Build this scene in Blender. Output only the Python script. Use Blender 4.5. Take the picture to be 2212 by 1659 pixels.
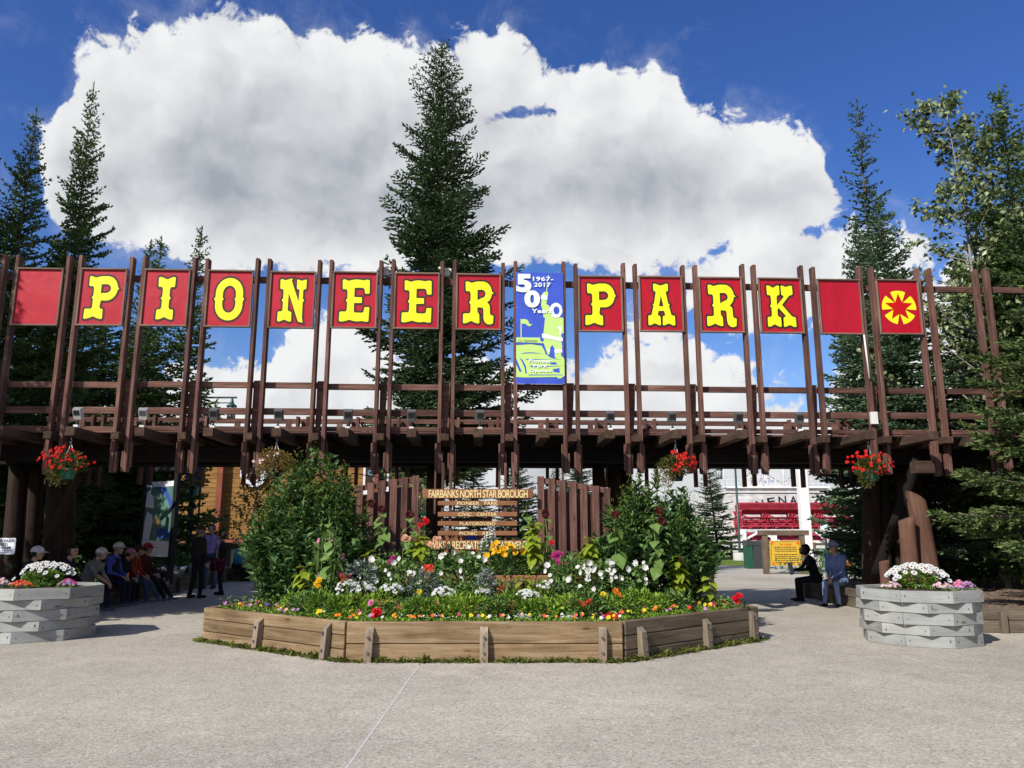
import bpy, bmesh, math, random
import numpy as np
from mathutils import Vector, Matrix
from mathutils.geometry import tessellate_polygon

for o in list(bpy.data.objects):
    bpy.data.objects.remove(o, do_unlink=True)
SC = bpy.context.scene
COL = SC.collection
R = math.radians

# ------------------------------------------------------------------ camera
PITCH, CAMZ, FPX = 11.0, 1.6, 1662.0          # focal length in pixels of a 2212-wide frame
cam_d = bpy.data.cameras.new('camera')
cam_d.sensor_width = 36.0
cam_d.lens = 36.0 * FPX / 2212.0
cam_d.clip_start, cam_d.clip_end = 0.1, 3000.0
cam = bpy.data.objects.new('camera', cam_d)
COL.objects.link(cam)
cam.location = (0, 0, CAMZ)
cam.rotation_euler = (R(90 + PITCH), 0, 0)
SC.camera = cam

# ------------------------------------------------------------------ light
SUN_AZ, SUN_EL = 40.0, 38.0      # the light travels this far right of straight ahead, and downwards
sun_d = bpy.data.lights.new('sun', 'SUN')
sun_d.energy = 5.0
sun_d.angle = R(0.53)
sun_d.color = (1.0, 0.95, 0.87)
sun = bpy.data.objects.new('sun', sun_d)
COL.objects.link(sun)
sun.location = (-20, -24, 30)
LD = Vector((math.sin(R(SUN_AZ)) * math.cos(R(SUN_EL)), math.cos(R(SUN_AZ)) * math.cos(R(SUN_EL)), -math.sin(R(SUN_EL))))
sun.rotation_euler = LD.to_track_quat('-Z', 'Y').to_euler()
SC.view_settings.view_transform = 'Standard'
SC.view_settings.look = 'None'
SC.view_settings.exposure = 0.12
SC.view_settings.gamma = 1.0
SC.render.engine = 'CYCLES'
SC.cycles.use_denoising = True
SC.cycles.max_bounces = 5
SC.cycles.diffuse_bounces = 3
SC.cycles.glossy_bounces = 2
SC.cycles.transmission_bounces = 3
SC.cycles.transparent_max_bounces = 4
SC.cycles.caustics_reflective = False
SC.cycles.caustics_refractive = False

def px_dir(x, y):
    p = R(PITCH)
    F = Vector((0, math.cos(p), math.sin(p))); U = Vector((0, -math.sin(p), math.cos(p)))
    return (F * FPX + Vector((1, 0, 0)) * (x - 1106.0) + U * (829.5 - y)).normalized()
def P(x, y, Y):
    d = px_dir(x, y)
    return Vector((0, 0, CAMZ)) + d * (Y / d.y)
def G(x, y, z=0.0):
    d = px_dir(x, y)
    return Vector((0, 0, CAMZ)) + d * ((z - CAMZ) / d.z)
def azel(x, y):
    d = px_dir(x, y)
    return math.atan2(d.x, d.y), math.asin(d.z)

# ------------------------------------------------------------------ world: physical sky with cumulus
W = bpy.data.worlds.new('World'); SC.world = W; W.use_nodes = True
def build_world():
    nt = W.node_tree; nt.nodes.clear(); N = nt.nodes; Lk = nt.links
    def m(op, a, b=None, c=None, clamp=False):
        n = N.new('ShaderNodeMath'); n.operation = op; n.use_clamp = clamp
        for i, v in enumerate((a, b, c)):
            if v is None: continue
            if isinstance(v, (int, float)): n.inputs[i].default_value = v
            else: Lk.new(v, n.inputs[i])
        return n.outputs[0]
    def sstep(v, a, b):
        n = N.new('ShaderNodeMapRange'); n.interpolation_type = 'SMOOTHSTEP'
        Lk.new(v, n.inputs[0]); n.inputs[1].default_value = a; n.inputs[2].default_value = b
        return n.outputs[0]
    tc = N.new('ShaderNodeTexCoord')
    gen = tc.outputs['Generated']
    def off(v, d):
        n = N.new('ShaderNodeVectorMath'); n.operation = 'ADD'; Lk.new(v, n.inputs[0]); n.inputs[1].default_value = d
        return n.outputs[0]
    def noise(v, scale, detail, rough=0.55, dist=0.0):
        n = N.new('ShaderNodeTexNoise'); Lk.new(v, n.inputs['Vector'])
        n.inputs['Scale'].default_value = scale; n.inputs['Detail'].default_value = detail
        n.inputs['Roughness'].default_value = rough; n.inputs['Distortion'].default_value = dist
        return n.outputs['Fac']
    def voro(v, scale):
        n = N.new('ShaderNodeTexVoronoi'); n.feature = 'F1'
        Lk.new(v, n.inputs['Vector']); n.inputs['Scale'].default_value = scale
        n.inputs['Detail'].default_value = 1.0; n.inputs['Roughness'].default_value = 0.45
        n.normalize = True
        return n.outputs['Distance']
    # wobble the direction a little so that outlines break up
    sx = N.new('ShaderNodeSeparateXYZ'); Lk.new(gen, sx.inputs[0])
    az = m('ARCTAN2', sx.outputs[0], sx.outputs[1])
    el = m('ARCSINE', sx.outputs[2])
    A0, A1, E1 = -0.80, 0.80, 0.90
    azn = m('DIVIDE', m('SUBTRACT', az, A0), A1 - A0, clamp=True)
    def curve(pts):
        n = N.new('ShaderNodeFloatCurve'); c = n.mapping.curves[0]
        pts = sorted(pts)
        while len(c.points) < len(pts): c.points.new(0.5, 0.5)
        for q, (a, e) in zip(c.points, pts):
            q.location = (min(1, max(0, a)), min(1, max(0, e))); q.handle_type = 'AUTO'
        n.mapping.update(); Lk.new(azn, n.inputs['Value'])
        return m('MULTIPLY', n.outputs[0], E1)
    def outline(pp):
        out = []
        for x, y in pp:
            a, e = azel(x, y); out.append(((a - A0) / (A1 - A0), e / E1))
        return out
    top = outline([(-260, 250), (-120, 190), (0, 120), (60, 140), (110, 175), (160, 95), (230, 62), (310, 38), (390, 22), (440, -14), (520, 4), (600, 20), (660, 34),
        (730, 66), (800, 74), (870, 108), (930, 118), (975, 62), (1040, 38), (1100, 48), (1145, 90), (1180, 135), (1235, 165), (1275, 148), (1350, 142),
        (1420, 138), (1465, 172), (1495, 232), (1560, 250), (1640, 258), (1720, 268), (1775, 330), (1815, 410), (1870, 520), (1960, 620), (2100, 660), (2400, 700)])
    bot = outline([(-260, 420), (-100, 380), (0, 300), (70, 420), (120, 540), (240, 560), (330, 540), (420, 590), (560, 600), (800, 605), (1000, 610),
        (1100, 585), (1200, 570), (1330, 600), (1450, 600), (1560, 570), (1690, 560), (1770, 500), (1840, 450), (1900, 430), (2000, 430), (2400, 430)])
    et, eb = curve(top), curve(bot)
    low = outline([(-300, 820), (-50, 860), (200, 880), (420, 835), (590, 800), (640, 735), (710, 705), (800, 735), (880, 800), (1010, 800), (1180, 835),
        (1290, 805), (1380, 765), (1450, 745), (1520, 772), (1620, 840), (1740, 880), (1900, 700), (2000, 640), (2100, 560), (2400, 580)])
    e_low = curve(low)
    def lumps(v):       # round cauliflower heads at three sizes
        a = m('MULTIPLY', m('SUBTRACT', 0.55, voro(v, 7.5)), 0.60)
        b = m('MULTIPLY', m('SUBTRACT', 0.55, voro(v, 17.0)), 0.30)
        return m('ADD', m('ADD', a, b), m('MULTIPLY', m('SUBTRACT', noise(v, 9.0, 7.0, 0.55, 0.2), 0.5), 0.85))
    warp = N.new('ShaderNodeTexNoise'); Lk.new(gen, warp.inputs['Vector']); warp.inputs['Scale'].default_value = 12.0; warp.inputs['Detail'].default_value = 3.0
    wv = N.new('ShaderNodeVectorMath'); wv.operation = 'MULTIPLY_ADD'; Lk.new(warp.outputs['Color'], wv.inputs[0]); wv.inputs[1].default_value = (.07, .07, .07); Lk.new(gen, wv.inputs[2])
    gw = wv.outputs[0]
    L0 = lumps(gw)
    fine = m('SUBTRACT', noise(gen, 30.0, 8.0, 0.62, 0.4), 0.5)
    rough = m('ADD', m('MULTIPLY', L0, 0.085), m('MULTIPLY', fine, 0.115))
    d_main = m('MINIMUM', m('SUBTRACT', et, el), m('MULTIPLY', m('SUBTRACT', el, eb), 1.3))
    core = d_main
    # small gaps of blue
    for (x, y, rx, ry, k) in ((1110, 246, 95, 26, 0.092), (75, 170, 60, 38, 0.12), (20, 390, 50, 110, 0.14), (1045, 268, 40, 16, 0.05), (150, 545, 90, 40, 0.05)):
        a, e = azel(x, y); ra, re_ = rx / FPX, ry / FPX
        q = m('ADD', m('POWER', m('DIVIDE', m('SUBTRACT', az, a), ra), 2.0), m('POWER', m('DIVIDE', m('SUBTRACT', el, e), re_), 2.0))
        d_main = m('SUBTRACT', d_main, m('MULTIPLY', m('EXPONENT', m('MULTIPLY', q, -1.0)), k))
    d_main = m('ADD', d_main, m('ADD', rough, -0.020))
    a, e = azel(1720, 590)
    q = m('SQRT', m('ADD', m('POWER', m('DIVIDE', m('SUBTRACT', az, a), 0.125), 2.0), m('POWER', m('DIVIDE', m('SUBTRACT', el, e), 0.045), 2.0)))
    d_lone = m('ADD', m('MULTIPLY', m('SUBTRACT', 1.0, q), 0.05), rough)
    d_low = m('ADD', m('SUBTRACT', e_low, el), m('MULTIPLY', rough, 1.25))
    # the rest of the sky: broken cumulus, thinned out of view to lower the ambient fill
    away = m('MAXIMUM', sstep(m('ABSOLUTE', az), 0.72, 1.0), sstep(el, 0.80, 1.0))
    d_gen = m('ADD', m('MULTIPLY', m('SUBTRACT', noise(gen, 2.3, 5.0, 0.5), 0.60), 0.9), rough)
    d_gen = m('SUBTRACT', d_gen, m('MULTIPLY', m('SUBTRACT', 1.0, away), 1.0))
    dens = m('MAXIMUM', m('MAXIMUM', d_main, d_lone), m('MAXIMUM', d_low, d_gen))
    wisp = m('MULTIPLY', sstep(noise(gen, 5.0, 8.0, 0.66, 0.8), 0.58, 0.86), 0.40)
    veil = m('MULTIPLY', sstep(dens, -0.055, 0.03), m('MULTIPLY', sstep(noise(gen, 14.0, 7.0, 0.65, 0.5), 0.42, 0.75), 0.32))
    alpha = m('MAXIMUM', m('MAXIMUM', sstep(dens, -0.003, 0.014), wisp), veil)
    # light and shade of the lumps: the sun stands behind the viewer, high on the left
    g2 = off(gw, (-0.022, -0.010, 0.030))
    rel = m('SUBTRACT', L0, lumps(g2))
    soft = m('SUBTRACT', noise(off(gen, (3.1, 1.7, 0.4)), 3.4, 4.0, 0.5, 0.3), 0.5)
    depth = m('MAXIMUM', core, m('MAXIMUM', m('SUBTRACT', d_lone, rough), m('SUBTRACT', d_low, m('MULTIPLY', rough, 1.25))))
    thick = sstep(depth, 0.0, 0.16)
    t = m('DIVIDE', m('SUBTRACT', el, eb), m('MAXIMUM', m('SUBTRACT', et, eb), 0.05), clamp=True)
    under = m('MULTIPLY', thick, m('SUBTRACT', 0.80, m('MULTIPLY', t, 0.50)))
    under = m('MULTIPLY', under, m('ADD', 0.30, m('MULTIPLY', sstep(el, 0.14, 0.34), 0.70)))
    s = m('SUBTRACT', m('ADD', 0.92, m('MULTIPLY', rel, 1.25)), under)
    s = m('SUBTRACT', s, m('MULTIPLY', soft, m('ADD', 0.15, m('MULTIPLY', thick, 1.15))))
    s = m('ADD', s, m('MULTIPLY', fine, 0.10))
    s = m('MINIMUM', m('MAXIMUM', s, 0.0), 1.0)
    mix = N.new('ShaderNodeMix'); mix.data_type = 'RGBA'
    Lk.new(s, mix.inputs[0])
    mix.inputs[6].default_value = (4.8, 5.2, 5.9, 1); mix.inputs[7].default_value = (11.6, 11.7, 11.8, 1)
    sky = N.new('ShaderNodeTexSky'); sky.sky_type = 'NISHITA'; sky.sun_disc = False
    sky.sun_elevation = R(SUN_EL)
    sky.sun_rotation = R(180.0 + SUN_AZ)
    sky.altitude = 1200.0; sky.air_density = 1.0; sky.dust_density = 0.9; sky.ozone_density = 3.0
    hs = N.new('ShaderNodeHueSaturation'); hs.inputs['Saturation'].default_value = 1.22; hs.inputs['Value'].default_value = 1.68
    Lk.new(sky.outputs[0], hs.inputs['Color'])
    tint = N.new('ShaderNodeMix'); tint.data_type = 'RGBA'; tint.blend_type = 'MULTIPLY'; tint.inputs[0].default_value = 1.0; Lk.new(hs.outputs[0], tint.inputs[6]); tmix = N.new('ShaderNodeMix'); tmix.data_type = 'RGBA'; Lk.new(sstep(el, 0.10, 0.50), tmix.inputs[0]); tmix.inputs[6].default_value = (1.15, 1.02, 1.10, 1); tmix.inputs[7].default_value = (0.95, 0.86, 1.16, 1); Lk.new(tmix.outputs[2], tint.inputs[7])
    mx2 = N.new('ShaderNodeMix'); mx2.data_type = 'RGBA'
    Lk.new(alpha, mx2.inputs[0]); Lk.new(tint.outputs[2], mx2.inputs[6]); Lk.new(mix.outputs[2], mx2.inputs[7])
    bg = N.new('ShaderNodeBackground'); bg.inputs[1].default_value = 0.071
    Lk.new(mx2.outputs[2], bg.inputs[0])
    ow = N.new('ShaderNodeOutputWorld'); Lk.new(bg.outputs[0], ow.inputs[0])
build_world()
W.cycles.sampling_method = 'MANUAL'; W.cycles.sample_map_resolution = 256

# ------------------------------------------------------------------ materials
MATS = {}
def rgb(c): return (c[0], c[1], c[2], 1.0)
class NT:
    def __init__(s, name):
        s.mat = bpy.data.materials.new(name); s.mat.use_nodes = True
        s.nt = s.mat.node_tree; s.N = s.nt.nodes; s.bsdf = s.N['Principled BSDF']; s.out = s.N['Material Output']
        MATS[name] = s.mat
    def link(s, a, b): s.nt.links.new(a, b)
    def new(s, t): return s.N.new(t)
    def coord(s, kind='Object', scale=(1, 1, 1), rand=True):
        tc = s.new('ShaderNodeTexCoord'); mp = s.new('ShaderNodeMapping')
        s.link(tc.outputs[kind], mp.inputs[0]); mp.inputs['Scale'].default_value = scale
        if rand:
            oi = s.new('ShaderNodeObjectInfo'); mu = s.new('ShaderNodeMath'); mu.operation = 'MULTIPLY'
            s.link(oi.outputs['Random'], mu.inputs[0]); mu.inputs[1].default_value = 37.0
            s.link(mu.outputs[0], mp.inputs['Location'])
        return mp.outputs[0]
    def noise(s, v, scale, detail=4, rough=0.55, dist=0.0):
        n = s.new('ShaderNodeTexNoise'); s.link(v, n.inputs['Vector'])
        n.inputs['Scale'].default_value = scale; n.inputs['Detail'].default_value = detail
        n.inputs['Roughness'].default_value = rough; n.inputs['Distortion'].default_value = dist
        return n.outputs['Fac']
    def ramp(s, f, stops):
        n = s.new('ShaderNodeValToRGB'); s.link(f, n.inputs[0]); e = n.color_ramp.elements
        while len(e) < len(stops): e.new(0.5)
        for q, (p, c) in zip(e, stops):
            q.position = p; q.color = rgb(c) if len(c) == 3 else c
        return n.outputs[0]
    def mix(s, f, a, b, mode='MIX'):
        n = s.new('ShaderNodeMix'); n.data_type = 'RGBA'; n.blend_type = mode
        if isinstance(f, (int, float)): n.inputs[0].default_value = f
        else: s.link(f, n.inputs[0])
        for i, v in ((6, a), (7, b)):
            if isinstance(v, tuple): n.inputs[i].default_value = rgb(v)
            else: s.link(v, n.inputs[i])
        return n.outputs[2]
    def math(s, op, a, b, clamp=False):
        n = s.new('ShaderNodeMath'); n.operation = op; n.use_clamp = clamp
        for i, v in enumerate((a, b)):
            if isinstance(v, (int, float)): n.inputs[i].default_value = v
            else: s.link(v, n.inputs[i])
        return n.outputs[0]
    def bump(s, h, strength=0.3, dist=0.01):
        n = s.new('ShaderNodeBump'); s.link(h, n.inputs['Height'])
        n.inputs['Strength'].default_value = strength; n.inputs['Distance'].default_value = dist
        s.link(n.outputs[0], s.bsdf.inputs['Normal'])
    def base(s, c, rough=0.7, spec=0.3, metal=0.0):
        if isinstance(c, tuple): s.bsdf.inputs['Base Color'].default_value = rgb(c)
        else: s.link(c, s.bsdf.inputs['Base Color'])
        s.bsdf.inputs['Roughness'].default_value = rough
        s.bsdf.inputs['Specular IOR Level'].default_value = spec
        s.bsdf.inputs['Metallic'].default_value = metal
        return s.mat

def plain(name, c, rough=0.6, spec=0.3, metal=0.0, var=0.12, scale=6.0):
    t = NT(name); v = t.coord('Object', (1, 1, 1))
    n = t.noise(v, scale, 5)
    lo = tuple(x * (1 - var) for x in c); hi = tuple(min(1, x * (1 + var)) for x in c)
    return t.base(t.ramp(n, [(0.3, lo), (0.7, hi)]), rough, spec, metal)

def wood(name, dark, mid, light, grain=22.0, rough=0.85, var=0.25, bump=0.4, knots=True, cracks=0.5):
    """sawn timber, its grain along the object's own x axis"""
    t = NT(name); v = t.coord('Object', (1.1, grain, grain)); v2 = t.coord('Object', (1, 1, 1)); v3 = t.coord('Object', (0.7, 5, 5))
    n1 = t.noise(v, 1.0, 6, 0.6, 0.6); n2 = t.noise(v2, 1.6, 4); n3 = t.noise(v3, 7.0, 5, 0.7)
    c = t.ramp(n1, [(0.25, dark), (0.5, mid), (0.75, light)])
    c = t.mix(t.ramp(n2, [(0.35, (0.68, 0.68, 0.68)), (0.65, (1.12, 1.1, 1.08))]), c, c) if False else c
    c = t.mix(1.0, c, t.ramp(n2, [(0.3, (0.62, 0.61, 0.6)), (0.7, (1.0, 1.0, 1.0))]), 'MULTIPLY')
    crack = t.ramp(n3, [(0.30, (1 - cracks, 1 - cracks, 1 - cracks)), (0.37, (1, 1, 1))])
    c = t.mix(1.0, c, crack, 'MULTIPLY')
    if knots:
        vo = t.new('ShaderNodeTexVoronoi'); mp = t.coord('Object', (1.6, 5.5, 5.5)); t.link(mp, vo.inputs['Vector']); vo.inputs['Scale'].default_value = 1.0
        k = t.ramp(vo.outputs['Distance'], [(0.05, (0.45, 0.38, 0.33)), (0.13, (1, 1, 1))])
        c = t.mix(1.0, c, k, 'MULTIPLY')
    oi = t.new('ShaderNodeObjectInfo')
    rv = t.ramp(oi.outputs['Random'], [(0.0, (1 - var, 1 - var, 1 - var)), (1.0, (1.0, 0.98, 0.96))])
    c = t.mix(1.0, c, rv, 'MULTIPLY')
    t.bump(t.math('ADD', n1, t.math('MULTIPLY', n3, 0.8)), bump, 0.008)
    return t.base(c, rough, 0.2)

def leafmat(name, dark, light, transl=0.3, rough=0.5, scale=1.2, var=0.5):
    """leaves: every leaf its own shade, some light passing through"""
    t = NT(name)
    ge = t.new('ShaderNodeNewGeometry'); v = t.coord('Object', (1, 1, 1))
    n = t.noise(v, scale, 3)
    f = t.math('ADD', t.math('MULTIPLY', ge.outputs['Random Per Island'], var), t.math('MULTIPLY', n, 1 - var))
    c = t.ramp(f, [(0.2, dark), (0.75, light)])
    t.base(c, rough, 0.25)
    tr = t.new('ShaderNodeBsdfTranslucent'); t.link(c, tr.inputs[0])
    mx = t.new('ShaderNodeMixShader'); mx.inputs[0].default_value = transl
    t.link(t.bsdf.outputs[0], mx.inputs[1]); t.link(tr.outputs[0], mx.inputs[2]); t.link(mx.outputs[0], t.out.inputs[0])
    return t.mat

M = {}
M['brown'] = wood('brown_stained_timber', (0.085, 0.040, 0.030), (0.195, 0.098, 0.076), (0.345, 0.205, 0.165), 20, 0.85, 0.45, 0.6, True, 0.7)
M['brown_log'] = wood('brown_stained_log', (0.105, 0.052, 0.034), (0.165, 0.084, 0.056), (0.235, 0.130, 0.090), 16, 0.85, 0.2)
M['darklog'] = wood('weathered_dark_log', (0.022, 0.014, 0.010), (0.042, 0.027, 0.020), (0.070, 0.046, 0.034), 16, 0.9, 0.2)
M['signboard'] = wood('brown_sign_board', (0.25, 0.108, 0.048), (0.30, 0.135, 0.062), (0.345, 0.16, 0.078), 20, 0.7, 0.10, 0.15, False, 0.15)
M['frame'] = wood('weathered_sign_frame', (0.17, 0.11, 0.08), (0.26, 0.18, 0.135), (0.36, 0.27, 0.21), 22, 0.85, 0.25, 0.2, False)
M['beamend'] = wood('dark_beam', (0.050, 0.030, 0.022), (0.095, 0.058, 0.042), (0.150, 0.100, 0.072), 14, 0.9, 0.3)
M['shade_timber'] = wood('shade_darkened_timber', (0.010, 0.008, 0.007), (0.017, 0.013, 0.011), (0.028, 0.021, 0.017), 14, 0.95, 0.2)  # near-black: shade put into the colour of deck boards, purlins and right brace
M['bed'] = wood('weathered_bed_timber', (0.15, 0.095, 0.048), (0.34, 0.235, 0.130), (0.52, 0.400, 0.255), 15, 0.9, 0.36, 0.7, True, 0.65)
M['bed_grey'] = wood('grey_weathered_timber', (0.115, 0.085, 0.055), (0.215, 0.165, 0.108), (0.33, 0.265, 0.185), 18, 0.9, 0.3, 0.5)
M['cedar'] = wood('reddish_terrace_board', (0.26, 0.110, 0.045), (0.36, 0.165, 0.070), (0.45, 0.235, 0.11), 18, 0.8, 0.2)
M['planter'] = wood('pale_grey_painted_timber', (0.31, 0.325, 0.312), (0.395, 0.41, 0.392), (0.44, 0.455, 0.435), 24, 0.7, 0.12, 0.3, True, 0.55)
M['stake'] = wood('bleached_stake', (0.22, 0.17, 0.12), (0.34, 0.275, 0.20), (0.46, 0.39, 0.30), 15, 0.9, 0.3, 0.6)
M['retain'] = wood('retaining_wall_timber', (0.10, 0.082, 0.060), (0.19, 0.155, 0.115), (0.30, 0.25, 0.19), 16, 0.92, 0.3, 0.5)
M['boatwood'] = wood('peeling_white_paint', (0.62, 0.60, 0.57), (0.80, 0.79, 0.77), (0.86, 0.86, 0.85), 9, 0.7, 0.06, 0.2, False, 0.35)
M['boatred'] = wood('red_painted_wood', (0.40, 0.030, 0.050), (0.50, 0.045, 0.075), (0.56, 0.075, 0.11), 12, 0.6, 0.15, 0.2, False, 0.2)
M['shingle'] = wood('ochre_siding', (0.30, 0.155, 0.045), (0.40, 0.215, 0.070), (0.47, 0.27, 0.10), 10, 0.85, 0.14, 0.2, False, 0.15)
M['rust'] = wood('rust_red_post', (0.24, 0.070, 0.040), (0.30, 0.092, 0.055), (0.36, 0.12, 0.075), 12, 0.7, 0.1, 0.2, False, 0.2)
M['greypost'] = wood('brown_grey_post', (0.12, 0.085, 0.06), (0.19, 0.14, 0.10), (0.26, 0.20, 0.15), 14, 0.9, 0.2)
# painted sheet
def panel_red():
    t = NT('red_sign_sheet'); v = t.coord('Object', (1, 1, 1)); v2 = t.coord('Object', (9, 1, 0.8))
    n = t.noise(v, 1.6, 3); n2 = t.noise(v2, 2.0, 4)
    c = t.ramp(n, [(0.3, (0.40, 0.0055, 0.020)), (0.7, (0.46, 0.008, 0.026))])
    c = t.mix(1.0, c, t.ramp(n2, [(0.3, (0.86, 0.86, 0.88)), (0.6, (1, 1, 1))]), 'MULTIPLY')
    oi = t.new('ShaderNodeObjectInfo')
    c = t.mix(t.math('MULTIPLY', oi.outputs['Random'], 0.25), c, (0.50, 0.004, 0.008))
    t.bump(n, 0.25, 0.05)
    return t.base(c, 0.42, 0.3)
M['panel'] = panel_red()
M['starred'] = plain('bright_red_paint', (0.52, 0.004, 0.006), 0.45, 0.3, 0, 0.05)
M['yellow'] = plain('yellow_letter_paint', (0.90, 0.78, 0.012), 0.45, 0.3, 0, 0.04)
M['ink'] = plain('dark_letter_outline', (0.035, 0.022, 0.016), 0.6)
M['cream'] = plain('cream_routed_lettering', (0.80, 0.63, 0.31), 0.7, 0.2, 0, 0.08)
M['white'] = plain('white_paint', (0.80, 0.80, 0.79), 0.5, 0.3, 0, 0.04)
M['signwhite'] = plain('white_sign_sheet', (0.74, 0.76, 0.80), 0.35, 0.4, 0, 0.03)
M['black'] = plain('black_paint', (0.015, 0.016, 0.018), 0.5)
M['lampgrey'] = plain('grey_lamp_housing', (0.12, 0.12, 0.12), 0.45, 0.5, 0.3)
M['lampbright'] = plain('bare_aluminium_lamp', (0.62, 0.62, 0.62), 0.32, 0.5, 0.7)
M['boxwhite'] = plain('white_junction_box', (0.66, 0.64, 0.60), 0.5)
M['metal'] = plain('galvanised_metal', (0.50, 0.50, 0.50), 0.35, 0.5, 0.9)
M['green_metal'] = plain('dark_green_metal', (0.012, 0.055, 0.045), 0.4, 0.5)
M['green_bin'] = plain('green_bin_plastic', (0.015, 0.085, 0.050), 0.5)
M['dark_bin'] = plain('charcoal_bin_panel', (0.045, 0.048, 0.052), 0.6)
M['potgreen'] = plain('green_plastic_pot', (0.010, 0.13, 0.085), 0.4, 0.4)
M['potblack'] = plain('black_plastic_pot', (0.012, 0.02, 0.016), 0.5)
M['ban_blue'] = plain('banner_blue', (0.045, 0.090, 0.50), 0.5, 0.3, 0, 0.12, 2.5)
M['ban_lime'] = plain('banner_lime', (0.50, 0.72, 0.20), 0.5, 0.3, 0, 0.06)
M['ban_pale'] = plain('banner_pale_green', (0.50, 0.72, 0.36), 0.5, 0.3, 0, 0.06)
M['ban_white'] = plain('banner_white', (0.76, 0.80, 0.80), 0.5, 0.3, 0, 0.03)
M['infoyellow'] = plain('ochre_notice_sheet', (0.66, 0.42, 0.045), 0.5, 0.3, 0, 0.08)
M['orange'] = plain('orange_print', (0.85, 0.13, 0.015), 0.5)
M['concrete'] = plain('pale_concrete', (0.50, 0.49, 0.47), 0.9, 0.2, 0, 0.12, 12)
M['soil'] = plain('dark_garden_soil', (0.055, 0.040, 0.030), 0.95, 0.1, 0, 0.5, 14)
M['bark'] = plain('grey_brown_bark', (0.13, 0.10, 0.080), 0.95, 0.1, 0, 0.5, 18)
M['palebark'] = plain('pale_aspen_bark', (0.26, 0.24, 0.20), 0.9, 0.1, 0, 0.3, 9)
M['steel'] = plain('brushed_steel_bowl', (0.60, 0.60, 0.62), 0.25, 0.5, 1.0)
M['boatgreen'] = plain('dull_green_boat_paint', (0.20, 0.29, 0.17), 0.7)
M['railgrey'] = plain('pale_railing', (0.62, 0.64, 0.66), 0.6)
M['blue_rack'] = plain('pale_blue_tube', (0.12, 0.30, 0.42), 0.4)

def ground_mat():
    t = NT('exposed_aggregate_concrete'); v = t.coord('Object', (1, 1, 1), False)
    vo = t.new('ShaderNodeTexVoronoi'); t.link(v, vo.inputs['Vector']); vo.inputs['Scale'].default_value = 62.0
    sep = t.new('ShaderNodeSeparateColor'); t.link(vo.outputs['Color'], sep.inputs[0])
    peb = t.ramp(sep.outputs[0], [(0.0, (0.14, 0.122, 0.095)), (0.16, (0.37, 0.337, 0.272)), (0.6, (0.49, 0.452, 0.376)), (0.9, (0.58, 0.54, 0.458)), (1.0, (0.78, 0.75, 0.67))])
    big = t.noise(v, 0.35, 5, 0.6); mid = t.noise(v, 2.6, 6, 0.65); stain = t.noise(v, 0.9, 6, 0.7)
    c = t.mix(0.40, peb, (0.455, 0.420, 0.352))
    c = t.mix(1.0, c, t.ramp(big, [(0.3, (0.84, 0.84, 0.85)), (0.7, (1.06, 1.05, 1.03))]), 'MULTIPLY')
    c = t.mix(1.0, c, t.ramp(mid, [(0.3, (0.88, 0.88, 0.88)), (0.65, (1.05, 1.05, 1.05))]), 'MULTIPLY')
    c = t.mix(1.0, c, t.ramp(stain, [(0.27, (0.74, 0.73, 0.72)), (0.38, (1, 1, 1))]), 'MULTIPLY')
    v2 = t.new('ShaderNodeTexVoronoi'); t.link(v, v2.inputs['Vector']); v2.inputs['Scale'].default_value = 1.7
    spot = t.ramp(v2.outputs['Distance'], [(0.028, (0.55, 0.54, 0.53)), (0.040, (1, 1, 1))])
    c = t.mix(1.0, c, spot, 'MULTIPLY')
    st2 = t.noise(v, 0.16, 3, 0.5, 0.8)
    c = t.mix(1.0, c, t.ramp(st2, [(0.38, (0.87, 0.865, 0.86)), (0.60, (1.04, 1.04, 1.03))]), 'MULTIPLY')
    t.bump(t.math('ADD', vo.outputs['Distance'], t.math('MULTIPLY', mid, 0.4)), 0.35, 0.006)
    return t.base(c, 0.9, 0.2)
M['plaza'] = ground_mat()
def litter_mat(name, stops, scale):
    t = NT(name); v = t.coord('Object', (1, 1, 1), False)
    vo = t.new('ShaderNodeTexVoronoi'); t.link(v, vo.inputs['Vector']); vo.inputs['Scale'].default_value = scale
    sep = t.new('ShaderNodeSeparateColor'); t.link(vo.outputs['Color'], sep.inputs[0])
    n = t.noise(v, 1.3, 5, 0.6)
    c = t.mix(1.0, t.ramp(sep.outputs[0], stops), t.ramp(n, [(0.3, (0.6, 0.6, 0.6)), (0.65, (1.1, 1.1, 1.1))]), 'MULTIPLY')
    t.bump(vo.outputs['Distance'], 0.6, 0.02)
    return t.base(c, 0.95, 0.1)
M['mulch'] = litter_mat('bark_mulch', [(0, (0.075, 0.045, 0.032)), (0.5, (0.20, 0.135, 0.100)), (0.85, (0.33, 0.25, 0.19)), (1, (0.48, 0.42, 0.36))], 34)
M['lawn'] = litter_mat('mown_grass', [(0, (0.06, 0.11, 0.015)), (0.6, (0.13, 0.21, 0.03)), (1, (0.22, 0.28, 0.07))], 12)
M['farland'] = litter_mat('rough_grassland', [(0, (0.05, 0.08, 0.03)), (0.6, (0.10, 0.13, 0.05)), (1, (0.16, 0.18, 0.08))], 3)
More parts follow.
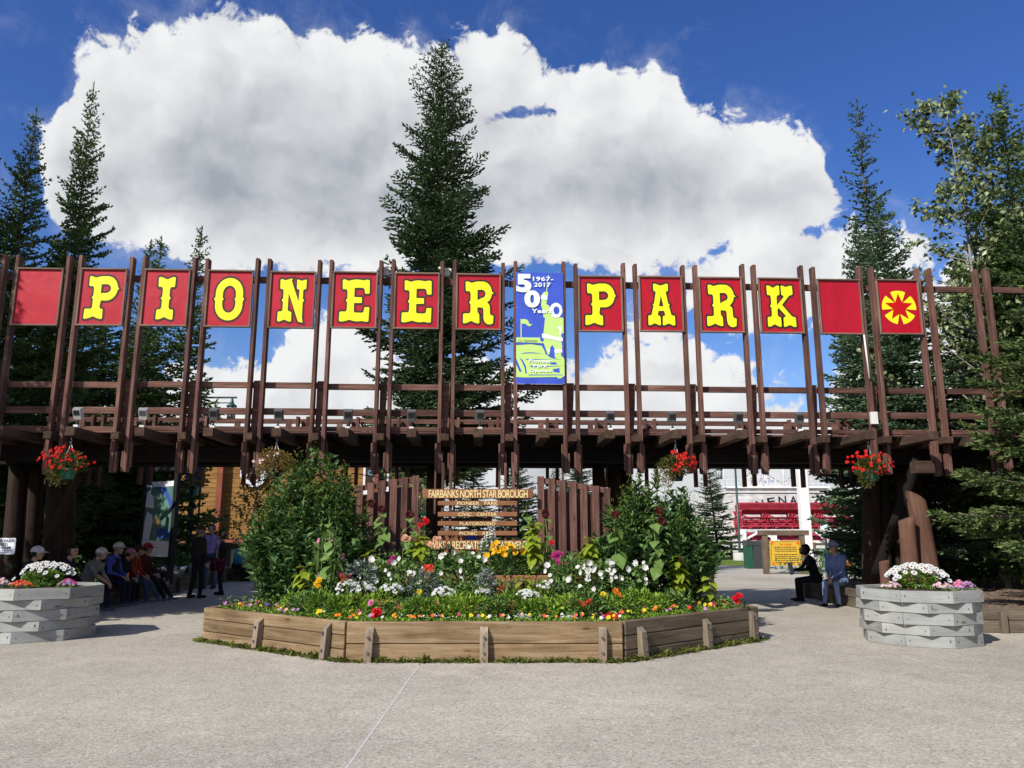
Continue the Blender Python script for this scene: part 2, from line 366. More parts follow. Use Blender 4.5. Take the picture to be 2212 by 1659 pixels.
# leaves
M['spruce'] = leafmat('spruce_needles', (0.041, 0.081, 0.026), (0.167, 0.254, 0.076), 0.2, 0.6, 0.5, 0.55)
M['spruce_dark'] = leafmat('dark_spruce_needles', (0.032, 0.067, 0.029), (0.123, 0.189, 0.076), 0.18, 0.6, 0.5, 0.55)
M['spruce_blue'] = leafmat('grey_green_spruce_needles', (0.051, 0.102, 0.057), (0.196, 0.290, 0.150), 0.2, 0.6, 0.5, 0.5)
M['spruce_lit'] = leafmat('light_green_spruce_needles', (0.045, 0.085, 0.030), (0.20, 0.265, 0.088), 0.22, 0.6, 0.7, 0.5) if True else leafmat('unused', (0.062, 0.112, 0.032), (0.263, 0.338, 0.096), 0.25, 0.6, 0.7, 0.5)
M['aspen'] = leafmat('aspen_leaves', (0.030, 0.060, 0.014), (0.34, 0.40, 0.19), 0.3, 0.28, 1.2, 0.85) if True else leafmat('unused', (0.072, 0.114, 0.029), (0.288, 0.348, 0.120), 0.35, 0.35)
M['shrub'] = leafmat('dark_shrub_leaves', (0.032, 0.084, 0.025), (0.138, 0.244, 0.072), 0.25, 0.45)
M['shrub_tip'] = leafmat('yellow_green_shoot_leaves', (0.063, 0.098, 0.016), (0.196, 0.253, 0.040), 0.35, 0.5)
M['lime'] = leafmat('lime_green_leaves', (0.209, 0.297, 0.020), (0.440, 0.517, 0.055), 0.4, 0.45)
M['heart'] = leafmat('sunflower_leaves', (0.12, 0.22, 0.045), (0.27, 0.40, 0.115), 0.35, 0.5)
M['bedgreen'] = leafmat('bedding_leaves', (0.063, 0.148, 0.017), (0.266, 0.434, 0.057), 0.35, 0.45, 1.6, 0.6)
M['bedgreen2'] = leafmat('fresh_green_leaves', (0.108, 0.215, 0.021), (0.367, 0.544, 0.062), 0.35, 0.45, 1.6, 0.6)
M['mallow'] = leafmat('mallow_leaves', (0.056, 0.130, 0.029), (0.209, 0.333, 0.094), 0.3, 0.5)
M['silver'] = leafmat('silver_grey_leaves', (0.10, 0.135, 0.11), (0.26, 0.31, 0.265), 0.2, 0.7)
M['dry'] = leafmat('dried_basket_foliage', (0.16, 0.110, 0.025), (0.36, 0.255, 0.075), 0.3, 0.6, 6.0)
M['basketleaf'] = leafmat('begonia_leaves', (0.055, 0.075, 0.014), (0.20, 0.17, 0.04), 0.3, 0.45)
M['grass'] = leafmat('weedy_grass', (0.07, 0.10, 0.018), (0.24, 0.26, 0.055), 0.35, 0.6, 3.0)
M['stem'] = plain('green_stem', (0.13, 0.19, 0.055), 0.6)
M['thintree'] = leafmat('yellowing_birch_leaves', (0.085, 0.10, 0.018), (0.26, 0.25, 0.06), 0.35, 0.5)
def petal(name, c, c2=None, transl=0.25):
    return leafmat(name, tuple(x * 0.78 for x in c), c2 or c, transl, 0.5, 8.0)
PINKISH = 0
FL = {'white': petal('white_petals', (0.74, 0.74, 0.71)), 'red': petal('red_petals', (0.66, 0.012, 0.016)), 'orange': petal('orange_petals', (0.83, 0.22, 0.012)),
      'yellow': petal('yellow_petals', (0.87, 0.68, 0.020)), 'pink': petal('pink_petals', (0.74, 0.22, 0.42)), 'magenta': petal('magenta_petals', (0.52, 0.040, 0.22)),
      'lilac': petal('lilac_petals', (0.50, 0.26, 0.56)), 'violet': petal('violet_petals', (0.10, 0.06, 0.34)), 'coral': petal('coral_petals', (0.80, 0.10, 0.045)),
      'peach': petal('peach_petals', (0.84, 0.48, 0.30)), 'maroon': petal('maroon_petals', (0.085, 0.008, 0.007)), 'gold': petal('gold_petals', (0.86, 0.50, 0.012)),
      'palepink': petal('pale_pink_petals', (0.74, 0.50, 0.56))}
M['disc'] = plain('dark_flower_centre', (0.020, 0.010, 0.007), 0.9)
M['skin'] = plain('skin', (0.42, 0.25, 0.17), 0.55, 0.3, 0, 0.06)
M['hairdark'] = plain('dark_hair', (0.015, 0.011, 0.009), 0.5)
M['hairgrey'] = plain('grey_hair', (0.22, 0.21, 0.20), 0.6)

# ------------------------------------------------------------------ helpers
WM = {}
def I4(): return Matrix.Identity(4)
def add(name, data, parent=None, mw=None):
    """link one object; mw is its world matrix"""
    o = bpy.data.objects.new(name, data); COL.objects.link(o)
    mw = mw if mw is not None else I4()
    o.matrix_basis = mw
    if parent is not None:
        o.parent = parent; o.matrix_parent_inverse = WM[parent.name].inverted()
    WM[o.name] = mw.copy()
    return o
def empty(name, loc=(0, 0, 0), rz=0.0, parent=None):
    o = add(name, None, parent, Matrix.Translation(Vector(loc)) @ Matrix.Rotation(rz, 4, 'Z'))
    o.empty_display_size = 0.2
    return o
def tag(o, label=None, cat=None, group=None, kind=None):
    if label: o['label'] = label
    if cat: o['category'] = cat
    if group: o['group'] = group
    if kind: o['kind'] = kind
    return o
def np_mesh(name, V, F, mats, mi=None, smooth=False):
    V = np.asarray(V, dtype=np.float32).reshape(-1, 3); F = np.asarray(F, dtype=np.int32)
    me = bpy.data.meshes.new(name); k = F.shape[1]
    me.vertices.add(len(V)); me.vertices.foreach_set('co', V.ravel())
    me.loops.add(F.size); me.loops.foreach_set('vertex_index', F.ravel())
    me.polygons.add(len(F)); me.polygons.foreach_set('loop_start', np.arange(0, F.size, k, dtype=np.int32))
    if mi is not None: me.polygons.foreach_set('material_index', np.asarray(mi, dtype=np.int32))
    if smooth: me.polygons.foreach_set('use_smooth', np.ones(len(F), dtype=bool))
    me.update(calc_edges=True)
    for m_ in (mats if isinstance(mats, (list, tuple)) else [mats]): me.materials.append(m_)
    return me
class MB:
    """collects shapes of ONE part"""
    def __init__(s): s.v = []; s.f = []; s.mi = []; s.cur = 0; s.sm = []
    def put(s, vs, fs, smooth=False):
        b = len(s.v); s.v += [tuple(q) for q in vs]; s.f += [tuple(i + b for i in f) for f in fs]
        s.mi += [s.cur] * len(fs); s.sm += [smooth] * len(fs); return s
    def box(s, c, d, rot=None):
        x, y, z = (q / 2 for q in d); c = Vector(c)
        vs = [Vector((a * x, b * y, e * z)) for a in (-1, 1) for b in (-1, 1) for e in (-1, 1)]
        if rot is not None: vs = [rot @ q for q in vs]
        return s.put([q + c for q in vs], [(0, 1, 3, 2), (4, 6, 7, 5), (0, 4, 5, 1), (2, 3, 7, 6), (0, 2, 6, 4), (1, 5, 7, 3)])
    def tube(s, pts, rad, n=8, cap=True, smooth=True):
        pts = [Vector(p) for p in pts]
        if not isinstance(rad, (list, tuple)): rad = [rad] * len(pts)
        b = len(s.v); vs = []; fs = []
        ref = Vector((0, 0, 1))
        for i, p in enumerate(pts):
            d = (pts[min(i + 1, len(pts) - 1)] - pts[max(i - 1, 0)]).normalized()
            r = ref if abs(d.dot(ref)) < 0.95 else Vector((1, 0, 0))
            a = d.cross(r).normalized(); c = d.cross(a).normalized()
            for k in range(n):
                t = 2 * math.pi * k / n
                vs.append(p + (a * math.cos(t) + c * math.sin(t)) * rad[i])
        for i in range(len(pts) - 1):
            for k in range(n):
                k2 = (k + 1) % n
                fs.append((i * n + k, i * n + k2, (i + 1) * n + k2, (i + 1) * n + k))
        s.put(vs, fs, smooth)
        if cap:
            s.put([], []); 
            for st, rev in ((0, True), ((len(pts) - 1) * n, False)):
                f = [b + st + k for k in range(n)]
                s.f.append(tuple(f if rev else f[::-1])); s.mi.append(s.cur); s.sm.append(False)
        return s
    def lathe(s, prof, c=(0, 0, 0), n=16, smooth=True):
        vs = []; fs = []
        for r, z in prof:
            for k in range(n):
                t = 2 * math.pi * k / n; vs.append((c[0] + r * math.cos(t), c[1] + r * math.sin(t), c[2] + z))
        for i in range(len(prof) - 1):
            for k in range(n):
                k2 = (k + 1) % n; fs.append((i * n + k, i * n + k2, (i + 1) * n + k2, (i + 1) * n + k))
        return s.put(vs, fs, smooth)
    def sphere(s, c, r, n=10, m=6, sq=(1, 1, 1)):
        vs = []; fs = []
        for i in range(m + 1):
            a = math.pi * i / m
            for k in range(n):
                t = 2 * math.pi * k / n
                vs.append((c[0] + r * sq[0] * math.sin(a) * math.cos(t), c[1] + r * sq[1] * math.sin(a) * math.sin(t), c[2] + r * sq[2] * math.cos(a)))
        for i in range(m):
            for k in range(n):
                k2 = (k + 1) % n; fs.append((i * n + k, (i + 1) * n + k, (i + 1) * n + k2, i * n + k2))
        return s.put(vs, fs, True)
    def prism(s, poly, d0, d1, frame):
        """poly of (a,b) in a plane, extruded; frame(a,b,d) -> point"""
        n = len(poly)
        vs = [frame(a, b, d0) for a, b in poly] + [frame(a, b, d1) for a, b in poly]
        fs = [tuple(range(n))[::-1], tuple(range(n, 2 * n))] + [(i, (i + 1) % n, n + (i + 1) % n, n + i) for i in range(n)]
        return s.put(vs, fs)
    def mesh(s, name, mats):
        me = bpy.data.meshes.new(name); me.from_pydata(s.v, [], s.f)
        for m_ in (mats if isinstance(mats, (list, tuple)) else [mats]): me.materials.append(m_)
        me.polygons.foreach_set('material_index', s.mi); me.polygons.foreach_set('use_smooth', s.sm)
        bm = bmesh.new(); bm.from_mesh(me); bmesh.ops.recalc_face_normals(bm, faces=bm.faces); bm.to_mesh(me); bm.free()
        me.update(); return me
    def build(s, name, mats, parent=None, mw=None): return add(name, s.mesh(name, mats), parent, mw)

TIMB = {}
def timber_mesh(L, w, h, mat, ch):
    key = (round(L, 3), round(w, 3), round(h, 3), mat.name)
    if key in TIMB: return TIMB[key]
    ch = min(ch, w * 0.2, h * 0.2)
    vs = []
    for x, e in ((0, 1), (ch, 0), (L - ch, 0), (L, 1)):
        y, z = w / 2, h / 2; c = ch
        if e: y -= ch * 0.6; z -= ch * 0.6
        for (a, b) in ((y, z - c), (y - c, z), (-y + c, z), (-y, z - c), (-y, -z + c), (-y + c, -z), (y - c, -z), (y, -z + c)):
            vs.append((x, a, b))
    fs = []
    for i in range(3):
        for k in range(8):
            k2 = (k + 1) % 8; fs.append((i * 8 + k, (i + 1) * 8 + k, (i + 1) * 8 + k2, i * 8 + k2))
    fs += [tuple(range(8)), tuple(range(24, 32))[::-1]]
    b = MB(); b.put(vs, fs); me = b.mesh('timber', mat); TIMB[key] = me
    return me
def axes(p, q, up=(0, 0, 1)):
    p, q = Vector(p), Vector(q); x = (q - p).normalized(); up = Vector(up)
    if abs(x.dot(up)) > 0.98: up = Vector((0, 1, 0)) if abs(x.y) < 0.9 else Vector((1, 0, 0))
    y = up.cross(x).normalized(); z = x.cross(y)
    m = Matrix((x, y, z)).transposed().to_4x4(); m.translation = p
    return m, (q - p).length
def timber(name, p, q, w, h, mat, parent=None, up=(0, 0, 1), ch=0.006):
    m, L = axes(p, q, up)
    return add(name, timber_mesh(L, w, h, mat, ch), parent, m)
def logpost(name, p, q, r0, r1, mat, parent=None, n=14, slant=0.0, seed=0):
    """a peeled log; its own x axis runs along it"""
    m, L = axes(p, q); rnd = random.Random(seed); b = MB(); vs = []; fs = []; K = 9
    ph = [rnd.uniform(0, 6.28) for _ in range(4)]
    for i in range(K + 1):
        t = i / K; r = r0 + (r1 - r0) * t
        for k in range(n):
            a = 2 * math.pi * k / n
            rr = r * (1 + 0.03 * math.sin(2 * a + ph[0] + 2 * t) + 0.02 * math.sin(5 * a + ph[1]) + 0.015 * math.sin(9 * t + ph[2]))
            x = L * t + (slant * math.cos(a) * r if i == K else 0)
            vs.append((x, rr * math.cos(a) + 0.012 * math.sin(3 * t + ph[3]), rr * math.sin(a)))
    for i in range(K):
        for k in range(n):
            k2 = (k + 1) % n; fs.append((i * n + k, (i + 1) * n + k, (i + 1) * n + k2, i * n + k2))
    b.put(vs, fs, True); b.put([], [])
    b.f += [tuple(range(n)), tuple(range(K * n, K * n + n))[::-1]]; b.mi += [0, 0]; b.sm += [False, False]
    return add(name, b.mesh(name, mat), parent, m)

# ---- flat print: filled outlines and ribbons, in a plane (a,b) -> frame
def fill_poly(mb, contours, frame, d):
    cs = [[Vector((a, b, 0)) for a, b in c] for c in contours]
    flat = [q for c in contours for q in c]
    tris = tessellate_polygon(cs)
    mb.put([frame(a, b, d) for a, b in flat], [tuple(t) for t in tris])
def ribbon(mb, c, w, frame, d):
    n = len(c); vs = []
    for i in range(n):
        p0, p1, p2 = (Vector(c[(i - 1) % n]), Vector(c[i]), Vector(c[(i + 1) % n]))
        a = (p1 - p0); b = (p2 - p1)
        a = a.normalized() if a.length > 1e-9 else b.normalized(); b = b.normalized() if b.length > 1e-9 else a
        t = a + b
        t = t.normalized() if t.length > 0.3 else a
        nn = Vector((-t.y, t.x)); k = 1.0 / max(0.55, nn.dot(Vector((-a.y, a.x))))
        vs += [p1 + nn * w * k, p1 - nn * w * k]
    fs = [(2 * i, 2 * i + 1, (2 * i + 3) % (2 * n), (2 * i + 2) % (2 * n)) for i in range(n)]
    mb.put([frame(q.x, q.y, d) for q in vs], fs)
def text_mesh(name, txt, w, h, mat, bold=0.0, space=1.0, depth=0.0, align_cap=True):
    """lettering stretched to w x h, centred, lying in the x/z plane and facing -y"""
    cu = bpy.data.curves.new('lettering', 'FONT'); cu.body = txt; cu.offset = bold; cu.space_character = space
    cu.align_x = 'CENTER'; cu.extrude = depth; cu.resolution_u = 4
    ob = bpy.data.objects.new('lettering', cu); COL.objects.link(ob)
    dg = bpy.context.evaluated_depsgraph_get()
    me = bpy.data.meshes.new_from_object(ob.evaluated_get(dg)); me.name = name
    bpy.data.objects.remove(ob); bpy.data.curves.remove(cu)
    n = len(me.vertices); co = np.empty(n * 3, dtype=np.float32); me.vertices.foreach_get('co', co); co = co.reshape(-1, 3)
    lo, hi = co.min(0), co.max(0); c = (lo + hi) / 2
    out = np.zeros_like(co)
    out[:, 0] = (co[:, 0] - c[0]) * (w / max(1e-6, hi[0] - lo[0])); out[:, 2] = (co[:, 1] - c[1]) * (h / max(1e-6, hi[1] - lo[1])); out[:, 1] = -co[:, 2]
    me.vertices.foreach_set('co', out.ravel()); me.update(); me.materials.clear(); me.materials.append(mat)
    return me

# ---- leaves, as arrays
def unit(a): return a / np.maximum(1e-9, np.linalg.norm(a, axis=-1, keepdims=True))
def leaves(base, d, nrm, L, Wd, fold=0.18, curl=0.0, mid=0.45):
    """folded leaves: 2 triangles each side of the midrib"""
    n = len(base); L = np.broadcast_to(np.asarray(L, float).reshape(-1, 1), (n, 1)); Wd = np.broadcast_to(np.asarray(Wd, float).reshape(-1, 1), (n, 1))
    d = unit(d); s = unit(np.cross(d, nrm)); u = np.cross(s, d)
    tip = base + d * L - u * L * curl
    m_ = base + d * L * mid + u * L * curl * 0.3
    l = m_ + s * Wd * 0.5 + u * Wd * fold; r = m_ - s * Wd * 0.5 + u * Wd * fold
    V = np.stack([base, l, tip, r], 1).reshape(-1, 3); i = np.arange(n)[:, None] * 4
    F = np.concatenate([i + np.array([[0, 2, 1]]), i + np.array([[0, 3, 2]])], 1).reshape(-1, 3)
    return V, F
def cat(parts):
    Vs, Fs, Ms = [], [], []; b = 0
    for p in parts:
        V, F = p[0], p[1]
        Vs.append(V); Fs.append(F + b); Ms.append(np.full(len(F), p[2] if len(p) > 2 else 0)); b += len(V)
    return np.concatenate(Vs), np.concatenate(Fs), np.concatenate(Ms)
def rdirs(rng, n): return unit(rng.normal(size=(n, 3)))

# ------------------------------------------------------------------ ground and setting
def sheet(name, pts, z, mat, kind='structure', parent=None):
    b = MB(); b.put([(x, y, z) for x, y in pts], [tuple(range(len(pts)))])
    o = b.build(name, mat, parent)
    if parent is None: tag(o, kind=kind)
    return o
tag(sheet('ground', [(-900, -60), (900, -60), (900, 1500), (-900, 1500)], -0.03, M['farland']), 'rough grassy ground reaching to the horizon')
plz = empty('pavement', (0, 12, 0)); tag(plz, 'exposed aggregate concrete plaza in front of the timber gate', kind='structure')
xs = [-15.0, -7.35, -1.15, 2.05, 5.2, 8.4, 15.0]; ys = [-6.0, 4.4, 13.2, 22.0, 40.0]
def slab_mesh(x0, x1, y0, y1):
    e = 0.003; c = 0.004; b = MB()
    q = [(x0 + e, y0 + e), (x1 - e, y0 + e), (x1 - e, y1 - e), (x0 + e, y1 - e)]
    i_ = [(x0 + e + c, y0 + e + c), (x1 - e - c, y0 + e + c), (x1 - e - c, y1 - e - c), (x0 + e + c, y1 - e - c)]
    vs = [(x, y, -0.02) for x, y in q] + [(x, y, -0.004) for x, y in q] + [(x, y, 0) for x, y in i_]
    b.put(vs, [(0, 1, 5, 4), (1, 2, 6, 5), (2, 3, 7, 6), (3, 0, 4, 7), (4, 5, 9, 8), (5, 6, 10, 9), (6, 7, 11, 10), (7, 4, 8, 11), (8, 9, 10, 11)])
    return b
for j in range(len(ys) - 1):
    for i in range(len(xs) - 1):
        slab_mesh(xs[i], xs[i + 1], ys[j], ys[j + 1]).build('slab', M['plaza'], plz)
b = MB(); b.box((0, 17, -0.016), (30.2, 46.2, 0.012)); b.build('joint_bed', M['greypost'], plz)
b = MB(); b.box((-1.15, 7.2, -0.004), (0.022, 5.6, 0.012)); b.build('joint_sealant', M['concrete'], plz)
# lawns
tag(sheet('lawn', [(7.5, 40.1), (60, 40.1), (60, 75), (7.5, 75)], 0.004, M['lawn']), 'mown lawn in front of the riverboat', kind='structure')
tag(sheet('lawn', [(-40, 27), (-8.5, 27), (-5, 46), (-40, 46)], 0.006, M['lawn']), 'mown lawn below the ochre building', kind='structure')

# ------------------------------------------------------------------ the gate
TH = math.atan(0.0425); GU = Vector((math.cos(TH), math.sin(TH), 0)); GN = Vector((-math.sin(TH), math.cos(TH), 0)); GO = Vector((0, 14.72, 0))
def g(s, d, z): return GO + GU * s + GN * d + Vector((0, 0, z))
def SI(i): return 0.553 + (i - 8) * 1.22
def gframe(s0, z0, sc=1.0):
    return lambda a, b_, d: g(s0 + a * sc, d, z0 + b_ * sc)
gate = empty('entrance_gate', g(SI(8), 2, 0)); tag(gate, 'long brown timber entrance gate of tall paired posts carrying the sign row', 'gate')
rnd = random.Random(4)
HALF = 0.487
ZT = 6.97; ZB = 2.72
def post(s, d, z0, z1, w=0.072, dp=0.155, mat='brown'):
    return timber('post', g(s + rnd.uniform(-.006, .006), d, z0), g(s + rnd.uniform(-.010, .010), d + rnd.uniform(-.008, .008), z1), w, dp, M[mat], gate, up=GN, ch=0.008)
for i in range(-1, 18):
    for sd in (-1, 1):
        s = SI(i) + sd * HALF
        zt = ZT + rnd.uniform(-0.025, 0.025); zb = ZB + rnd.uniform(-0.03, 0.03)
        post(s, 0.078, zb, zt)
        # short side plank at the foot of each post
        timber('side_plank', g(s + sd * 0.058, 0.068, zb + 0.012), g(s + sd * 0.058, 0.068, 3.13 + rnd.uniform(-0.02, 0.02)), 0.038, 0.115, M['brown'], gate, up=GN)
        # inner batten
        timber('batten', g(s - sd * 0.058, 0.105, zb - 0.02 + (-0.75 if 6 <= i <= 9 and not (i == 6 and sd < 0) and not (i == 9 and sd > 0) else 0.10)), g(s - sd * 0.058, 0.105, 3.30), 0.038, 0.08, M['brown'], gate, up=GN)
        # back row
        post(s, 4.12, ZB + rnd.uniform(-0.03, 0.03), 4.40)
    # tapered gusset between the pair of posts
    if i < 17:
        sm = SI(i) + 0.61
        b = MB(); b.prism([(-0.075, 4.52), (0.075, 4.52), (0.045, 3.95), (0.012, 3.50), (-0.075, 3.50)], 0.160, 0.196, lambda a, z, d: g(sm + a, d, z)); b.build('gusset', M['brown'], gate)
        b = MB(); b.prism([(-0.16, 3.62), (-0.06, 4.26), (0.09, 4.26), (0.20, 3.62)], 4.26, 4.31, lambda a, z, d: g(sm + a, d, z)); b.build('gusset', M['brown'], gate)
        b = MB(); b.prism([(-0.14, 3.62), (-0.10, 4.26), (0.02, 4.26), (0.06, 3.62)], 3.90, 3.95, lambda a, z, d: g(sm - 0.25 + a, d, z)); b.build('gusset', M['brown'], gate)
def railrow(z0, z1, d, t, mat='brown', name='rail'):
    cuts = [-1.6, 1.55, 4.45, 7.5, 10.6, 13.5, 17.4]
    for a, c in zip(cuts[:-1], cuts[1:]):
        dz = rnd.uniform(-0.012, 0.012)
        timber(name, g(SI(a) + 0.004, d, (z0 + z1) / 2 + dz), g(SI(c) - 0.004, d, (z0 + z1) / 2 + dz), t, z1 - z0, M[mat], gate)
railrow(6.50, 6.63, 0.184, 0.05)
railrow(4.37, 4.49, 0.224, 0.045)
railrow(3.85, 3.98, 0.224, 0.045)
railrow(3.53, 3.62, 0.224, 0.045)
railrow(3.492, 3.528, 0.222, 0.035, 'brown', 'front_strip')
railrow(4.26, 4.38, 4.30, 0.05)
railrow(3.60, 3.72, 4.30, 0.05)
# beams running back under the deck
for i in range(-1, 18):
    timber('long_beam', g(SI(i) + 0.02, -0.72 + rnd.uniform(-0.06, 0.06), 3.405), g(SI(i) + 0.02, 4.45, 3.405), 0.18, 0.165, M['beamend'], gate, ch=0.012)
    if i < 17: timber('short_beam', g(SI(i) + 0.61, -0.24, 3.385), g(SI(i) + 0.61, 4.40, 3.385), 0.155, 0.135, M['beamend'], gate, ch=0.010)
for k in range(11):
    d = 0.56 + k * 0.37
    for a, c in ((-1.6, 4.45), (4.45, 10.6), (10.6, 17.4)):
        timber('deck_board', g(SI(a) + 0.003, d, 3.520), g(SI(c) - 0.003, d, 3.520), 0.36, 0.055, M['shade_timber'], gate)
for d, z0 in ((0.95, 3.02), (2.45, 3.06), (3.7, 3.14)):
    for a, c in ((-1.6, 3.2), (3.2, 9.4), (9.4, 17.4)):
        timber('purlin', g(SI(a) + 0.003, d, (z0 + 3.312) / 2), g(SI(c) - 0.003, d, (z0 + 3.312) / 2), 0.24, 3.312 - z0, M['shade_timber'], gate)
# log columns carrying the deck
def glog(name, p, q, r0, r1, mat, slant=0.0, seed=0): return logpost(name, p, q, r0, r1, M[mat], gate, slant=slant, seed=seed)
colz = 3.04
for k, (px_, d, r) in enumerate(((936, 2.4, 0.15), (948, 3.7, 0.14), (1296, 2.4, 0.15), (1330, 2.4, 0.16), (1356, 2.6, 0.15))):
    Y = 14.72 + d; s = P(px_, 1100, Y).x
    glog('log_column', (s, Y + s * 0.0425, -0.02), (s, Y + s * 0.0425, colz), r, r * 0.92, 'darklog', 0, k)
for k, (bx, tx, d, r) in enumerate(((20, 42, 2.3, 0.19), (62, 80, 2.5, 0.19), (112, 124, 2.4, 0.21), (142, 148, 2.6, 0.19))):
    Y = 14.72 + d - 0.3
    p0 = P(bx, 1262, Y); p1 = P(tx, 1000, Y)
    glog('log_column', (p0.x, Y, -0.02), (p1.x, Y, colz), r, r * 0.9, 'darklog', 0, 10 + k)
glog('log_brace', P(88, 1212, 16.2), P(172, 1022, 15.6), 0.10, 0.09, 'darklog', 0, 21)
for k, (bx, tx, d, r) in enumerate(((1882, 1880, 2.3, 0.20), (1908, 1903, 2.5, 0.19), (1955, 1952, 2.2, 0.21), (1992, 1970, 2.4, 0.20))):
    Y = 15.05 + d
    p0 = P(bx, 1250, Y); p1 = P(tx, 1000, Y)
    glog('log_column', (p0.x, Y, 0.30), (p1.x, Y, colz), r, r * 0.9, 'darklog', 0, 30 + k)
glog('log_brace', P(1893, 1240, 16.2), P(1983, 990, 15.35), 0.10, 0.10, 'shade_timber', 0, 41)
timber('crib_block', P(1972, 1010, 15.0), P(2014, 1010, 15.0), 0.22, 0.24, M['beamend'], gate, ch=.012)
# shorter stained logs standing and leaning in front
glog('leaning_log', P(2013, 1268, 14.3), P(1977, 1074, 14.75), 0.175, 0.165, 'brown_log', 0.7, 43)
glog('short_log', P(1967, 1268, 14.2), P(1959, 1120, 14.3), 0.145, 0.14, 'brown_log', 0.5, 44)
glog('short_log', P(1913, 1268, 14.0), P(1911, 1212, 14.0), 0.085, 0.08, 'brown_log', 0.3, 45)
# conduit and its box by the last panels
b = MB(); b.tube([g(SI(13) + HALF - 0.06, -0.03, 5.52), g(SI(13) + HALF - 0.03, -0.035, 4.62)], 0.018, 8); b.build('conduit', M['boxwhite'], gate)
b = MB(); b.box(g(SI(13) + HALF - 0.02, -0.045, 3.83), (0.13, 0.07, 0.24)); b.build('switch_box', M['boxwhite'], gate)
for i in (5, 6):
    s = SI(i) + HALF + 0.03
    b = MB(); b.box(g(s + 0.02, 0.25, 6.86), (0.26, 0.16, 0.045), Matrix.Rotation(0.18, 3, 'Y')); b.box(g(s + 0.05, 0.25, 6.78), (0.13, 0.12, 0.12)); b.build('camera_hood', M['boxwhite'], gate)

# ------------------------------------------------------------------ sign panels and their letters
def foot(sl, sr, xl, xr, top=False):
    """a slab serif with a wavy outer edge, right stem edge to left stem edge, at the baseline"""
    m_ = (sl + sr) / 2; w = (sr - sl)
    p = [(xr, .29), (xr + .012, .255), (xr + .035, .235), (sr - .02, .235), (sr, .215), (sr + .005, .02), (sr - .01, .004), (sr - .045, .0), (m_ + w * .20, .022), (m_ + w * .09, .045), (m_, .058),
         (m_ - w * .09, .045), (m_ - w * .20, .022), (sl + .045, 0), (sl + .01, .004), (sl - .005, .02), (sl, .215), (sl + .02, .235), (xl - .035, .235), (xl - .012, .255), (xl, .29)]
    if top: p = [(x, 1 - y) for x, y in p][::-1]
    return p
def arc(cx, cy, rx, ry, a0, a1, n=10):
    return [(cx + rx * math.cos(R(a0 + (a1 - a0) * k / n)), cy + ry * math.sin(R(a0 + (a1 - a0) * k / n))) for k in range(n + 1)]
def nL(x): return [(x, .46), (x - .02, .475), (x - .035, .5), (x - .02, .525), (x, .54)]           # left-hand nick, going up
def nR(x): return [(x, .54), (x + .02, .525), (x + .035, .5), (x + .02, .475), (x, .46)]
GLY = {}
GLY['I'] = [foot(0, .42, .12, .30, True) + nR(.30) + foot(0, .42, .12, .30) + nL(.12)]
GLY['O'] = [arc(.35, .64, .35, .36, 180, 0, 16) + [(.70, .55), (.735, .5), (.70, .45)] + arc(.35, .36, .35, .36, 0, -180, 16) + [(0, .45), (-.035, .5), (0, .55)],
            arc(.35, .62, .17, .20, 180, 0, 12) + [(.52, .54), (.49, .5), (.52, .46)] + arc(.35, .38, .17, .20, 0, -180, 12) + [(.18, .46), (.21, .5), (.18, .54)]]
ptop = [(.13, .71), (.118, .745), (.095, .765), (.02, .765), (0, .785), (-.005, .98), (.01, .996), (.045, 1), (.11, .978), (.16, .965), (.23, .985), (.32, 1.0)]
GLY['P'] = [ptop + [(.42, 1)] + arc(.46, .715, .27, .285, 90, 8, 8) + [(.765, .70), (.728, .68)] + arc(.46, .715, .27, .285, -12, -90, 8) + [(.33, .43)] + foot(-.06, .40, .13, .31) + nL(.13),
            [(.31, .81), (.43, .815)] + arc(.44, .71, .12, .105, 90, -90, 8) + [(.31, .60)]]
GLY['R'] = [ptop + [(.42, 1)] + arc(.45, .735, .24, .265, 90, 6, 8) + [(.74, .72), (.685, .70)] + arc(.45, .735, .24, .265, -14, -62, 5) + [(.60, .47), (.635, .42), (.64, .25), (.66, .20), (.72, .19), (.735, .17), (.72, .01), (.66, -.02), (.57, -.015), (.50, .04), (.475, .12), (.47, .33), (.45, .375), (.31, .385)]
            + foot(-.06, .36, .13, .31) + nL(.13), [(.31, .80), (.42, .805)] + arc(.42, .705, .105, .10, 90, -90, 8) + [(.31, .545)]]
GLY['E'] = [ptop + [(.40, 1.0), (.55, .98), (.62, 1.0), (.69, .99), (.70, .97), (.705, .68), (.69, .665), (.60, .665), (.585, .69), (.57, .77), (.53, .805), (.33, .805), (.31, .78), (.31, .58), (.51, .575), (.51, .445), (.31, .44), (.31, .25), (.33, .215), (.53, .21), (.57, .24), (.58, .33), (.60, .345), (.70, .345), (.71, .33),
            (.70, .02), (.685, .005), (.63, 0), (.52, .02), (.40, .005), (.30, .02), (.20, .045), (.12, .02), (.02, 0), (-.05, .005), (-.065, .02), (-.06, .215), (-.04, .235), (.09, .235), (.118, .255), (.13, .29)] + nL(.13)]
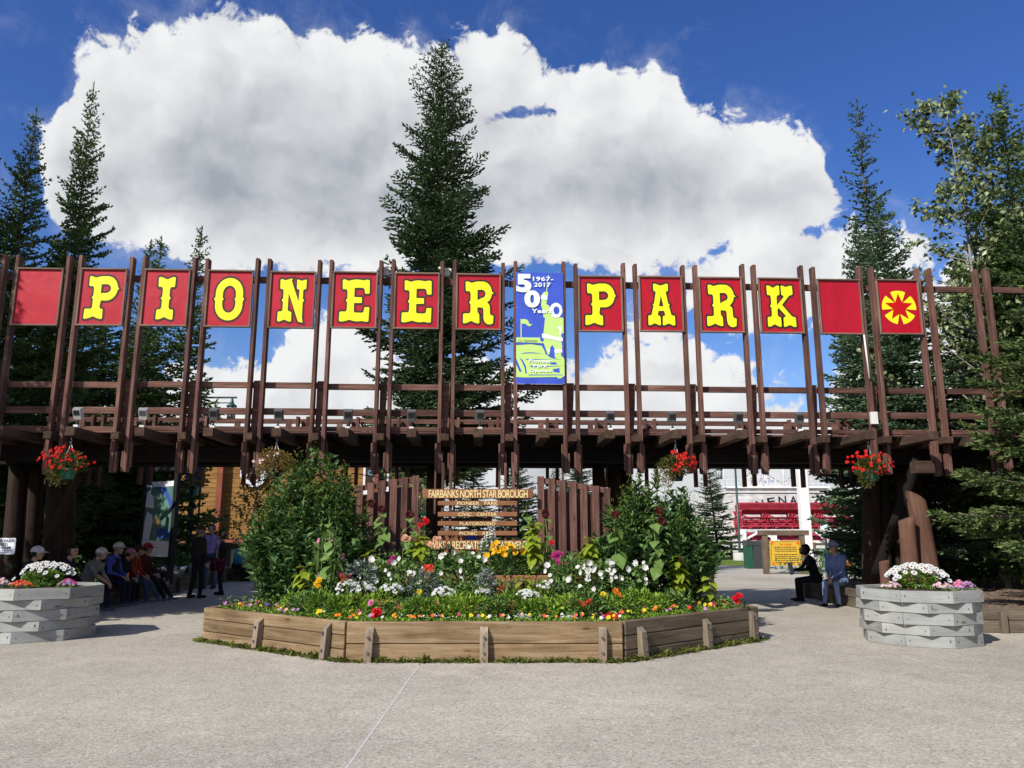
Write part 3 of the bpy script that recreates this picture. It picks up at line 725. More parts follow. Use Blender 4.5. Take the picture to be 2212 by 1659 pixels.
GLY['N'] = [[(-.02, .785), (-.025, .98), (-.01, .996), (.03, 1), (.09, .975), (.14, .985), (.24, 1.01), (.29, 1.02), (.27, .985), (.27, .95), (.47, .47), (.48, .73), (.465, .765), (.43, .765), (.41, .785), (.405, .98), (.42, 1), (.47, .985), (.53, .965), (.59, .985), (.64, 1), (.655, .98), (.65, .785), (.63, .765), (.59, .765), (.575, .73)]
            + nR(.575) + [(.575, .10), (.59, .03), (.60, -.02), (.56, -.015), (.49, .0), (.47, .03), (.205, .68), (.20, .29), (.215, .255), (.24, .235), (.28, .235), (.30, .215), (.305, .02), (.29, .004), (.25, 0), (.17, .03), (.13, .045), (.08, .03), (.0, 0), (-.04, .004), (-.055, .02), (-.05, .215), (-.03, .235), (.03, .235), (.06, .255), (.07, .29)] + nL(.07) + [(.07, .73), (.05, .765), (.0, .765)]]
GLY['A'] = [[(.18, .82), (.165, .84), (.16, .98), (.175, 1.0), (.22, 1), (.30, .97), (.36, .955), (.42, .97), (.50, 1), (.545, 1), (.56, .98), (.555, .84), (.54, .82), (.50, .81), (.495, .79), (.55, .52), (.59, .50), (.565, .47), (.62, .26), (.645, .235), (.70, .235), (.715, .215), (.72, .02), (.70, .0), (.66, 0), (.59, .03), (.55, .045), (.50, .03), (.43, 0), (.40, .0), (.385, .02), (.39, .20), (.41, .225), (.46, .235), (.455, .27), (.435, .345), (.285, .345), (.265, .27), (.26, .235), (.31, .225), (.33, .20), (.335, .02), (.32, .0), (.29, 0), (.22, .03), (.17, .045), (.13, .03), (.06, 0), (.02, 0), (0, .02), (.005, .215), (.02, .235), (.075, .235), (.10, .26), (.155, .47), (.13, .50), (.17, .52), (.225, .79), (.22, .81)],
            [(.36, .72), (.42, .455), (.30, .455)]]
GLY['K'] = [foot(-.02, .32, .08, .235, True) + [(.235, .52), (.43, .72), (.42, .755), (.385, .765), (.37, .785), (.365, .98), (.38, 1.0), (.43, .99), (.50, .965), (.57, .985), (.65, 1), (.675, .985), (.68, .80), (.66, .775), (.60, .765), (.565, .74), (.37, .53), (.61, .265), (.64, .245), (.70, .235), (.72, .215), (.725, .02), (.71, 0), (.66, 0), (.59, .03), (.55, .045), (.50, .03), (.43, 0), (.40, 0), (.385, .02), (.39, .21), (.41, .235), (.455, .245), (.45, .27), (.275, .455), (.235, .41)]
            + foot(-.04, .32, .08, .235) + nL(.08)]
seq = [(0, None), (1, 'P'), (2, 'I'), (3, 'O'), (4, 'N'), (5, 'E'), (6, 'E'), (7, 'R'), (9, 'P'), (10, 'A'), (11, 'R'), (12, 'K'), (13, None), (14, 'star')]
PL = {1: 'letter P, second panel from the left', 2: 'letter I, between the panels P and O', 3: 'round letter O, left of the N', 4: 'letter N', 5: 'letter E beside the N', 6: 'letter E in front of the tall spruce',
      7: 'letter R left of the blue banner', 9: 'letter P right of the blue banner', 10: 'letter A', 11: 'letter R left of the K', 12: 'letter K'}
PZ0, PZ1 = 5.53, 6.70
for i, ch in seq:
    s0 = SI(i); zc = (PZ0 + PZ1) / 2 + rnd.uniform(-0.008, 0.008); pw = 0.896
    t = empty('sign_panel', g(s0, 0, PZ0))
    if ch is None: lab = 'blank red sign panel at the left end, dappled by tree shade' if i == 0 else 'blank red sign panel between the letter K and the star emblem'
    elif ch == 'star': lab = 'red sign panel with a yellow disc cut by a red five-pointed star'
    else: lab = 'red sign panel with yellow ' + PL[i]
    tag(t, lab, 'sign', 'red sign panels along the gate')
    b = MB(); b.prism([(-pw / 2 + .02, -.565), (pw / 2 - .02, -.565), (pw / 2 - .02, .565), (-pw / 2 + .02, .565)], 0.0, 0.02, gframe(s0, zc)); b.build('sheet', M['panel'], t)
    hw = pw / 2; fh = 0.585
    for (a, b0, a2, b2) in ((-hw, fh - .018, hw, fh - .018), (-hw, -fh + .018, hw, -fh + .018)):
        timber('frame_batten', g(s0 + a, -0.012, zc + b0), g(s0 + a2, -0.012, zc + b2), 0.055, 0.034, M['frame'], t)
    for a in (-hw + .018, hw - .018):
        timber('frame_batten', g(s0 + a, -0.010, zc - fh + .037), g(s0 + a, -0.010, zc + fh - .037), 0.034, 0.050, M['frame'], t, up=GN)
    if ch == 'star':
        fr = gframe(s0, zc - 0.01)
        RR = 0.355; st = []; 
        for k in range(10):
            a = R(90 + 36 * k); r = (0.300 if k % 2 == 0 else 0.128); st.append((r * math.cos(a), r * math.sin(a)))
        b = MB()
        for k in range(5):
            a = 90 + 72 * k
            poly = arc(0, 0, RR, RR, a - 26, a + 26, 10) + [(0.125 * math.cos(R(a + 33)), 0.125 * math.sin(R(a + 33))), (0.125 * math.cos(R(a - 33)), 0.125 * math.sin(R(a - 33)))]
            fill_poly(b, [poly], fr, -0.004)
        em = b.build('emblem', M['yellow'], t)
        b = MB(); fill_poly(b, [st], fr, -0.008); b.build('star', M['starred'], em)
    elif ch:
        cs = GLY[ch]; H = 0.865; xs_ = [q[0] for q in cs[0]]; cx = (min(xs_) + max(xs_)) / 2
        fr = lambda a, b_, d, s0=s0, zc=zc, cx=cx, H=H: g(s0 + (a - cx) * H * 0.87, d, zc - 0.01 + (b_ - 0.5) * H)
        b = MB()
        for c in cs: ribbon(b, c, 0.050, fr, -0.004)
        b.build('letter_outline', M['ink'], t)
        b = MB(); fill_poly(b, cs, fr, -0.008); b.build('letter', M['yellow'], t)

# ------------------------------------------------------------------ anniversary banner
def banner():
    s0 = SI(8); W_, X0, X1, Y0, Y1 = 0.95, 106, 738, 76, 1588
    z1 = 6.735; sc = W_ / (X1 - X0); hgt = (Y1 - Y0) * sc
    t = empty('banner', g(s0, -0.02, z1 - hgt)); tag(t, 'tall blue and lime anniversary banner hanging among the red panels', 'banner')
    fr = lambda x, y, d: g(s0 + (x - (X0 + X1) / 2) * sc, d - 0.024 + 0.0012 * math.sin(x * 0.013) * math.sin(y * 0.006), z1 - (y - Y0) * sc)
    def grid(b, x0, x1, y0, y1, d, n=10, m=24):
        vs = [fr(x0 + (x1 - x0) * i / n, y0 + (y1 - y0) * j / m, d) for j in range(m + 1) for i in range(n + 1)]
        b.put(vs, [(j * (n + 1) + i, j * (n + 1) + i + 1, (j + 1) * (n + 1) + i + 1, (j + 1) * (n + 1) + i) for j in range(m) for i in range(n)], True)
    b = MB(); grid(b, X0, X1, Y0, Y1, 0.0); grid(b, X0, X1, Y0, Y1, 0.004); cloth = b.build('cloth', M['ban_blue'], t)
    b = MB(); 
    lime = [[(505, 350), (516, 350), (546, 112), (536, 108)], [(480, 345), (510, 338), (533, 350), (528, 400), (516, 455), (508, 512), (520, 530), (470, 640), (463, 600), (438, 530), (441, 470), (447, 400), (455, 370)],
            [(505, 508), (545, 535), (575, 590), (620, 680), (690, 690), (732, 700), (732, 905), (706, 912), (702, 1020), (712, 1090), (694, 1205), (736, 1250), (736, 1278), (625, 1252), (612, 1225), (612, 1115), (582, 1066), (552, 1110), (545, 1190), (520, 1200), (470, 1045), (468, 900), (490, 700), (468, 690), (460, 600)],
            [(166, 720), (180, 720), (180, 972), (166, 972)], [(182, 725), (220, 718), (262, 735), (285, 790), (325, 786), (290, 818), (262, 812), (235, 788), (182, 782)],
            [(108, 970), (424, 970), (424, 1020), (470, 1025), (470, 1045), (108, 1035)],
            [(108, 1075), (300, 1060), (440, 1078), (470, 1130), (500, 1195), (560, 1240), (640, 1262), (738, 1275), (738, 1478), (690, 1512), (645, 1512), (645, 1495), (205, 1505), (108, 1500)]]
    for k, c in enumerate(lime): fill_poly(b, [c], fr, -0.004 - 0.0004 * k)
    b.build('lime_print', M['ban_lime'], cloth)
    b = MB()
    for c in ([(108, 1048), (260, 1040), (400, 1050), (434, 1066), (300, 1058), (108, 1070)], [(150, 1190), (230, 1172), (330, 1170), (458, 1188), (330, 1180), (230, 1184)],
              [(108, 1250), (180, 1430), (150, 1430), (108, 1330)], [(145, 1242), (190, 1270), (232, 1350), (246, 1450), (228, 1450), (215, 1370), (180, 1290)],
              [(230, 1258), (610, 1262), (245, 1272)], [(280, 1348), (720, 1350), (520, 1360), (300, 1366)], [(262, 1466), (714, 1462), (714, 1470), (275, 1476)],
              [(545, 1312), (615, 1294), (648, 1330), (560, 1330)], [(582, 1392), (670, 1375), (676, 1440), (600, 1430)], [(485, 1170), (500, 1196), (486, 1190)]):
        fill_poly(b, [c], fr, -0.009)
    b.build('blue_print', M['ban_blue'], cloth)
    b = MB()
    for k, c in enumerate(([(438, 395), (470, 388), (522, 395), (524, 450), (480, 456), (436, 442)], [(445, 920), (470, 912), (600, 950), (720, 968), (720, 1015), (690, 1020), (580, 990), (450, 975)],
              [(515, 1128), (548, 1108), (552, 1150), (540, 1166)], [(604, 1130), (650, 1118), (712, 1125), (710, 1168), (615, 1182)], [(640, 822), (690, 815), (708, 850), (700, 930), (672, 930), (682, 870)])):
        fill_poly(b, [c], fr, -0.0095 - 0.0003 * k)
    oo = [(636 + 83 * math.cos(a) * (1 + .03 * math.sin(7 * a)), 596 + 103 * math.sin(a)) for a in [R(12 * k) for k in range(30)]]
    oi = [(642 + 40 * math.cos(a), 598 + 55 * math.sin(a)) for a in [R(12 * k) for k in range(30)]]
    fill_poly(b, [oo, oi], fr, -0.0105)
    b.build('fur_print', M['ban_white'], cloth)
    def word(txt, x0, x1, y0, y1, bold, mat='ban_white', sp=1.0):
        me = text_mesh('lettering', txt, (x1 - x0) * sc, (y1 - y0) * sc, M[mat], bold, sp)
        mw = Matrix.Translation(g(s0 + ((x0 + x1) / 2 - (X0 + X1) / 2) * sc, -0.046, z1 - ((y0 + y1) / 2 - Y0) * sc)) @ Matrix.Rotation(TH, 4, 'Z')
        add('lettering', me, cloth, mw)
    word('5', 110, 312, 100, 356, 0.055); word('0', 216, 424, 326, 566, 0.055)
    word('1967-', 330, 604, 135, 197, 0.03, sp=1.1); word('2017', 345, 568, 217, 279, 0.03, sp=1.1); word('Years', 312, 580, 580, 640, 0.035, sp=1.1)
    word('Pioneer', 272, 572, 1262, 1308, 0.03, sp=1.1); word('Park', 330, 516, 1330, 1372, 0.03, sp=1.1); word('Opened', 278, 568, 1395, 1445, 0.03, sp=1.1)
    word('S.S. NENANA', 130, 385, 1002, 1030, 0.0, 'ink', 1.1)
    b = MB()
    for x, y in ((118, 86), (726, 88), (120, 1574), (728, 1578), (118, 570), (724, 1090)): b.tube([fr(x, y, -0.002), fr(x, y, -0.010)], 0.012, 8)
    b.build('eyelet', M['metal'], cloth)
banner()

# ------------------------------------------------------------------ flood lights on the beam ends
def flood_meshes(mat):
    b = MB()    # housing: tapered box opening towards +y/up; here built facing +y
    fr = [(-0.105, -0.14), (0.105, -0.14), (0.105, 0.14), (-0.105, 0.14)]; bk = [(-0.085, -0.115), (0.085, -0.115), (0.085, 0.115), (-0.085, 0.115)]
    vs = [(x, 0.06, z) for x, z in fr] + [(x, -0.05, z) for x, z in bk]
    b.put(vs, [(0, 1, 2, 3), (7, 6, 5, 4), (0, 4, 5, 1), (1, 5, 6, 2), (2, 6, 7, 3), (3, 7, 4, 0)])
    house = b.mesh('housing', mat)
    b = MB()
    for k in range(6): b.box((-0.060 + k * 0.024, -0.054, 0.035), (0.012, 0.012, 0.120))
    fins = b.mesh('cooling_fins', M['black'])
    b = MB(); b.tube([(0, 0, -0.25), (0, 0, -0.20), (0, 0, -0.14)], [0.045, 0.018, 0.016], 8); br = b.mesh('bracket', M['black'])
    b = MB(); b.box((0, 0, -0.275), (0.10, 0.10, 0.055)); bx_ = b.mesh('junction_box', M['boxwhite'])
    return house, fins, br, bx_
FM = flood_meshes(M['lampgrey']); FMb = flood_meshes(M['lampbright'])
ordn = ['below the first letter P', 'below the letter I', 'below the letter O', 'below the letter N', 'below the E next to the N', 'below the E by the spruce trunk', 'below the R left of the banner', None, 'below the P right of the banner', 'below the letter A', 'below the R left of the K', 'below the letter K']
for k, i in enumerate(range(1, 13)):
    if ordn[k] is None: continue
    fm = FMb if i <= 2 else FM
    base = g(SI(i) + 0.02 + (0.03 if i % 2 else -0.02), -0.52, 3.49)
    t = empty('flood_light', base); tag(t, ('bright bare metal' if i <= 2 else 'grey') + ' louvred flood light on the beam end ' + ordn[k], 'flood light', 'flood lights on the gate beams')
    mw = Matrix.Translation(base + Vector((0, 0, 0.305 * .82))) @ Matrix.Rotation(rnd.uniform(-0.18, 0.18) + (0.12 if i < 5 else 0), 4, 'Z') @ Matrix.Scale(.82, 4)
    tilt = mw @ Matrix.Rotation(0.42, 4, 'X')
    h = add('housing', fm[0], t, tilt); add('cooling_fins', fm[1], h, tilt); add('bracket', fm[2], t, mw); add('junction_box', fm[3], t, mw)

# ------------------------------------------------------------------ borough sign
SY = 14.42
def borough_sign():
    t = empty('park_sign', (P(1032, 1200, SY).x, SY, 0)); tag(t, 'brown board sign with cream routed lettering in the middle of the flower bed', 'sign')
    rows = [('FAIRBANKS NORTH STAR BOROUGH', 913, 1151.6, 1056.6, 1076.7, 926.5, 1139.5, 1058.6, 1075.4, 0.9), ('PIONEER   PARK', 946, 1117.4, 1082.2, 1092, 987.5, 1076, 1083.6, 1091, 1.0),
            ('CIVIC   CENTER', 946, 1117.4, 1106, 1116, 990, 1073.5, 1107.4, 1115, 1.0), ('PLAYGROUND', 946, 1117.4, 1125.8, 1136, 993.5, 1070, 1127.3, 1135, 1.05),
            ('PICNIC   AREA', 946, 1117.4, 1147, 1157, 993, 1071, 1148.4, 1156, 1.0), ('PARKS & RECREATION DEPARTMENT', 915, 1151, 1167, 1187.8, 926, 1140, 1169, 1186, 0.9)]
    for txt, x0, x1, y0, y1, tx0, tx1, ty0, ty1, sp in rows:
        a, c = P(x0, (y0 + y1) / 2, SY), P(x1, (y0 + y1) / 2, SY); z0, z1 = P(x0, y1, SY).z, P(x0, y0, SY).z
        bd = timber('board', a, c, 0.045, z1 - z0, M['signboard'], t)
        w = P(tx1, ty0, SY).x - P(tx0, ty0, SY).x; h = P(0, ty0, SY).z - P(0, ty1, SY).z
        me = text_mesh('lettering', txt, w, h, M['cream'], 0.009, sp)
        mid = P((tx0 + tx1) / 2, (ty0 + ty1) / 2, SY); mid.y = SY - 0.027
        add('lettering', me, bd, Matrix.Translation(mid))
    for x in (956, 973, 1092, 1109):
        p = P(x, 1100, SY + 0.065)
        timber('post', (p.x, SY + 0.065, 0.1), (p.x, SY + 0.065, 2.9), 0.052, 0.08, M['brown'], t, up=(0, 1, 0))
borough_sign()

# ------------------------------------------------------------------ staggered board screens either side
FY = 14.62
def screen(lab, boards):
    x0 = P(boards[0][0], 1100, FY).x
    t = empty('board_screen', (x0, FY, 0)); tag(t, lab, 'fence', 'board screens beside the park sign')
    r = random.Random(int(boards[0][0]))
    for k, (a, c, y) in enumerate(boards):
        pa, pc = P(a, 1100, FY), P(c, 1100, FY); zt = P(a, y, FY).z; xm = (pa.x + pc.x) / 2
        timber('board', (xm, FY, 0.25), (xm, FY, zt), pc.x - pa.x, 0.04, M['brown'], t, up=(0, 1, 0))
        if k < len(boards) - 1:
            a2, _, y2 = boards[k + 1]; xa, xb = P(c, 1100, FY).x, P(a2, 1100, FY).x; xm = (xa + xb) / 2
            timber('board', (xm, FY + 0.085, 0.25), (xm, FY + 0.085, P(a, max(y, y2) + 20 + r.uniform(-2, 3), FY).z), (xb - xa) * 1.5, 0.035, M['brown'], t, up=(0, 1, 0))
    za, zb = P(boards[0][0], boards[0][2] + 7, FY).z, P(boards[-1][0], boards[-1][2] + 7, FY).z
    timber('rail', (P(boards[0][0], 1050, FY).x, FY + 0.043, za), (P(boards[-1][1], 1050, FY).x, FY + 0.043, zb), 0.042, 0.10, M['brown'], t)
screen('stepped brown board screen left of the park sign, beside the tall shrub', [(745, 759, 1053), (770, 783, 1048), (792, 807, 1043), (818, 832, 1038.5), (842, 857, 1035), (866, 880, 1031), (890, 904, 1027.5)])
screen('stepped brown board screen right of the park sign, falling to the right', [(1161, 1176, 1029), (1185, 1199, 1033), (1209, 1223, 1038), (1232, 1246, 1041), (1254.5, 1269, 1045), (1280, 1295, 1049.5), (1305, 1319, 1054)])

# ------------------------------------------------------------------ timber flower bed
BA, BB, BC, BD, BE, BF = [Vector(q) for q in ((-4.72, 12.22, 0), (-2.12, 10.28, 0), (1.42, 10.28, 0), (3.82, 12.36, 0), (3.2, 15.0, 0), (-4.0, 15.0, 0))]
bed = empty('flower_bed', (-0.3, 12.5, 0)); tag(bed, 'large raised flower bed walled with weathered timbers and stakes', 'flower bed')
BT = 0.10
def bed_side(p, q, courses, mat, ext0=0.0, ext1=0.0):
    d = (q - p).normalized(); n = Vector((d.y, -d.x, 0)); z = 0.0
    for k, h in enumerate(courses):
        j = rnd.uniform(-0.006, 0.006)
        a = p + d * (ext0 + 0.004) - n * (BT / 2 + j); c = q - d * (ext1 + 0.004) - n * (BT / 2 + j)
        a.z = c.z = z + h / 2; timber('wall_timber', a, c, BT, h - 0.006, M[mat], bed, ch=0.012); z += h
    return d, n
sides = [(BA, BB, (0.14, 0.175, 0.175), 'bed', 0, 0.045), (BB, BC, (0.215, 0.275), 'bed', 0, 0), (BC, BD, (0.13, 0.18, 0.185), 'bed_grey', 0.045, 0), (BD, BE, (0.14, 0.17, 0.18), 'bed_grey', .1, 0), (BE, BF, (0.24, 0.25), 'bed', 0.1, 0), (BF, BA, (0.14, 0.17, 0.18), 'bed', 0.1, 0)]
for sdef in sides: bed_side(*sdef)
def stake(px_, p, q, seed):
    # where the ray through this column meets the side
    d = (q - p).normalized(); n = Vector((d.y, -d.x, 0)); best = None
    for k in range(400):
        w = p.lerp(q, k / 399); v = w - Vector((0, 0, CAMZ)); c_ = v.y * math.cos(R(PITCH)) + (v.z + 0.2) * math.sin(R(PITCH))
        e = abs(1106 + v.x / c_ * FPX - px_)
        if best is None or e < best[0]: best = (e, w)
    w = best[1]; r = random.Random(seed); hh = 0.43 + r.uniform(-0.03, 0.03); wd, dp = 0.10 + r.uniform(-0.008, 0.01), 0.105
    fr = lambda a, z, o: w + d * a + n * (o + 0.003) + Vector((0, 0, z))
    b = MB(); lean = r.uniform(-0.02, 0.02)
    vs = [fr(a + (lean if z > 0.2 else 0), z, o) for (a, z, o) in ((-wd / 2, -0.02, 0), (wd / 2, -0.02, 0), (wd / 2, -0.02, dp), (-wd / 2, -0.02, dp), (-wd / 2, hh, 0), (wd / 2, hh, 0), (wd / 2, hh - 0.06, dp * .75), (-wd / 2, hh - 0.06, dp * .75))]
    b.put(vs, [(0, 1, 2, 3), (4, 5, 6, 7), (0, 4, 7, 3), (1, 5, 6, 2), (3, 2, 6, 7), (0, 1, 5, 4)])
    mw, L = axes(fr(0, 0, 0), fr(0, 1, 0)); inv = mw.inverted(); b.v = [tuple(inv @ Vector(v)) for v in b.v]
    st = b.build('stake', M['stake'], bed, mw)
    for z in (0.12, hh - 0.12):
        bb = MB(); bb.tube([fr(0, z, dp * 0.85), fr(0, z, dp + 0.012)], 0.016, 8); bb.build('bolt', M['lampgrey'], st)
for k, (x, a, c) in enumerate(((468, BA, BB), (562, BA, BB), (708, BA, BB), (797, BB, BC), (1046, BB, BC), (1300, BB, BC), (1383, BC, BD), (1522, BC, BD), (1622, BC, BD))):
    if k: stake(x, a, c, 60 + k)
def inset(poly, f, c=(-0.3, 12.9)): return [(c[0] + (x - c[0]) * f, c[1] + (y - c[1]) * f) for x, y in poly]
outer = [(q.x, q.y) for q in (BA, BB, BC, BD, BE, BF)]
def soil(name, poly, z, bump=0.03, seed=1):
    # a lumpy sheet
    r = np.random.default_rng(seed); b = MB(); c = Vector((sum(p[0] for p in poly) / len(poly), sum(p[1] for p in poly) / len(poly), 0)); vs = [(c.x, c.y, z + bump)]; fs = []; rings = 5; n = len(poly) * 8
    pp = []
    for i in range(len(poly)):
        a, q = Vector(poly[i]), Vector(poly[(i + 1) % len(poly)])
        pp += [a.lerp(q, k / 8) for k in range(8)]
    for j in range(1, rings + 1):
        for p in pp: vs.append((c.x + (p.x - c.x) * j / rings, c.y + (p.y - c.y) * j / rings, z + bump * (1 - (j / rings) ** 3) + r.uniform(-.012, .012) * (j < rings)))
    for k in range(n):
        k2 = (k + 1) % n; fs.append((0, 1 + k, 1 + k2))
        for j in range(1, rings): fs.append((1 + (j - 1) * n + k, 1 + j * n + k, 1 + j * n + k2, 1 + (j - 1) * n + k2))
    b.put(vs, fs, True); return b.build(name, M['soil'], bed)
soil('soil', inset(outer, 0.97), 0.40, 0.05)
T2 = [(-3.3, 12.9), (-1.7, 11.85), (1.05, 11.85), (2.55, 12.9), (2.55, 14.9), (-3.3, 14.9)]
T3 = [(-2.3, 13.45), (-1.3, 12.95), (0.75, 12.95), (1.7, 13.5), (1.7, 14.85), (-2.3, 14.85)]
for poly, z0, z1 in ((T2, 0.40, 0.63), (T3, 0.60, 0.93)):
    for i in range(len(poly)):
        a, c = Vector((*poly[i], (z0 + z1) / 2)), Vector((*poly[(i + 1) % len(poly)], (z0 + z1) / 2))
        timber('terrace_board', a, c, 0.05, z1 - z0, M['cedar'], bed)
soil('soil', inset(T2, 0.985, (-0.35, 13.4)), 0.585, 0.03, 2); soil('soil', inset(T3, 0.985, (-0.3, 13.9)), 0.885, 0.03, 3)

# ------------------------------------------------------------------ octagonal timber planters
def planter(cx, cy, lab, ap, rot0, seed):
    t = empty('octagonal_planter', (cx, cy, 0)); tag(t, lab, 'planter', 'pale grey octagonal planters'); r = random.Random(seed)
    hs = (0.165, 0.145, 0.165, 0.145, 0.17); z = 0.0; tw = 0.095
    for k, h in enumerate(hs):
        aa = ap * (1.0 - 0.012 * (4 - k) + (0.02 if k == 4 else 0)); rot = rot0 + (math.pi / 8 if k % 2 else 0); el_ = 2 * aa * math.tan(math.pi / 8)
        for j in range(8):
            an = rot + j * math.pi / 4; n = Vector((math.cos(an), math.sin(an), 0)); d = Vector((-n.y, n.x, 0)); c = Vector((cx, cy, z + h / 2)) + n * (aa - tw / 2 + r.uniform(-.004, .004))
            L = el_ / 2; b = MB(); hh = h / 2 - 0.004; i_ = (aa - tw) * math.tan(math.pi / 8); e = 0.003
            # mitred timber: outer edge longer than the inner one
            vs = [(-L + e, -tw / 2, -hh), (L - e, -tw / 2, -hh), (i_ - e, tw / 2, -hh), (-i_ + e, tw / 2, -hh), (-L + e, -tw / 2 + .004, hh), (L - e, -tw / 2 + .004, hh), (i_ - e, tw / 2, hh), (-i_ + e, tw / 2, hh)]
            b.put(vs, [(3, 2, 1, 0), (4, 5, 6, 7), (0, 1, 5, 4), (1, 2, 6, 5), (2, 3, 7, 6), (3, 0, 4, 7)])
            m_ = Matrix((d, -n, Vector((0, 0, 1)))).transposed().to_4x4(); m_.translation = c
            o = b.build('timber', M['planter'], t, m_)
            if math.sin(an) < 0.1:
                bb = MB()
                for q in (-L + .06, L - .06): bb.tube([(q, -tw / 2 + .002, r.uniform(-.04, .04)), (q, -tw / 2 - .004, 0)], 0.007, 6)
                bb.build('nail_head', M['lampgrey'], o, m_)
        z += h
    b = MB(); b.lathe([(ap - tw - .01, z - 0.05), (ap * .5, z - 0.01), (0.0, z)], (cx, cy, 0), 24); b.build('soil', M['soil'], t)
    return z
LPC = Vector((P(70, 1300, 12.55).x, 12.72)); RPC = Vector((P(1989, 1300, 12.1).x, 12.20))
ZPL = planter(LPC.x, LPC.y, 'pale grey octagonal timber planter at the left edge with white daisies', 0.86, R(-90 - 12), 1)
planter(RPC.x, RPC.y, 'pale grey octagonal timber planter on the right, before the leaning logs', 0.81, R(-90 + 22.5 + 4), 2)

# ------------------------------------------------------------------ low retaining walls and the ground behind them
def retaining(lab, pts, h, courses=2, inner=None, fill='mulch', name='retaining_wall'):
    t = empty(name, (pts[0][0], pts[0][1], 0)); tag(t, lab, 'wall')
    for i in range(len(pts) - 1):
        a, c = Vector((*pts[i], 0)), Vector((*pts[i + 1], 0)); d = (c - a).normalized(); n = Vector((-d.y, d.x, 0)); Ln = (c - a).length; m_ = max(1, round(Ln / 2.6))
        for k in range(courses):
            hh = h / courses
            for j in range(m_):
                p, q = a + d * (Ln * j / m_ + .004 + 0.02 * (k % 2)), a + d * (Ln * (j + 1) / m_ - .004); p.z = q.z = hh * (k + .5)
                timber('wall_timber', p, q, 0.14, hh - .006, M['retain'], t, ch=0.012)
        for j in range(max(1, int(Ln / 1.5))):
            p = a + d * (0.5 + j * 1.5) - n * 0.12
            if 0.5 + j * 1.5 < Ln - 0.2: timber('stake', p + Vector((0, 0, -.02)), p + Vector((0, 0, h - .06)), 0.10, 0.09, M['retain'], t, up=n)
    return t
retaining('low timber retaining wall on the right, where two people sit', [(13.5, 23.2), (7.55, 20.6), (7.62, 16.2), (7.55, 13.25), (11.5, 13.0), (16, 13.0)], 0.40)
tag(sheet('planting_ground', [(13.5, 23.1), (7.66, 20.55), (7.70, 16.2), (7.63, 13.33), (11.5, 13.08), (30, 13.08), (30, 30), (20, 27)], 0.36, M['mulch']), 'bark mulch ground behind the right retaining wall', kind='structure')
retaining('low timber retaining wall on the left, lined with seated people', [(-9.15, 13.9), (-9.2, 20.0), (-9.55, 24.5), (-10.1, 29.5)], 0.44, 3)
tag(sheet('planting_ground', [(-9.28, 13.9), (-9.33, 20.0), (-9.68, 24.5), (-10.2, 29.5), (-40, 29.5), (-40, 13.9)], 0.38, M['mulch']), 'bark mulch ground behind the left retaining wall', kind='structure')
retaining('short timber edging that closes the left planting ground', [(-16, 13.85), (-9.16, 13.85)], 0.40)

# ------------------------------------------------------------------ plants
def leaf_mass(name, rng, cen, rad, n, L, Wd, mat, parent, shape=None, up=0.35, fold=0.2, curl=0.15, shell=0.55, zmin=None, mw=None):
    """leaves spread through a lumpy ellipsoid, tips outwards"""
    cen = np.array(cen, float); rad = np.array(rad, float)
    d = rdirs(rng, n); r = shell + (1 - shell) * rng.random((n, 1)) ** 0.5
    k = rdirs(rng, 7); lump = (np.maximum(0, d @ k.T) ** 4).max(1, keepdims=True)
    p = cen + d * rad * r * (0.82 + 0.3 * lump)
    if zmin is not None: p[:, 2] = np.maximum(p[:, 2], zmin + rng.random(n) * 0.04)
    dirs = unit(d * np.array([1, 1, .6]) + rng.normal(size=(n, 3)) * 0.45 + np.array([0, 0, up])); nr = unit(np.array([0, 0, 1.0]) + d * .5 + rng.normal(size=(n, 3)) * 0.5)
    V, F = leaves(p, dirs, nr, L * rng.uniform(.7, 1.25, n), Wd * rng.uniform(.75, 1.2, n), fold, curl)
    me = np_mesh(name, V, F, mat); return add(name, me, parent, mw) if parent is not False else me
rng = np.random.default_rng(11)

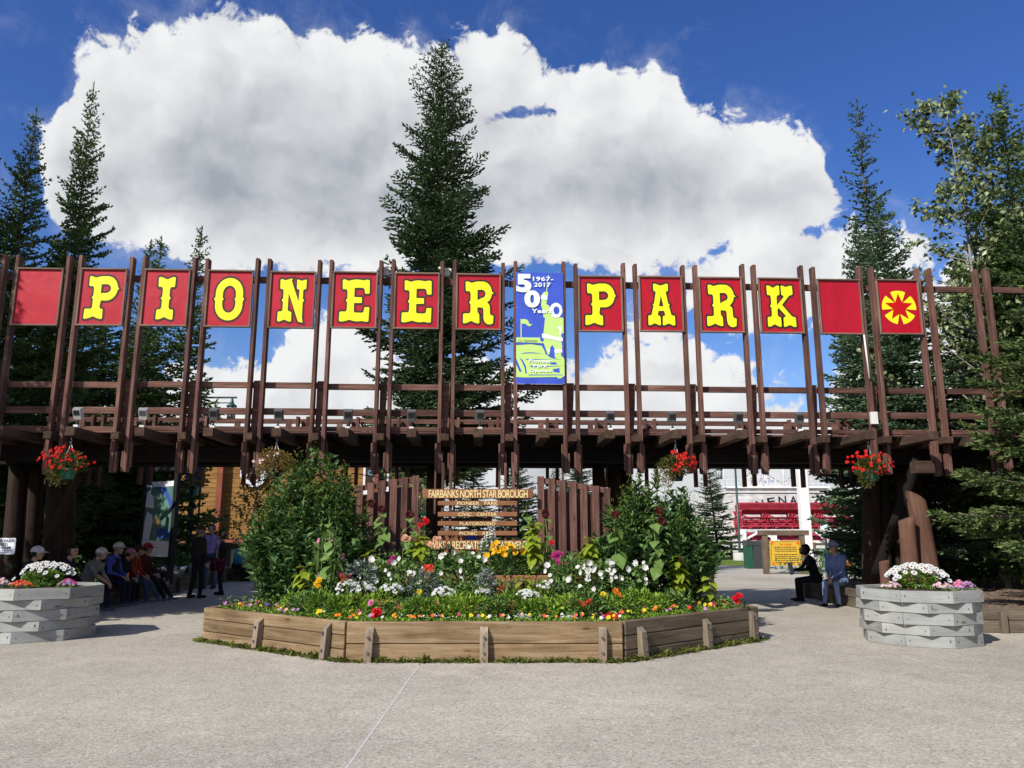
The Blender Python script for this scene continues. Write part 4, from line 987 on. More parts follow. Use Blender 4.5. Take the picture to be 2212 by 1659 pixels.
def tall_shrub(lab, cx, cy, z0, H, Rx, Ry, nst, seed, lean):
    """many upright leafy stems, dark lance leaves, yellow-green growing tips"""
    r = np.random.default_rng(seed); t = empty('leafy_shrub', (cx, cy, z0)); tag(t, lab, 'shrub', 'tall shrubs in the flower bed'); st = MB(); parts = []; tips = []
    for k in range(nst):
        a = r.uniform(0, 6.283); rr = math.sqrt(r.random()); ex, ey = math.cos(a) * rr, math.sin(a) * rr
        h = H * (1 - 0.62 * rr ** 2.0) * r.uniform(.66, 1.03); b0 = np.array([cx + ex * Rx * .68, cy + ey * Ry * .6, z0]); b1 = np.array([cx + ex * Rx + lean * h * .1, cy + ey * Ry, z0 + h])
        if k < 26: st.tube([b0, (b0 * .45 + b1 * .55) + np.array([0, 0, .12]), b1], [.012, .009, .004], 5, False)
        m_ = int(52 * h / H * r.uniform(.9, 1.2)); s = r.random(m_) ** 0.80; s = np.sort(s * .97 + .03)
        pts = b0 + (b1 - b0) * s[:, None] + np.array([0, 0, 1]) * (4 * .12 * s * (1 - s))[:, None] + r.normal(size=(m_, 3)) * .03
        ang = np.arange(m_) * 2.4 + r.uniform(0, 6); o = np.stack([np.cos(ang), np.sin(ang), np.full(m_, .15) + .5 * s], 1) + r.normal(size=(m_, 3)) * .2 + (b1 - b0) / h * .35
        V, F = leaves(pts, o, np.array([[0, 0, 1.0]]) + r.normal(size=(m_, 3)) * .35, r.uniform(.11, .19, m_), r.uniform(.048, .072, m_), .2, .22, .4)
        parts.append((V, F))
        if r.random() < .5 and h > H * .55:
            q = 26; pp = b1 + r.normal(size=(q, 3)) * np.array([.04, .04, .09]); V, F = leaves(pp, rdirs(r, q) + np.array([0, 0, 1.1]), rdirs(r, q), r.uniform(.05, .09, q), .022, .2, .1); tips.append((V, F))
    V, F, _ = cat(parts); add('foliage', np_mesh('foliage', V, F, M['shrub']), t)
    V, F, _ = cat(tips); add('shoot_tips', np_mesh('shoot_tips', V, F, M['shrub_tip']), t)
    st.build('stems', M['stem'], t)
tall_shrub('tall dark leafy shrub left of the park sign, reaching the gate beams', P(662, 1290, 13.2).x, 13.2, 0.42, 2.55, 1.14, .72, 235, 3, 0)
tall_shrub('broad dark leafy shrub right of the park sign, hiding the board screen end', P(1415, 1290, 13.3).x, 13.3, 0.42, 2.18, 1.18, .72, 230, 5, 0)

# flower meshes, in place of petals one by one: a ring of petals with a centre
def flower_mesh(name, n, rad, mats, cup=.3, wid=.7, disc=.22, rows=1, seed=0):
    r = np.random.default_rng(seed); parts = []
    for q in range(rows):
        a = np.arange(n) * 2 * math.pi / n + q * math.pi / n + r.normal(size=n) * .08; rr = rad * (1 - .3 * q)
        c = cup + .55 * q
        d = np.stack([np.cos(a), np.sin(a), np.full(n, c)], 1); up = np.stack([-np.cos(a) * c, -np.sin(a) * c, np.ones(n)], 1)
        V, F = leaves(np.zeros((n, 3)) + np.array([0, 0, .004 * q]), d, up, rr, 2 * rr * math.sin(math.pi / n) * wid * 2.2 if n < 9 else 2 * rr * math.sin(math.pi / n) * 1.25, .10, .12, .62); parts.append((V, F, 0))
    V, F, mi = cat(parts)
    b = MB(); b.v = [tuple(v) for v in V]; b.f = [tuple(f) for f in F]; b.mi = list(mi); b.sm = [False] * len(b.f)
    if disc: b.cur = 1; b.lathe([(disc * rad, .006), (disc * rad * .7, .25 * rad * disc + .010), (0.0005, .3 * rad * disc + .012)], (0, 0, 0), 8)
    me = bpy.data.meshes.new(name); me.from_pydata(b.v, [], b.f)
    for m_ in mats: me.materials.append(m_)
    me.polygons.foreach_set('material_index', b.mi); me.update(); return me
PAN = {c: flower_mesh('flower', 5, .042, [FL[c], FL['yellow'] if c != 'yellow' else M['disc']], .25, .8, .2, 1, 3) for c in FL}
DBL = {c: flower_mesh('flower', 9, .047, [FL[c], FL[c]], .25, .8, .25, 3, 4) for c in FL}
MAL = flower_mesh('flower', 6, .050, [FL['white'], FL['yellow']], .62, .85, .14, 1, 5)
MALP = flower_mesh('flower', 6, .052, [FL['pink'], FL['yellow']], .6, .85, .12, 1, 6)
DAI = flower_mesh('flower', 13, .046, [FL['white'], M['disc']], .12, .6, .24, 1, 7)
LIL = flower_mesh('flower', 6, .095, [FL['gold'], FL['orange']], .75, .55, .10, 1, 8)
SUNF = flower_mesh('flower', 15, .095, [FL['maroon'], M['disc']], .15, .6, .50, 2, 9)
PHL = flower_mesh('flower', 5, .026, [FL['white'], FL['white']], .2, .8, .15, 1, 10)
BEG = flower_mesh('flower', 6, .050, [FL['red'], FL['yellow']], .45, .8, .14, 2, 11)
def face_mw(p, n, s=1.0, spin=0.0):
    n = Vector(n).normalized(); return Matrix.Translation(Vector(p)) @ n.to_track_quat('Z', 'Y').to_matrix().to_4x4() @ Matrix.Rotation(spin, 4, 'Z') @ Matrix.Scale(s, 4)
def bloom(me, p, parent, n=None, s=1.0):
    n = n if n is not None else Vector((rng.normal() * .35 - .25, -.75 + rng.normal() * .25, .55 + rng.random() * .5))
    return add('flower', me, parent, face_mw(p, n, s, rng.random() * 6.28))

# mallows: bushy, big white saucers facing the sun
def mallow(lab, px0, px1, py0, py1, Y, z0, n, seed, col=MAL, name='mallow_plant', nleaf=420, leafmat_='mallow'):
    a, c = P(px0, py0, Y), P(px1, py1, Y); cx = (a.x + c.x) / 2; w = (c.x - a.x) / 2; zt = a.z; zl = c.z
    t = empty(name, (cx, Y, z0)); tag(t, lab, 'flowering plant', 'mallows in the flower bed')
    r = np.random.default_rng(seed); cz = (zt + z0) / 2
    leaf_mass('foliage', r, (cx, Y + .06, cz - .04), (w * 1.0, .30, (zt - z0) / 2), nleaf, .085, .075, M[leafmat_], t, curl=.2)
    st = MB()
    for k in range(9):
        x = cx + r.uniform(-w, w) * .7; st.tube([(cx + (x - cx) * .3, Y, z0 - .02), (x, Y, cz), (x * 1.0, Y - .02, zt - .05)], .006, 5, False)
    st.build('stems', M['stem'], t)
    for k in range(n):
        u, v = r.random(), r.random() ** .8
        p = Vector((cx + (u - .5) * 2.05 * w, 0, zl + (zt - zl) * v)); e = min(1, ((p.x - cx) / w) ** 2 * .6 + ((p.z - cz) / max(.05, (zt - z0) / 2)) ** 2 * .5); p.y = Y + .04 - .30 * math.sqrt(max(0, 1 - e)) - .03
        add('flower', col, t, face_mw(p, (r.normal() * .6 - .2, -.8, .35 + r.normal() * .5), r.uniform(.62, 1.15), r.random() * 6))
    return t
mallow('white mallow left of the middle of the bed, in front of the grey foliage', 775, 915, 1205, 1275, 12.3, .60, 26, 1)
mallow('tall white mallow covering the lowest board of the park sign', 938, 1048, 1183, 1250, 12.9, .62, 13, 2, nleaf=520)
mallow('long white mallow mound right of the middle of the bed', 1180, 1330, 1206, 1275, 12.3, .60, 30, 3, nleaf=560)
mallow('white mallow at the right foot of the long white mound', 1310, 1392, 1210, 1265, 12.4, .60, 14, 4, nleaf=260)
mallow('pink mallow standing against the left tall shrub', 672, 745, 1155, 1270, 12.5, .48, 7, 6, MALP, nleaf=300)
mallow('small pale mallow at the left foot of the grey foliage', 735, 775, 1250, 1290, 12.0, .46, 6, 7, PHL, nleaf=120)

# low clusters of small white phlox
def cluster(name, lab, x, y, Y, w, h, n, me, leafm, seed, cat_='flowering plant', group='white phlox clusters', sz=1.0, nl=110, ll=.05):
    p = P(x, y, Y); t = empty(name, (p.x, Y, p.z - h)); tag(t, lab, cat_, group); r = np.random.default_rng(seed)
    leaf_mass('foliage', r, (p.x, Y, p.z - h * .35), (w, w * .7, h * .65), nl, ll, ll * .45, M[leafm], t)
    for k in range(n):
        d = rdirs(r, 1)[0]; d[1] = -abs(d[1]) * .9; d[2] = abs(d[2]) * .9
        add('flower', me, t, face_mw((p.x + d[0] * w, Y + d[1] * w * .7, p.z - h * .35 + d[2] * h * .68), (d[0] * .6, -.75, .5 + d[2]), sz * r.uniform(.8, 1.25), r.random() * 6))
    return t
cluster('phlox_plant', 'white phlox cluster under the left end of the left white mallow', 752, 1262, 11.95, .17, .20, 26, PHL, 'bedgreen', 1)
cluster('phlox_plant', 'white phlox cluster below the left white mallow', 785, 1266, 11.95, .18, .22, 30, PHL, 'bedgreen', 2)
cluster('phlox_plant', 'white phlox cluster at the right foot of the left white mallow', 845, 1268, 11.9, .17, .20, 26, PHL, 'bedgreen', 3)
cluster('phlox_plant', 'white phlox cluster below the tall middle mallow', 960, 1276, 11.8, .17, .18, 26, PHL, 'bedgreen', 4)
cluster('phlox_plant', 'white phlox cluster left of the small red spike', 1042, 1274, 11.8, .10, .14, 12, PHL, 'bedgreen', 5)
cluster('phlox_plant', 'white phlox cluster in the middle tier, under the lime amaranth', 1138, 1282, 11.75, .19, .16, 34, PHL, 'bedgreen', 6)
cluster('phlox_plant', 'white phlox cluster at the left foot of the long white mound', 1175, 1262, 12.0, .12, .16, 14, PHL, 'bedgreen', 8)
# silver foliage
for k, (lab, x, y, w) in enumerate((('silver grey foliage plant left of the left white mallow', 778, 1235, .24), ('silver grey foliage plant right of the left white mallow', 915, 1262, .26), ('silver grey foliage plant beside the cedar step board', 1052, 1258, .13))):
    p = P(x, y, 12.0); t = empty('dusty_miller', (p.x, 12.0, .5)); tag(t, lab, 'foliage plant', 'silver foliage plants')
    leaf_mass('foliage', rng, (p.x, 12.05, p.z - .05), (w, .18, .22), 260, .09, .03, M['silver'], t, up=.6)
# lilies, foxglove, dahlias
def lilies():
    p = P(1095, 1185, 13.1); t = empty('lily_plant', (p.x, 13.1, .9)); tag(t, 'golden yellow lilies in bloom below the right end of the park sign', 'lily'); r = np.random.default_rng(3)
    leaf_mass('foliage', r, (p.x + .02, 13.1, p.z - .26), (.24, .20, .26), 420, .12, .020, M['shrub'], t, up=.5)
    st = MB()
    for k in range(8): st.tube([(p.x + r.uniform(-.1, .1), 13.1, .9), (p.x + r.uniform(-.2, .2), 13.05, p.z)], .006, 5, False)
    st.build('stems', M['stem'], t)
    for k in range(20): add('flower', LIL, t, face_mw((p.x + r.uniform(-.25, .30), 13.0 - r.random() * .12, p.z + r.uniform(-.10, .09)), (r.normal() * .6, -.7, .5 + r.normal() * .4), r.uniform(.55, .85), r.random() * 6))
    add('flower', LIL, t, face_mw((P(1052, 1202, 13).x, 12.98, P(1052, 1202, 13).z), (-.2, -.8, .4), .8, 1))
lilies()
bell = MB(); bell.lathe([(.006, 0), (.018, -.012), (.022, -.04), (.034, -.058)], (0, 0, 0), 8); BELL = bell.mesh('flower', FL['white'])
def foxglove(lab, x, yt, yb, Y, seed):
    p0, p1 = P(x, yb, Y), P(x, yt, Y); r = np.random.default_rng(seed); t = empty('foxglove', (p0.x, Y, p0.z - .25)); tag(t, lab, 'foxglove', 'white foxgloves')
    b = MB(); b.tube([(p0.x, Y, p0.z - .3), (p0.x, Y, p0.z), (p1.x + .02, Y, p1.z)], [.009, .008, .003], 6, False); b.build('stem', M['stem'], t)
    n = 17
    for k in range(n):
        f = k / n; a = r.uniform(-2.6, .3); q = Vector((p0.x + .04 * math.cos(a), Y + .04 * math.sin(a), p0.z + (p1.z - p0.z) * f)); s = 1.25 - .75 * f
        add('flower', BELL, t, Matrix.Translation(q) @ Matrix.Rotation(a, 4, 'Z') @ Matrix.Rotation(-.8, 4, 'Y') @ Matrix.Scale(s, 4))
    leaf_mass('foliage', r, (p0.x, Y, p0.z - .12), (.13, .12, .14), 50, .13, .05, M['mallow'], t)
foxglove('white foxglove spike in front of the picnic area board', 1059, 1133, 1168, 13.5, 1)
foxglove('shorter white foxglove left of the tall spike', 1046, 1152, 1184, 13.45, 2)
def single(name, lab, x, y, Y, me, n, spread, zb, cat_, seed, s=1.0, leafm='mallow', group=None, nl=60, ll=.08):
    p = P(x, y, Y); r = np.random.default_rng(seed); t = empty(name, (p.x, Y, zb)); tag(t, lab, cat_, group)
    leaf_mass('foliage', r, (p.x, Y + .03, (zb + p.z) / 2 - .04), (spread + .07, .10, max(.06, (p.z - zb) / 2)), nl, ll, ll * .42, M[leafm], t)
    b = MB(); b.tube([(p.x, Y, zb), (p.x, Y, p.z)], .006, 5, False); b.build('stem', M['stem'], t)
    for k in range(n): add('flower', me, t, face_mw((p.x + r.uniform(-1, 1) * spread, Y - .05 - r.random() * .04, p.z + r.uniform(-.7, .7) * spread), (r.normal() * .3, -.85, .45), s * r.uniform(.85, 1.15), r.random() * 6))
for k, a in enumerate((('dahlia_plant', 'peach dahlia left of the park sign, by the board screen', 871, 1160, 13.0, DBL['peach'], 4, .10, .9, 'dahlia'), ('dahlia_plant', 'peach dahlia over the left end of the lowest sign board', 941, 1172, 12.9, DBL['peach'], 5, .10, .9, 'dahlia'),
        ('dahlia_plant', 'dark red zinnia between the two left white mallows', 924, 1226, 12.2, DBL['coral'], 5, .08, .62, 'zinnia'), ('dahlia_plant', 'bright pink dahlia above the left white mallow', 851, 1212, 12.5, DBL['magenta'], 5, .09, .62, 'dahlia'),
        ('dahlia_plant', 'magenta phlox clump at the left end of the right white mound', 1213, 1214, 12.45, DBL['magenta'], 4, .06, .62, 'phlox'), ('dahlia_plant', 'deep pink phlox behind the right white mound', 1203, 1196, 12.9, DBL['magenta'], 6, .08, .9, 'phlox'),
        ('dahlia_plant', 'small red dahlia on the right board screen', 1192, 1171, 13.2, DBL['red'], 1, .01, .9, 'dahlia'), ('dahlia_plant', 'scarlet hanging bloom left of the park sign', 917, 1126, 14.0, DBL['red'], 5, .10, .9, 'flower'),
        ('dahlia_plant', 'large red dahlia at the front left of the bed', 820, 1322, 10.85, DBL['red'], 3, .06, .42, 'dahlia'), ('dahlia_plant', 'pink dahlia in the front foliage, left half', 803, 1300, 11.1, DBL['pink'], 1, .01, .42, 'dahlia'),
        ('dahlia_plant', 'two red orange dahlias at the front right of the bed', 1268, 1295, 11.0, DBL['coral'], 4, .09, .42, 'dahlia'), ('dahlia_plant', 'yellow marigold in the front foliage, left of centre', 908, 1279, 11.3, DBL['yellow'], 1, .01, .42, 'marigold'),
        ('dahlia_plant', 'yellow dahlia at the right, above the foliage', 1301, 1284, 11.3, DBL['yellow'], 1, .01, .42, 'dahlia'), ('dahlia_plant', 'orange dahlia pair right of the yellow dahlia', 1335, 1282, 11.4, DBL['orange'], 3, .06, .42, 'dahlia'),
        ('dahlia_plant', 'golden marigold pair at the left edge of the bed foliage', 684, 1255, 11.9, DBL['gold'], 4, .09, .46, 'marigold'), ('dahlia_plant', 'red geranium at the right front corner of the bed', 1589, 1290, 12.15, DBL['red'], 5, .08, .44, 'geranium'),
        ('dahlia_plant', 'red geranium low on the front right timber', 1322, 1330, 10.75, DBL['red'], 3, .05, .42, 'geranium'), ('dahlia_plant', 'pink phlox beside the lime amaranth of the middle tier', 1126, 1262, 12.2, DBL['palepink'], 4, .08, .62, 'phlox'))):
    single(*a, seed=40 + k, group='dahlias and zinnias of the bed')
# scarlet salvia spikes
for k, (x, y, Y, lab) in enumerate(((745, 1255, 12.0, 'scarlet salvia spikes left of the silver foliage'), (1086, 1278, 11.8, 'thin red celosia spike in front of the cedar step board'))):
    p = P(x, y, Y); t = empty('salvia', (p.x, Y, .5)); tag(t, lab, 'salvia'); r = np.random.default_rng(k)
    for j in range(3 if k == 0 else 1):
        b = MB(); x0 = p.x + (j - 1) * .05 if k == 0 else p.x; b.tube([(x0, Y, .5), (x0, Y, p.z + .05 + .03 * j)], .004, 5, False); b.build('stem', M['stem'], t)
        q = 40; pts = np.stack([x0 + r.normal(size=q) * .010, Y + r.normal(size=q) * .010, p.z + r.uniform(-.08, .10, q)], 1); V, F = leaves(pts, rdirs(r, q) + np.array([0, 0, .5]), rdirs(r, q), .035, .018); add('flower_spike', np_mesh('flower_spike', V, F, FL['coral'] if k == 0 else FL['red']), t)
    leaf_mass('foliage', r, (p.x, Y, p.z - .14), (.10, .08, .09), 40, .06, .03, M['bedgreen'], t)

# single big leaves: sunflowers and lime amaranths
def big_leaf(name, L, Wd, mat, heart=True):
    b = MB(); out = [(0, 0), (.10, .28), (.28, .46), (.5, .44), (.75, .24), (1, 0)] if heart else [(0, 0), (.12, .14), (.35, .40), (.55, .42), (.8, .2), (1, 0)]
    z = lambda t: .10 * math.sin(t * 2.6) - .16 * t * t
    vs = [(t * L, 0, z(t) * L) for t, _ in out] + [(t * L, w * Wd, (z(t) + .10 * w) * L) for t, w in out[1:-1]] + [(t * L, -w * Wd, (z(t) + .10 * w) * L) for t, w in out[1:-1]]; n = len(out); m_ = n - 2
    fs = []
    for k in range(m_ - 1): fs += [(k + 1, k + 2, n + k + 1, n + k), (k + 2, k + 1, n + m_ + k, n + m_ + k + 1)]
    fs += [(0, 1, n), (1, 0, n + m_), (n - 2, n - 1, n + m_ - 1), (n - 1, n - 2, n + 2 * m_ - 1)]
    b.put(vs, fs); return b.mesh(name, mat)
SLEAF = big_leaf('leaf', .20, .17, M['heart']); ALEAF = big_leaf('leaf', .135, .085, M['lime'], False)
def leaf_mw(p, az, pitch, s, roll=0.0): return Matrix.Translation(Vector(p)) @ Matrix.Rotation(az, 4, 'Z') @ Matrix.Rotation(-pitch, 4, 'Y') @ Matrix.Rotation(roll, 4, 'X') @ Matrix.Scale(s, 4)
def sunflower(lab, x, yt, yb, Y, nl, heads, seed, s=1.0):
    p0, p1 = P(x, yb, Y), P(x, yt, Y); r = random.Random(seed); t = empty('sunflower', (p0.x, Y, p0.z)); tag(t, lab, 'sunflower', 'sunflowers in the bed')
    lx = r.uniform(-.05, .05); pt = lambda f: Vector((p0.x + lx * f + .02 * math.sin(5 * f), Y, p0.z + (p1.z - p0.z) * f))
    b = MB(); b.tube([pt(f) for f in (0, .25, .5, .75, 1)], [.014, .013, .011, .009, .006], 7, False); b.build('stem', M['stem'], t)
    for k in range(nl):
        f = .18 + .80 * k / nl; a = k * 2.4 + r.uniform(-.5, .5)
        if math.sin(a) > .5: a = -a
        add('leaf', SLEAF, t, leaf_mw(pt(f), a, r.uniform(-1.0, -.25), 1.25 * s * r.uniform(.75, 1.15) * (1.1 - .35 * f), r.uniform(-.5, .5)))
    for dx, dy in heads:
        q = P(x + dx, yt + dy, Y); add('flower_head', SUNF, t, face_mw((q.x, Y - .05, q.z), (r.uniform(-.4, .4), -.85, r.uniform(-.1, .5)), r.uniform(.7, .95), r.random()))
sunflower('lone sunflower stem with pale heart leaves before the left tall shrub', 713, 1118, 1270, 12.2, 12, [], 1)
sunflower('sunflower with dark drooping heads before the left board screen', 818, 1096, 1200, 13.3, 9, [(8, 4), (-15, -8)], 2)
sunflower('sunflower with a dark head at the right end of the left screen', 888, 1108, 1190, 13.4, 7, [(-2, 4)], 3)
sunflower('leafy sunflower without bloom right of the park sign', 1143, 1092, 1200, 13.4, 8, [], 4)
sunflower('sunflower with a maroon head on the right board screen', 1180, 1106, 1200, 13.5, 6, [(-2, 4)], 5)
sunflower('large leaved sunflower with maroon head before the right shrub', 1328, 1108, 1240, 12.4, 11, [(0, 4)], 6, 1.15)
sunflower('sunflower with two maroon heads at the right of the right shrub', 1420, 1110, 1262, 12.3, 13, [(9, 16), (2, -6)], 7)
def amaranth(lab, x, yt, yb, Y, n, seed, s=1.0, tassel='maroon'):
    p0, p1 = P(x, yb, Y), P(x, yt, Y); r = random.Random(seed); t = empty('amaranth', (p0.x, Y, p0.z)); tag(t, lab, 'amaranth', 'lime leaved amaranths'); H = p1.z - p0.z
    b = MB(); b.tube([(p0.x, Y, p0.z), (p1.x, Y, p1.z)], [.010, .004], 6, False); b.build('stem', M['stem'], t)
    for k in range(n):
        f = .12 + .88 * k / n; a = k * 2.4 + r.uniform(-.4, .4)
        add('leaf', ALEAF, t, leaf_mw((p0.x, Y, p0.z + H * f), a, r.uniform(-.75, .0) + (.4 if f > .9 else 0), 1.75 * s * r.uniform(.8, 1.25) * (1.15 - .45 * f), r.uniform(-.4, .4)))
    if tassel:
        rr = np.random.default_rng(seed); q = 50; z = rr.uniform(-.16, .02, q); pts = np.stack([p1.x + rr.normal(size=q) * .012, Y - .07 + rr.normal(size=q) * .012, p1.z - .03 + z], 1)
        V, F = leaves(pts, rdirs(rr, q) + np.array([0, 0, -.6]), rdirs(rr, q), .03, .016); add('tassel', np_mesh('tassel', V, F, FL[tassel]), t)
for k, a in enumerate((('lime amaranth before the right board screen, beside the park sign', 1152, 1128, 1215, 13.0, 44, 1), ('lime amaranth against the right shrub, left side', 1273, 1160, 1225, 12.8, 30, 2), ('lime amaranth with red tassel at the right edge of the bed', 1467, 1200, 1275, 12.6, 34, 3),
        ('lime amaranth before the sign, at its lower left corner', 906, 1155, 1200, 13.1, 26, 4), ('lime amaranth left of the left white mallow', 795, 1188, 1225, 12.9, 18, 5), ('lime amaranth with red tassel at the foot of the left shrub', 655, 1222, 1272, 12.2, 18, 6),
        ('small lime amaranth leaning out at the right corner of the bed', 1535, 1245, 1295, 12.5, 13, 7), ('lime amaranth in the middle tier right of the cedar board', 1131, 1242, 1280, 12.0, 14, 8))): amaranth(*a)

# front foliage clumps, each a plant
fx = [(640, 1296, 11.9), (668, 1290, 11.7), (700, 1296, 11.6), (735, 1298, 11.4), (772, 1298, 11.3), (820, 1296, 11.2), (862, 1298, 11.2), (905, 1306, 11.0), (948, 1308, 11.0), (985, 1302, 11.1), (1022, 1308, 11.0), (1066, 1308, 11.0), (1105, 1305, 11.1), (1145, 1308, 11.0), (1185, 1304, 11.1), (1228, 1304, 11.1), (1262, 1306, 11.0), (1302, 1300, 11.2), (1345, 1292, 11.4), (1385, 1284, 11.7), (1422, 1278, 11.9), (1455, 1282, 12.0)]
ORD = 'first second third fourth fifth sixth seventh eighth ninth tenth eleventh twelfth thirteenth fourteenth fifteenth sixteenth seventeenth eighteenth nineteenth twentieth twenty-first twenty-second'.split()
lab_by = lambda x: ('left of the left-hand front stake' if x < 790 else 'between the left and middle front stakes' if x < 1046 else 'between the middle and right front stakes' if x < 1300 else 'near the right side timbers')
for k, (x, y, Y) in enumerate(fx):
    p = P(x, y, Y); t = empty('foliage_clump', (p.x, Y, .42)); tag(t, 'bright green leafy clump, %s from the left in the front row of the bed' % ORD[k], 'foliage plant', 'front row foliage clumps'); r = np.random.default_rng(100 + k)
    leaf_mass('foliage', r, (p.x, Y, .56), (r.uniform(.20, .28), .22, r.uniform(.12, .23)), 340, r.uniform(.065, .115), r.uniform(.024, .040), M[('bedgreen2', 'bedgreen', 'mallow', 'bedgreen2', 'bedgreen')[k * 7 % 5]], t, up=.5, zmin=.44)
# low filler between the taller plants: one uncountable green mass
def filler():
    r = np.random.default_rng(9); pts = []; 
    def inside(poly, q):
        c = False; n = len(poly); j = n - 1
        for i in range(n):
            if (poly[i][1] > q[1]) != (poly[j][1] > q[1]) and q[0] < (poly[j][0] - poly[i][0]) * (q[1] - poly[i][1]) / (poly[j][1] - poly[i][1]) + poly[i][0]: c = not c
            j = i
        return c
    inn = inset(outer, .955); a = r.uniform((-4.7, 10.3), (3.9, 14.9), (14000, 2))
    for q in a:
        if not inside(inn, q): continue
        if inside(T3, q): z = .93
        elif inside(T2, q): z = .63
        else: z = .44
        pts.append((q[0], q[1], z))
    pts = np.array(pts); n = len(pts); pts[:, 2] += r.random(n) ** 2 * (.05 + .13 * (pts[:, 1] > 12.0))
    V, F = leaves(pts, rdirs(r, n) * np.array([1, 1, .4]) + np.array([0, 0, .55]), np.array([[0, 0, 1.0]]) + r.normal(size=(n, 3)) * .4, r.uniform(.035, .075, n), r.uniform(.016, .03, n), .2, .15)
    o = add('ground_cover', np_mesh('ground_cover', V, F, M['bedgreen'])); tag(o, 'low green ground cover between the plants of the flower bed', 'ground cover', kind='stuff')
    # a second mass of loose leafy growth in the tiers behind
    q = r.uniform((-2.3, 12.0), (1.9, 14.3), (5200, 2)); n = len(q); z = np.where(q[:, 1] > 13.0, .95, .65) + r.random(n) ** 1.4 * np.where(q[:, 1] > 13.0, .32, .24)
    p = np.stack([q[:, 0], q[:, 1], z], 1); V, F = leaves(p, rdirs(r, n) + np.array([0, -.2, .5]), np.array([[0, 0, 1.0]]) + r.normal(size=(n, 3)) * .5, r.uniform(.05, .10, n), r.uniform(.022, .045, n), .2, .15)
    o = add('loose_growth', np_mesh('loose_growth', V, F, M['mallow'])); tag(o, 'loose leafy growth filling the upper tiers of the bed', 'ground cover', kind='stuff')
filler()
# pansies and portulacas along the edge: each a little plant with its flower
tuft = np_mesh('foliage', *leaves(np.random.default_rng(5).normal(size=(26, 3)) * np.array([.05, .05, .012]), rdirs(np.random.default_rng(6), 26) + np.array([0, 0, .7]), rdirs(np.random.default_rng(7), 26), .045, .018), M['bedgreen2'])
cols = ['yellow', 'orange', 'red', 'pink', 'magenta', 'lilac', 'yellow', 'orange', 'coral', 'white', 'violet', 'peach', 'yellow', 'lilac', 'coral', 'magenta']
rf = random.Random(77)
def ordinal(n):
    return ('first second third fourth fifth sixth seventh eighth ninth tenth eleventh twelfth thirteenth fourteenth fifteenth sixteenth seventeenth eighteenth nineteenth twentieth'.split() + ['%dth' % k for k in range(21, 60)])[n]
def edge_plants():
    made = {}
    for (p, q, n, sec) in ((BA, BB, 44, 'left side timbers'), (BB, BC, 36, 'front timbers'), (BC, BD, 44, 'right side timbers')):
        d = (q - p).normalized(); nn = Vector((-d.y, d.x, 0)); Ln = (q - p).length
        for k in range(n):
            c = rf.choice(cols); w = p + d * (Ln * (k + rf.random()) / n) + nn * (.15 + rf.random() * (.40 if sec == 'front timbers' else .75)); w.z = .445 + rf.random() * .03
            o = add('pansy', tuft, None, Matrix.Translation(w) @ Matrix.Rotation(rf.random() * 6, 4, 'Z') @ Matrix.Scale(rf.uniform(.8, 1.3), 4))
            made.setdefault((c, sec), []).append((w.x, o))
            for j in range(1 if rf.random() < .7 else 2):
                add('flower', PAN[c], o, face_mw(w + Vector((rf.uniform(-.05, .05), rf.uniform(-.05, .02), .05 + rf.random() * .04)), (rf.uniform(-.5, .2), -.75, rf.uniform(.4, 1)), rf.uniform(.36, .72), rf.random() * 6))
    for (c, sec), lst in made.items():
        lst.sort(key=lambda q: q[0])
        for k, (_, o) in enumerate(lst):
            which = ordinal(k) + ' ' if len(lst) > 1 else 'only '
            tag(o, '%slow %s bedding flower from the left just inside the %s' % (which, c, sec) if len(lst) > 1 else 'only low %s bedding flower just inside the %s' % (c, sec), 'flower', '%s bedding flowers by the %s' % (c, sec))
edge_plants()
# sweet alyssum: a haze of tiny white flowers
def alyssum():
    r = np.random.default_rng(21); pts = []
    for (x, y, Y, w, n) in ((575, 1302, 12.2, .35, 120), (735, 1322, 11.0, .45, 190), (655, 1312, 11.6, .40, 140), (640, 1300, 11.9, .25, 60), (1230, 1338, 10.7, .20, 60), (1340, 1322, 11.0, .35, 90), (1380, 1314, 11.2, .25, 80), (1480, 1298, 11.8, .30, 90), (1130, 1338, 10.7, .30, 50), (930, 1338, 10.7, .5, 40)):
        p = G(x, y, .47); k = r.normal(size=(n, 2)) * np.array([w, .13]) * .5
        pts.append(np.stack([p.x + k[:, 0], p.y + k[:, 1], np.full(n, .48) + r.random(n) * .05], 1))
    pts = np.concatenate(pts); n = len(pts); V, F = leaves(pts, rdirs(r, n) * np.array([1, 1, .3]), np.array([[0, -.6, 1.0]]) + r.normal(size=(n, 3)) * .2, .026, .024, .05, .05, .5)
    o = add('sweet_alyssum', np_mesh('sweet_alyssum', V, F, FL['white'])); tag(o, 'haze of tiny white alyssum flowers along the front of the bed', 'alyssum', kind='stuff')
alyssum()
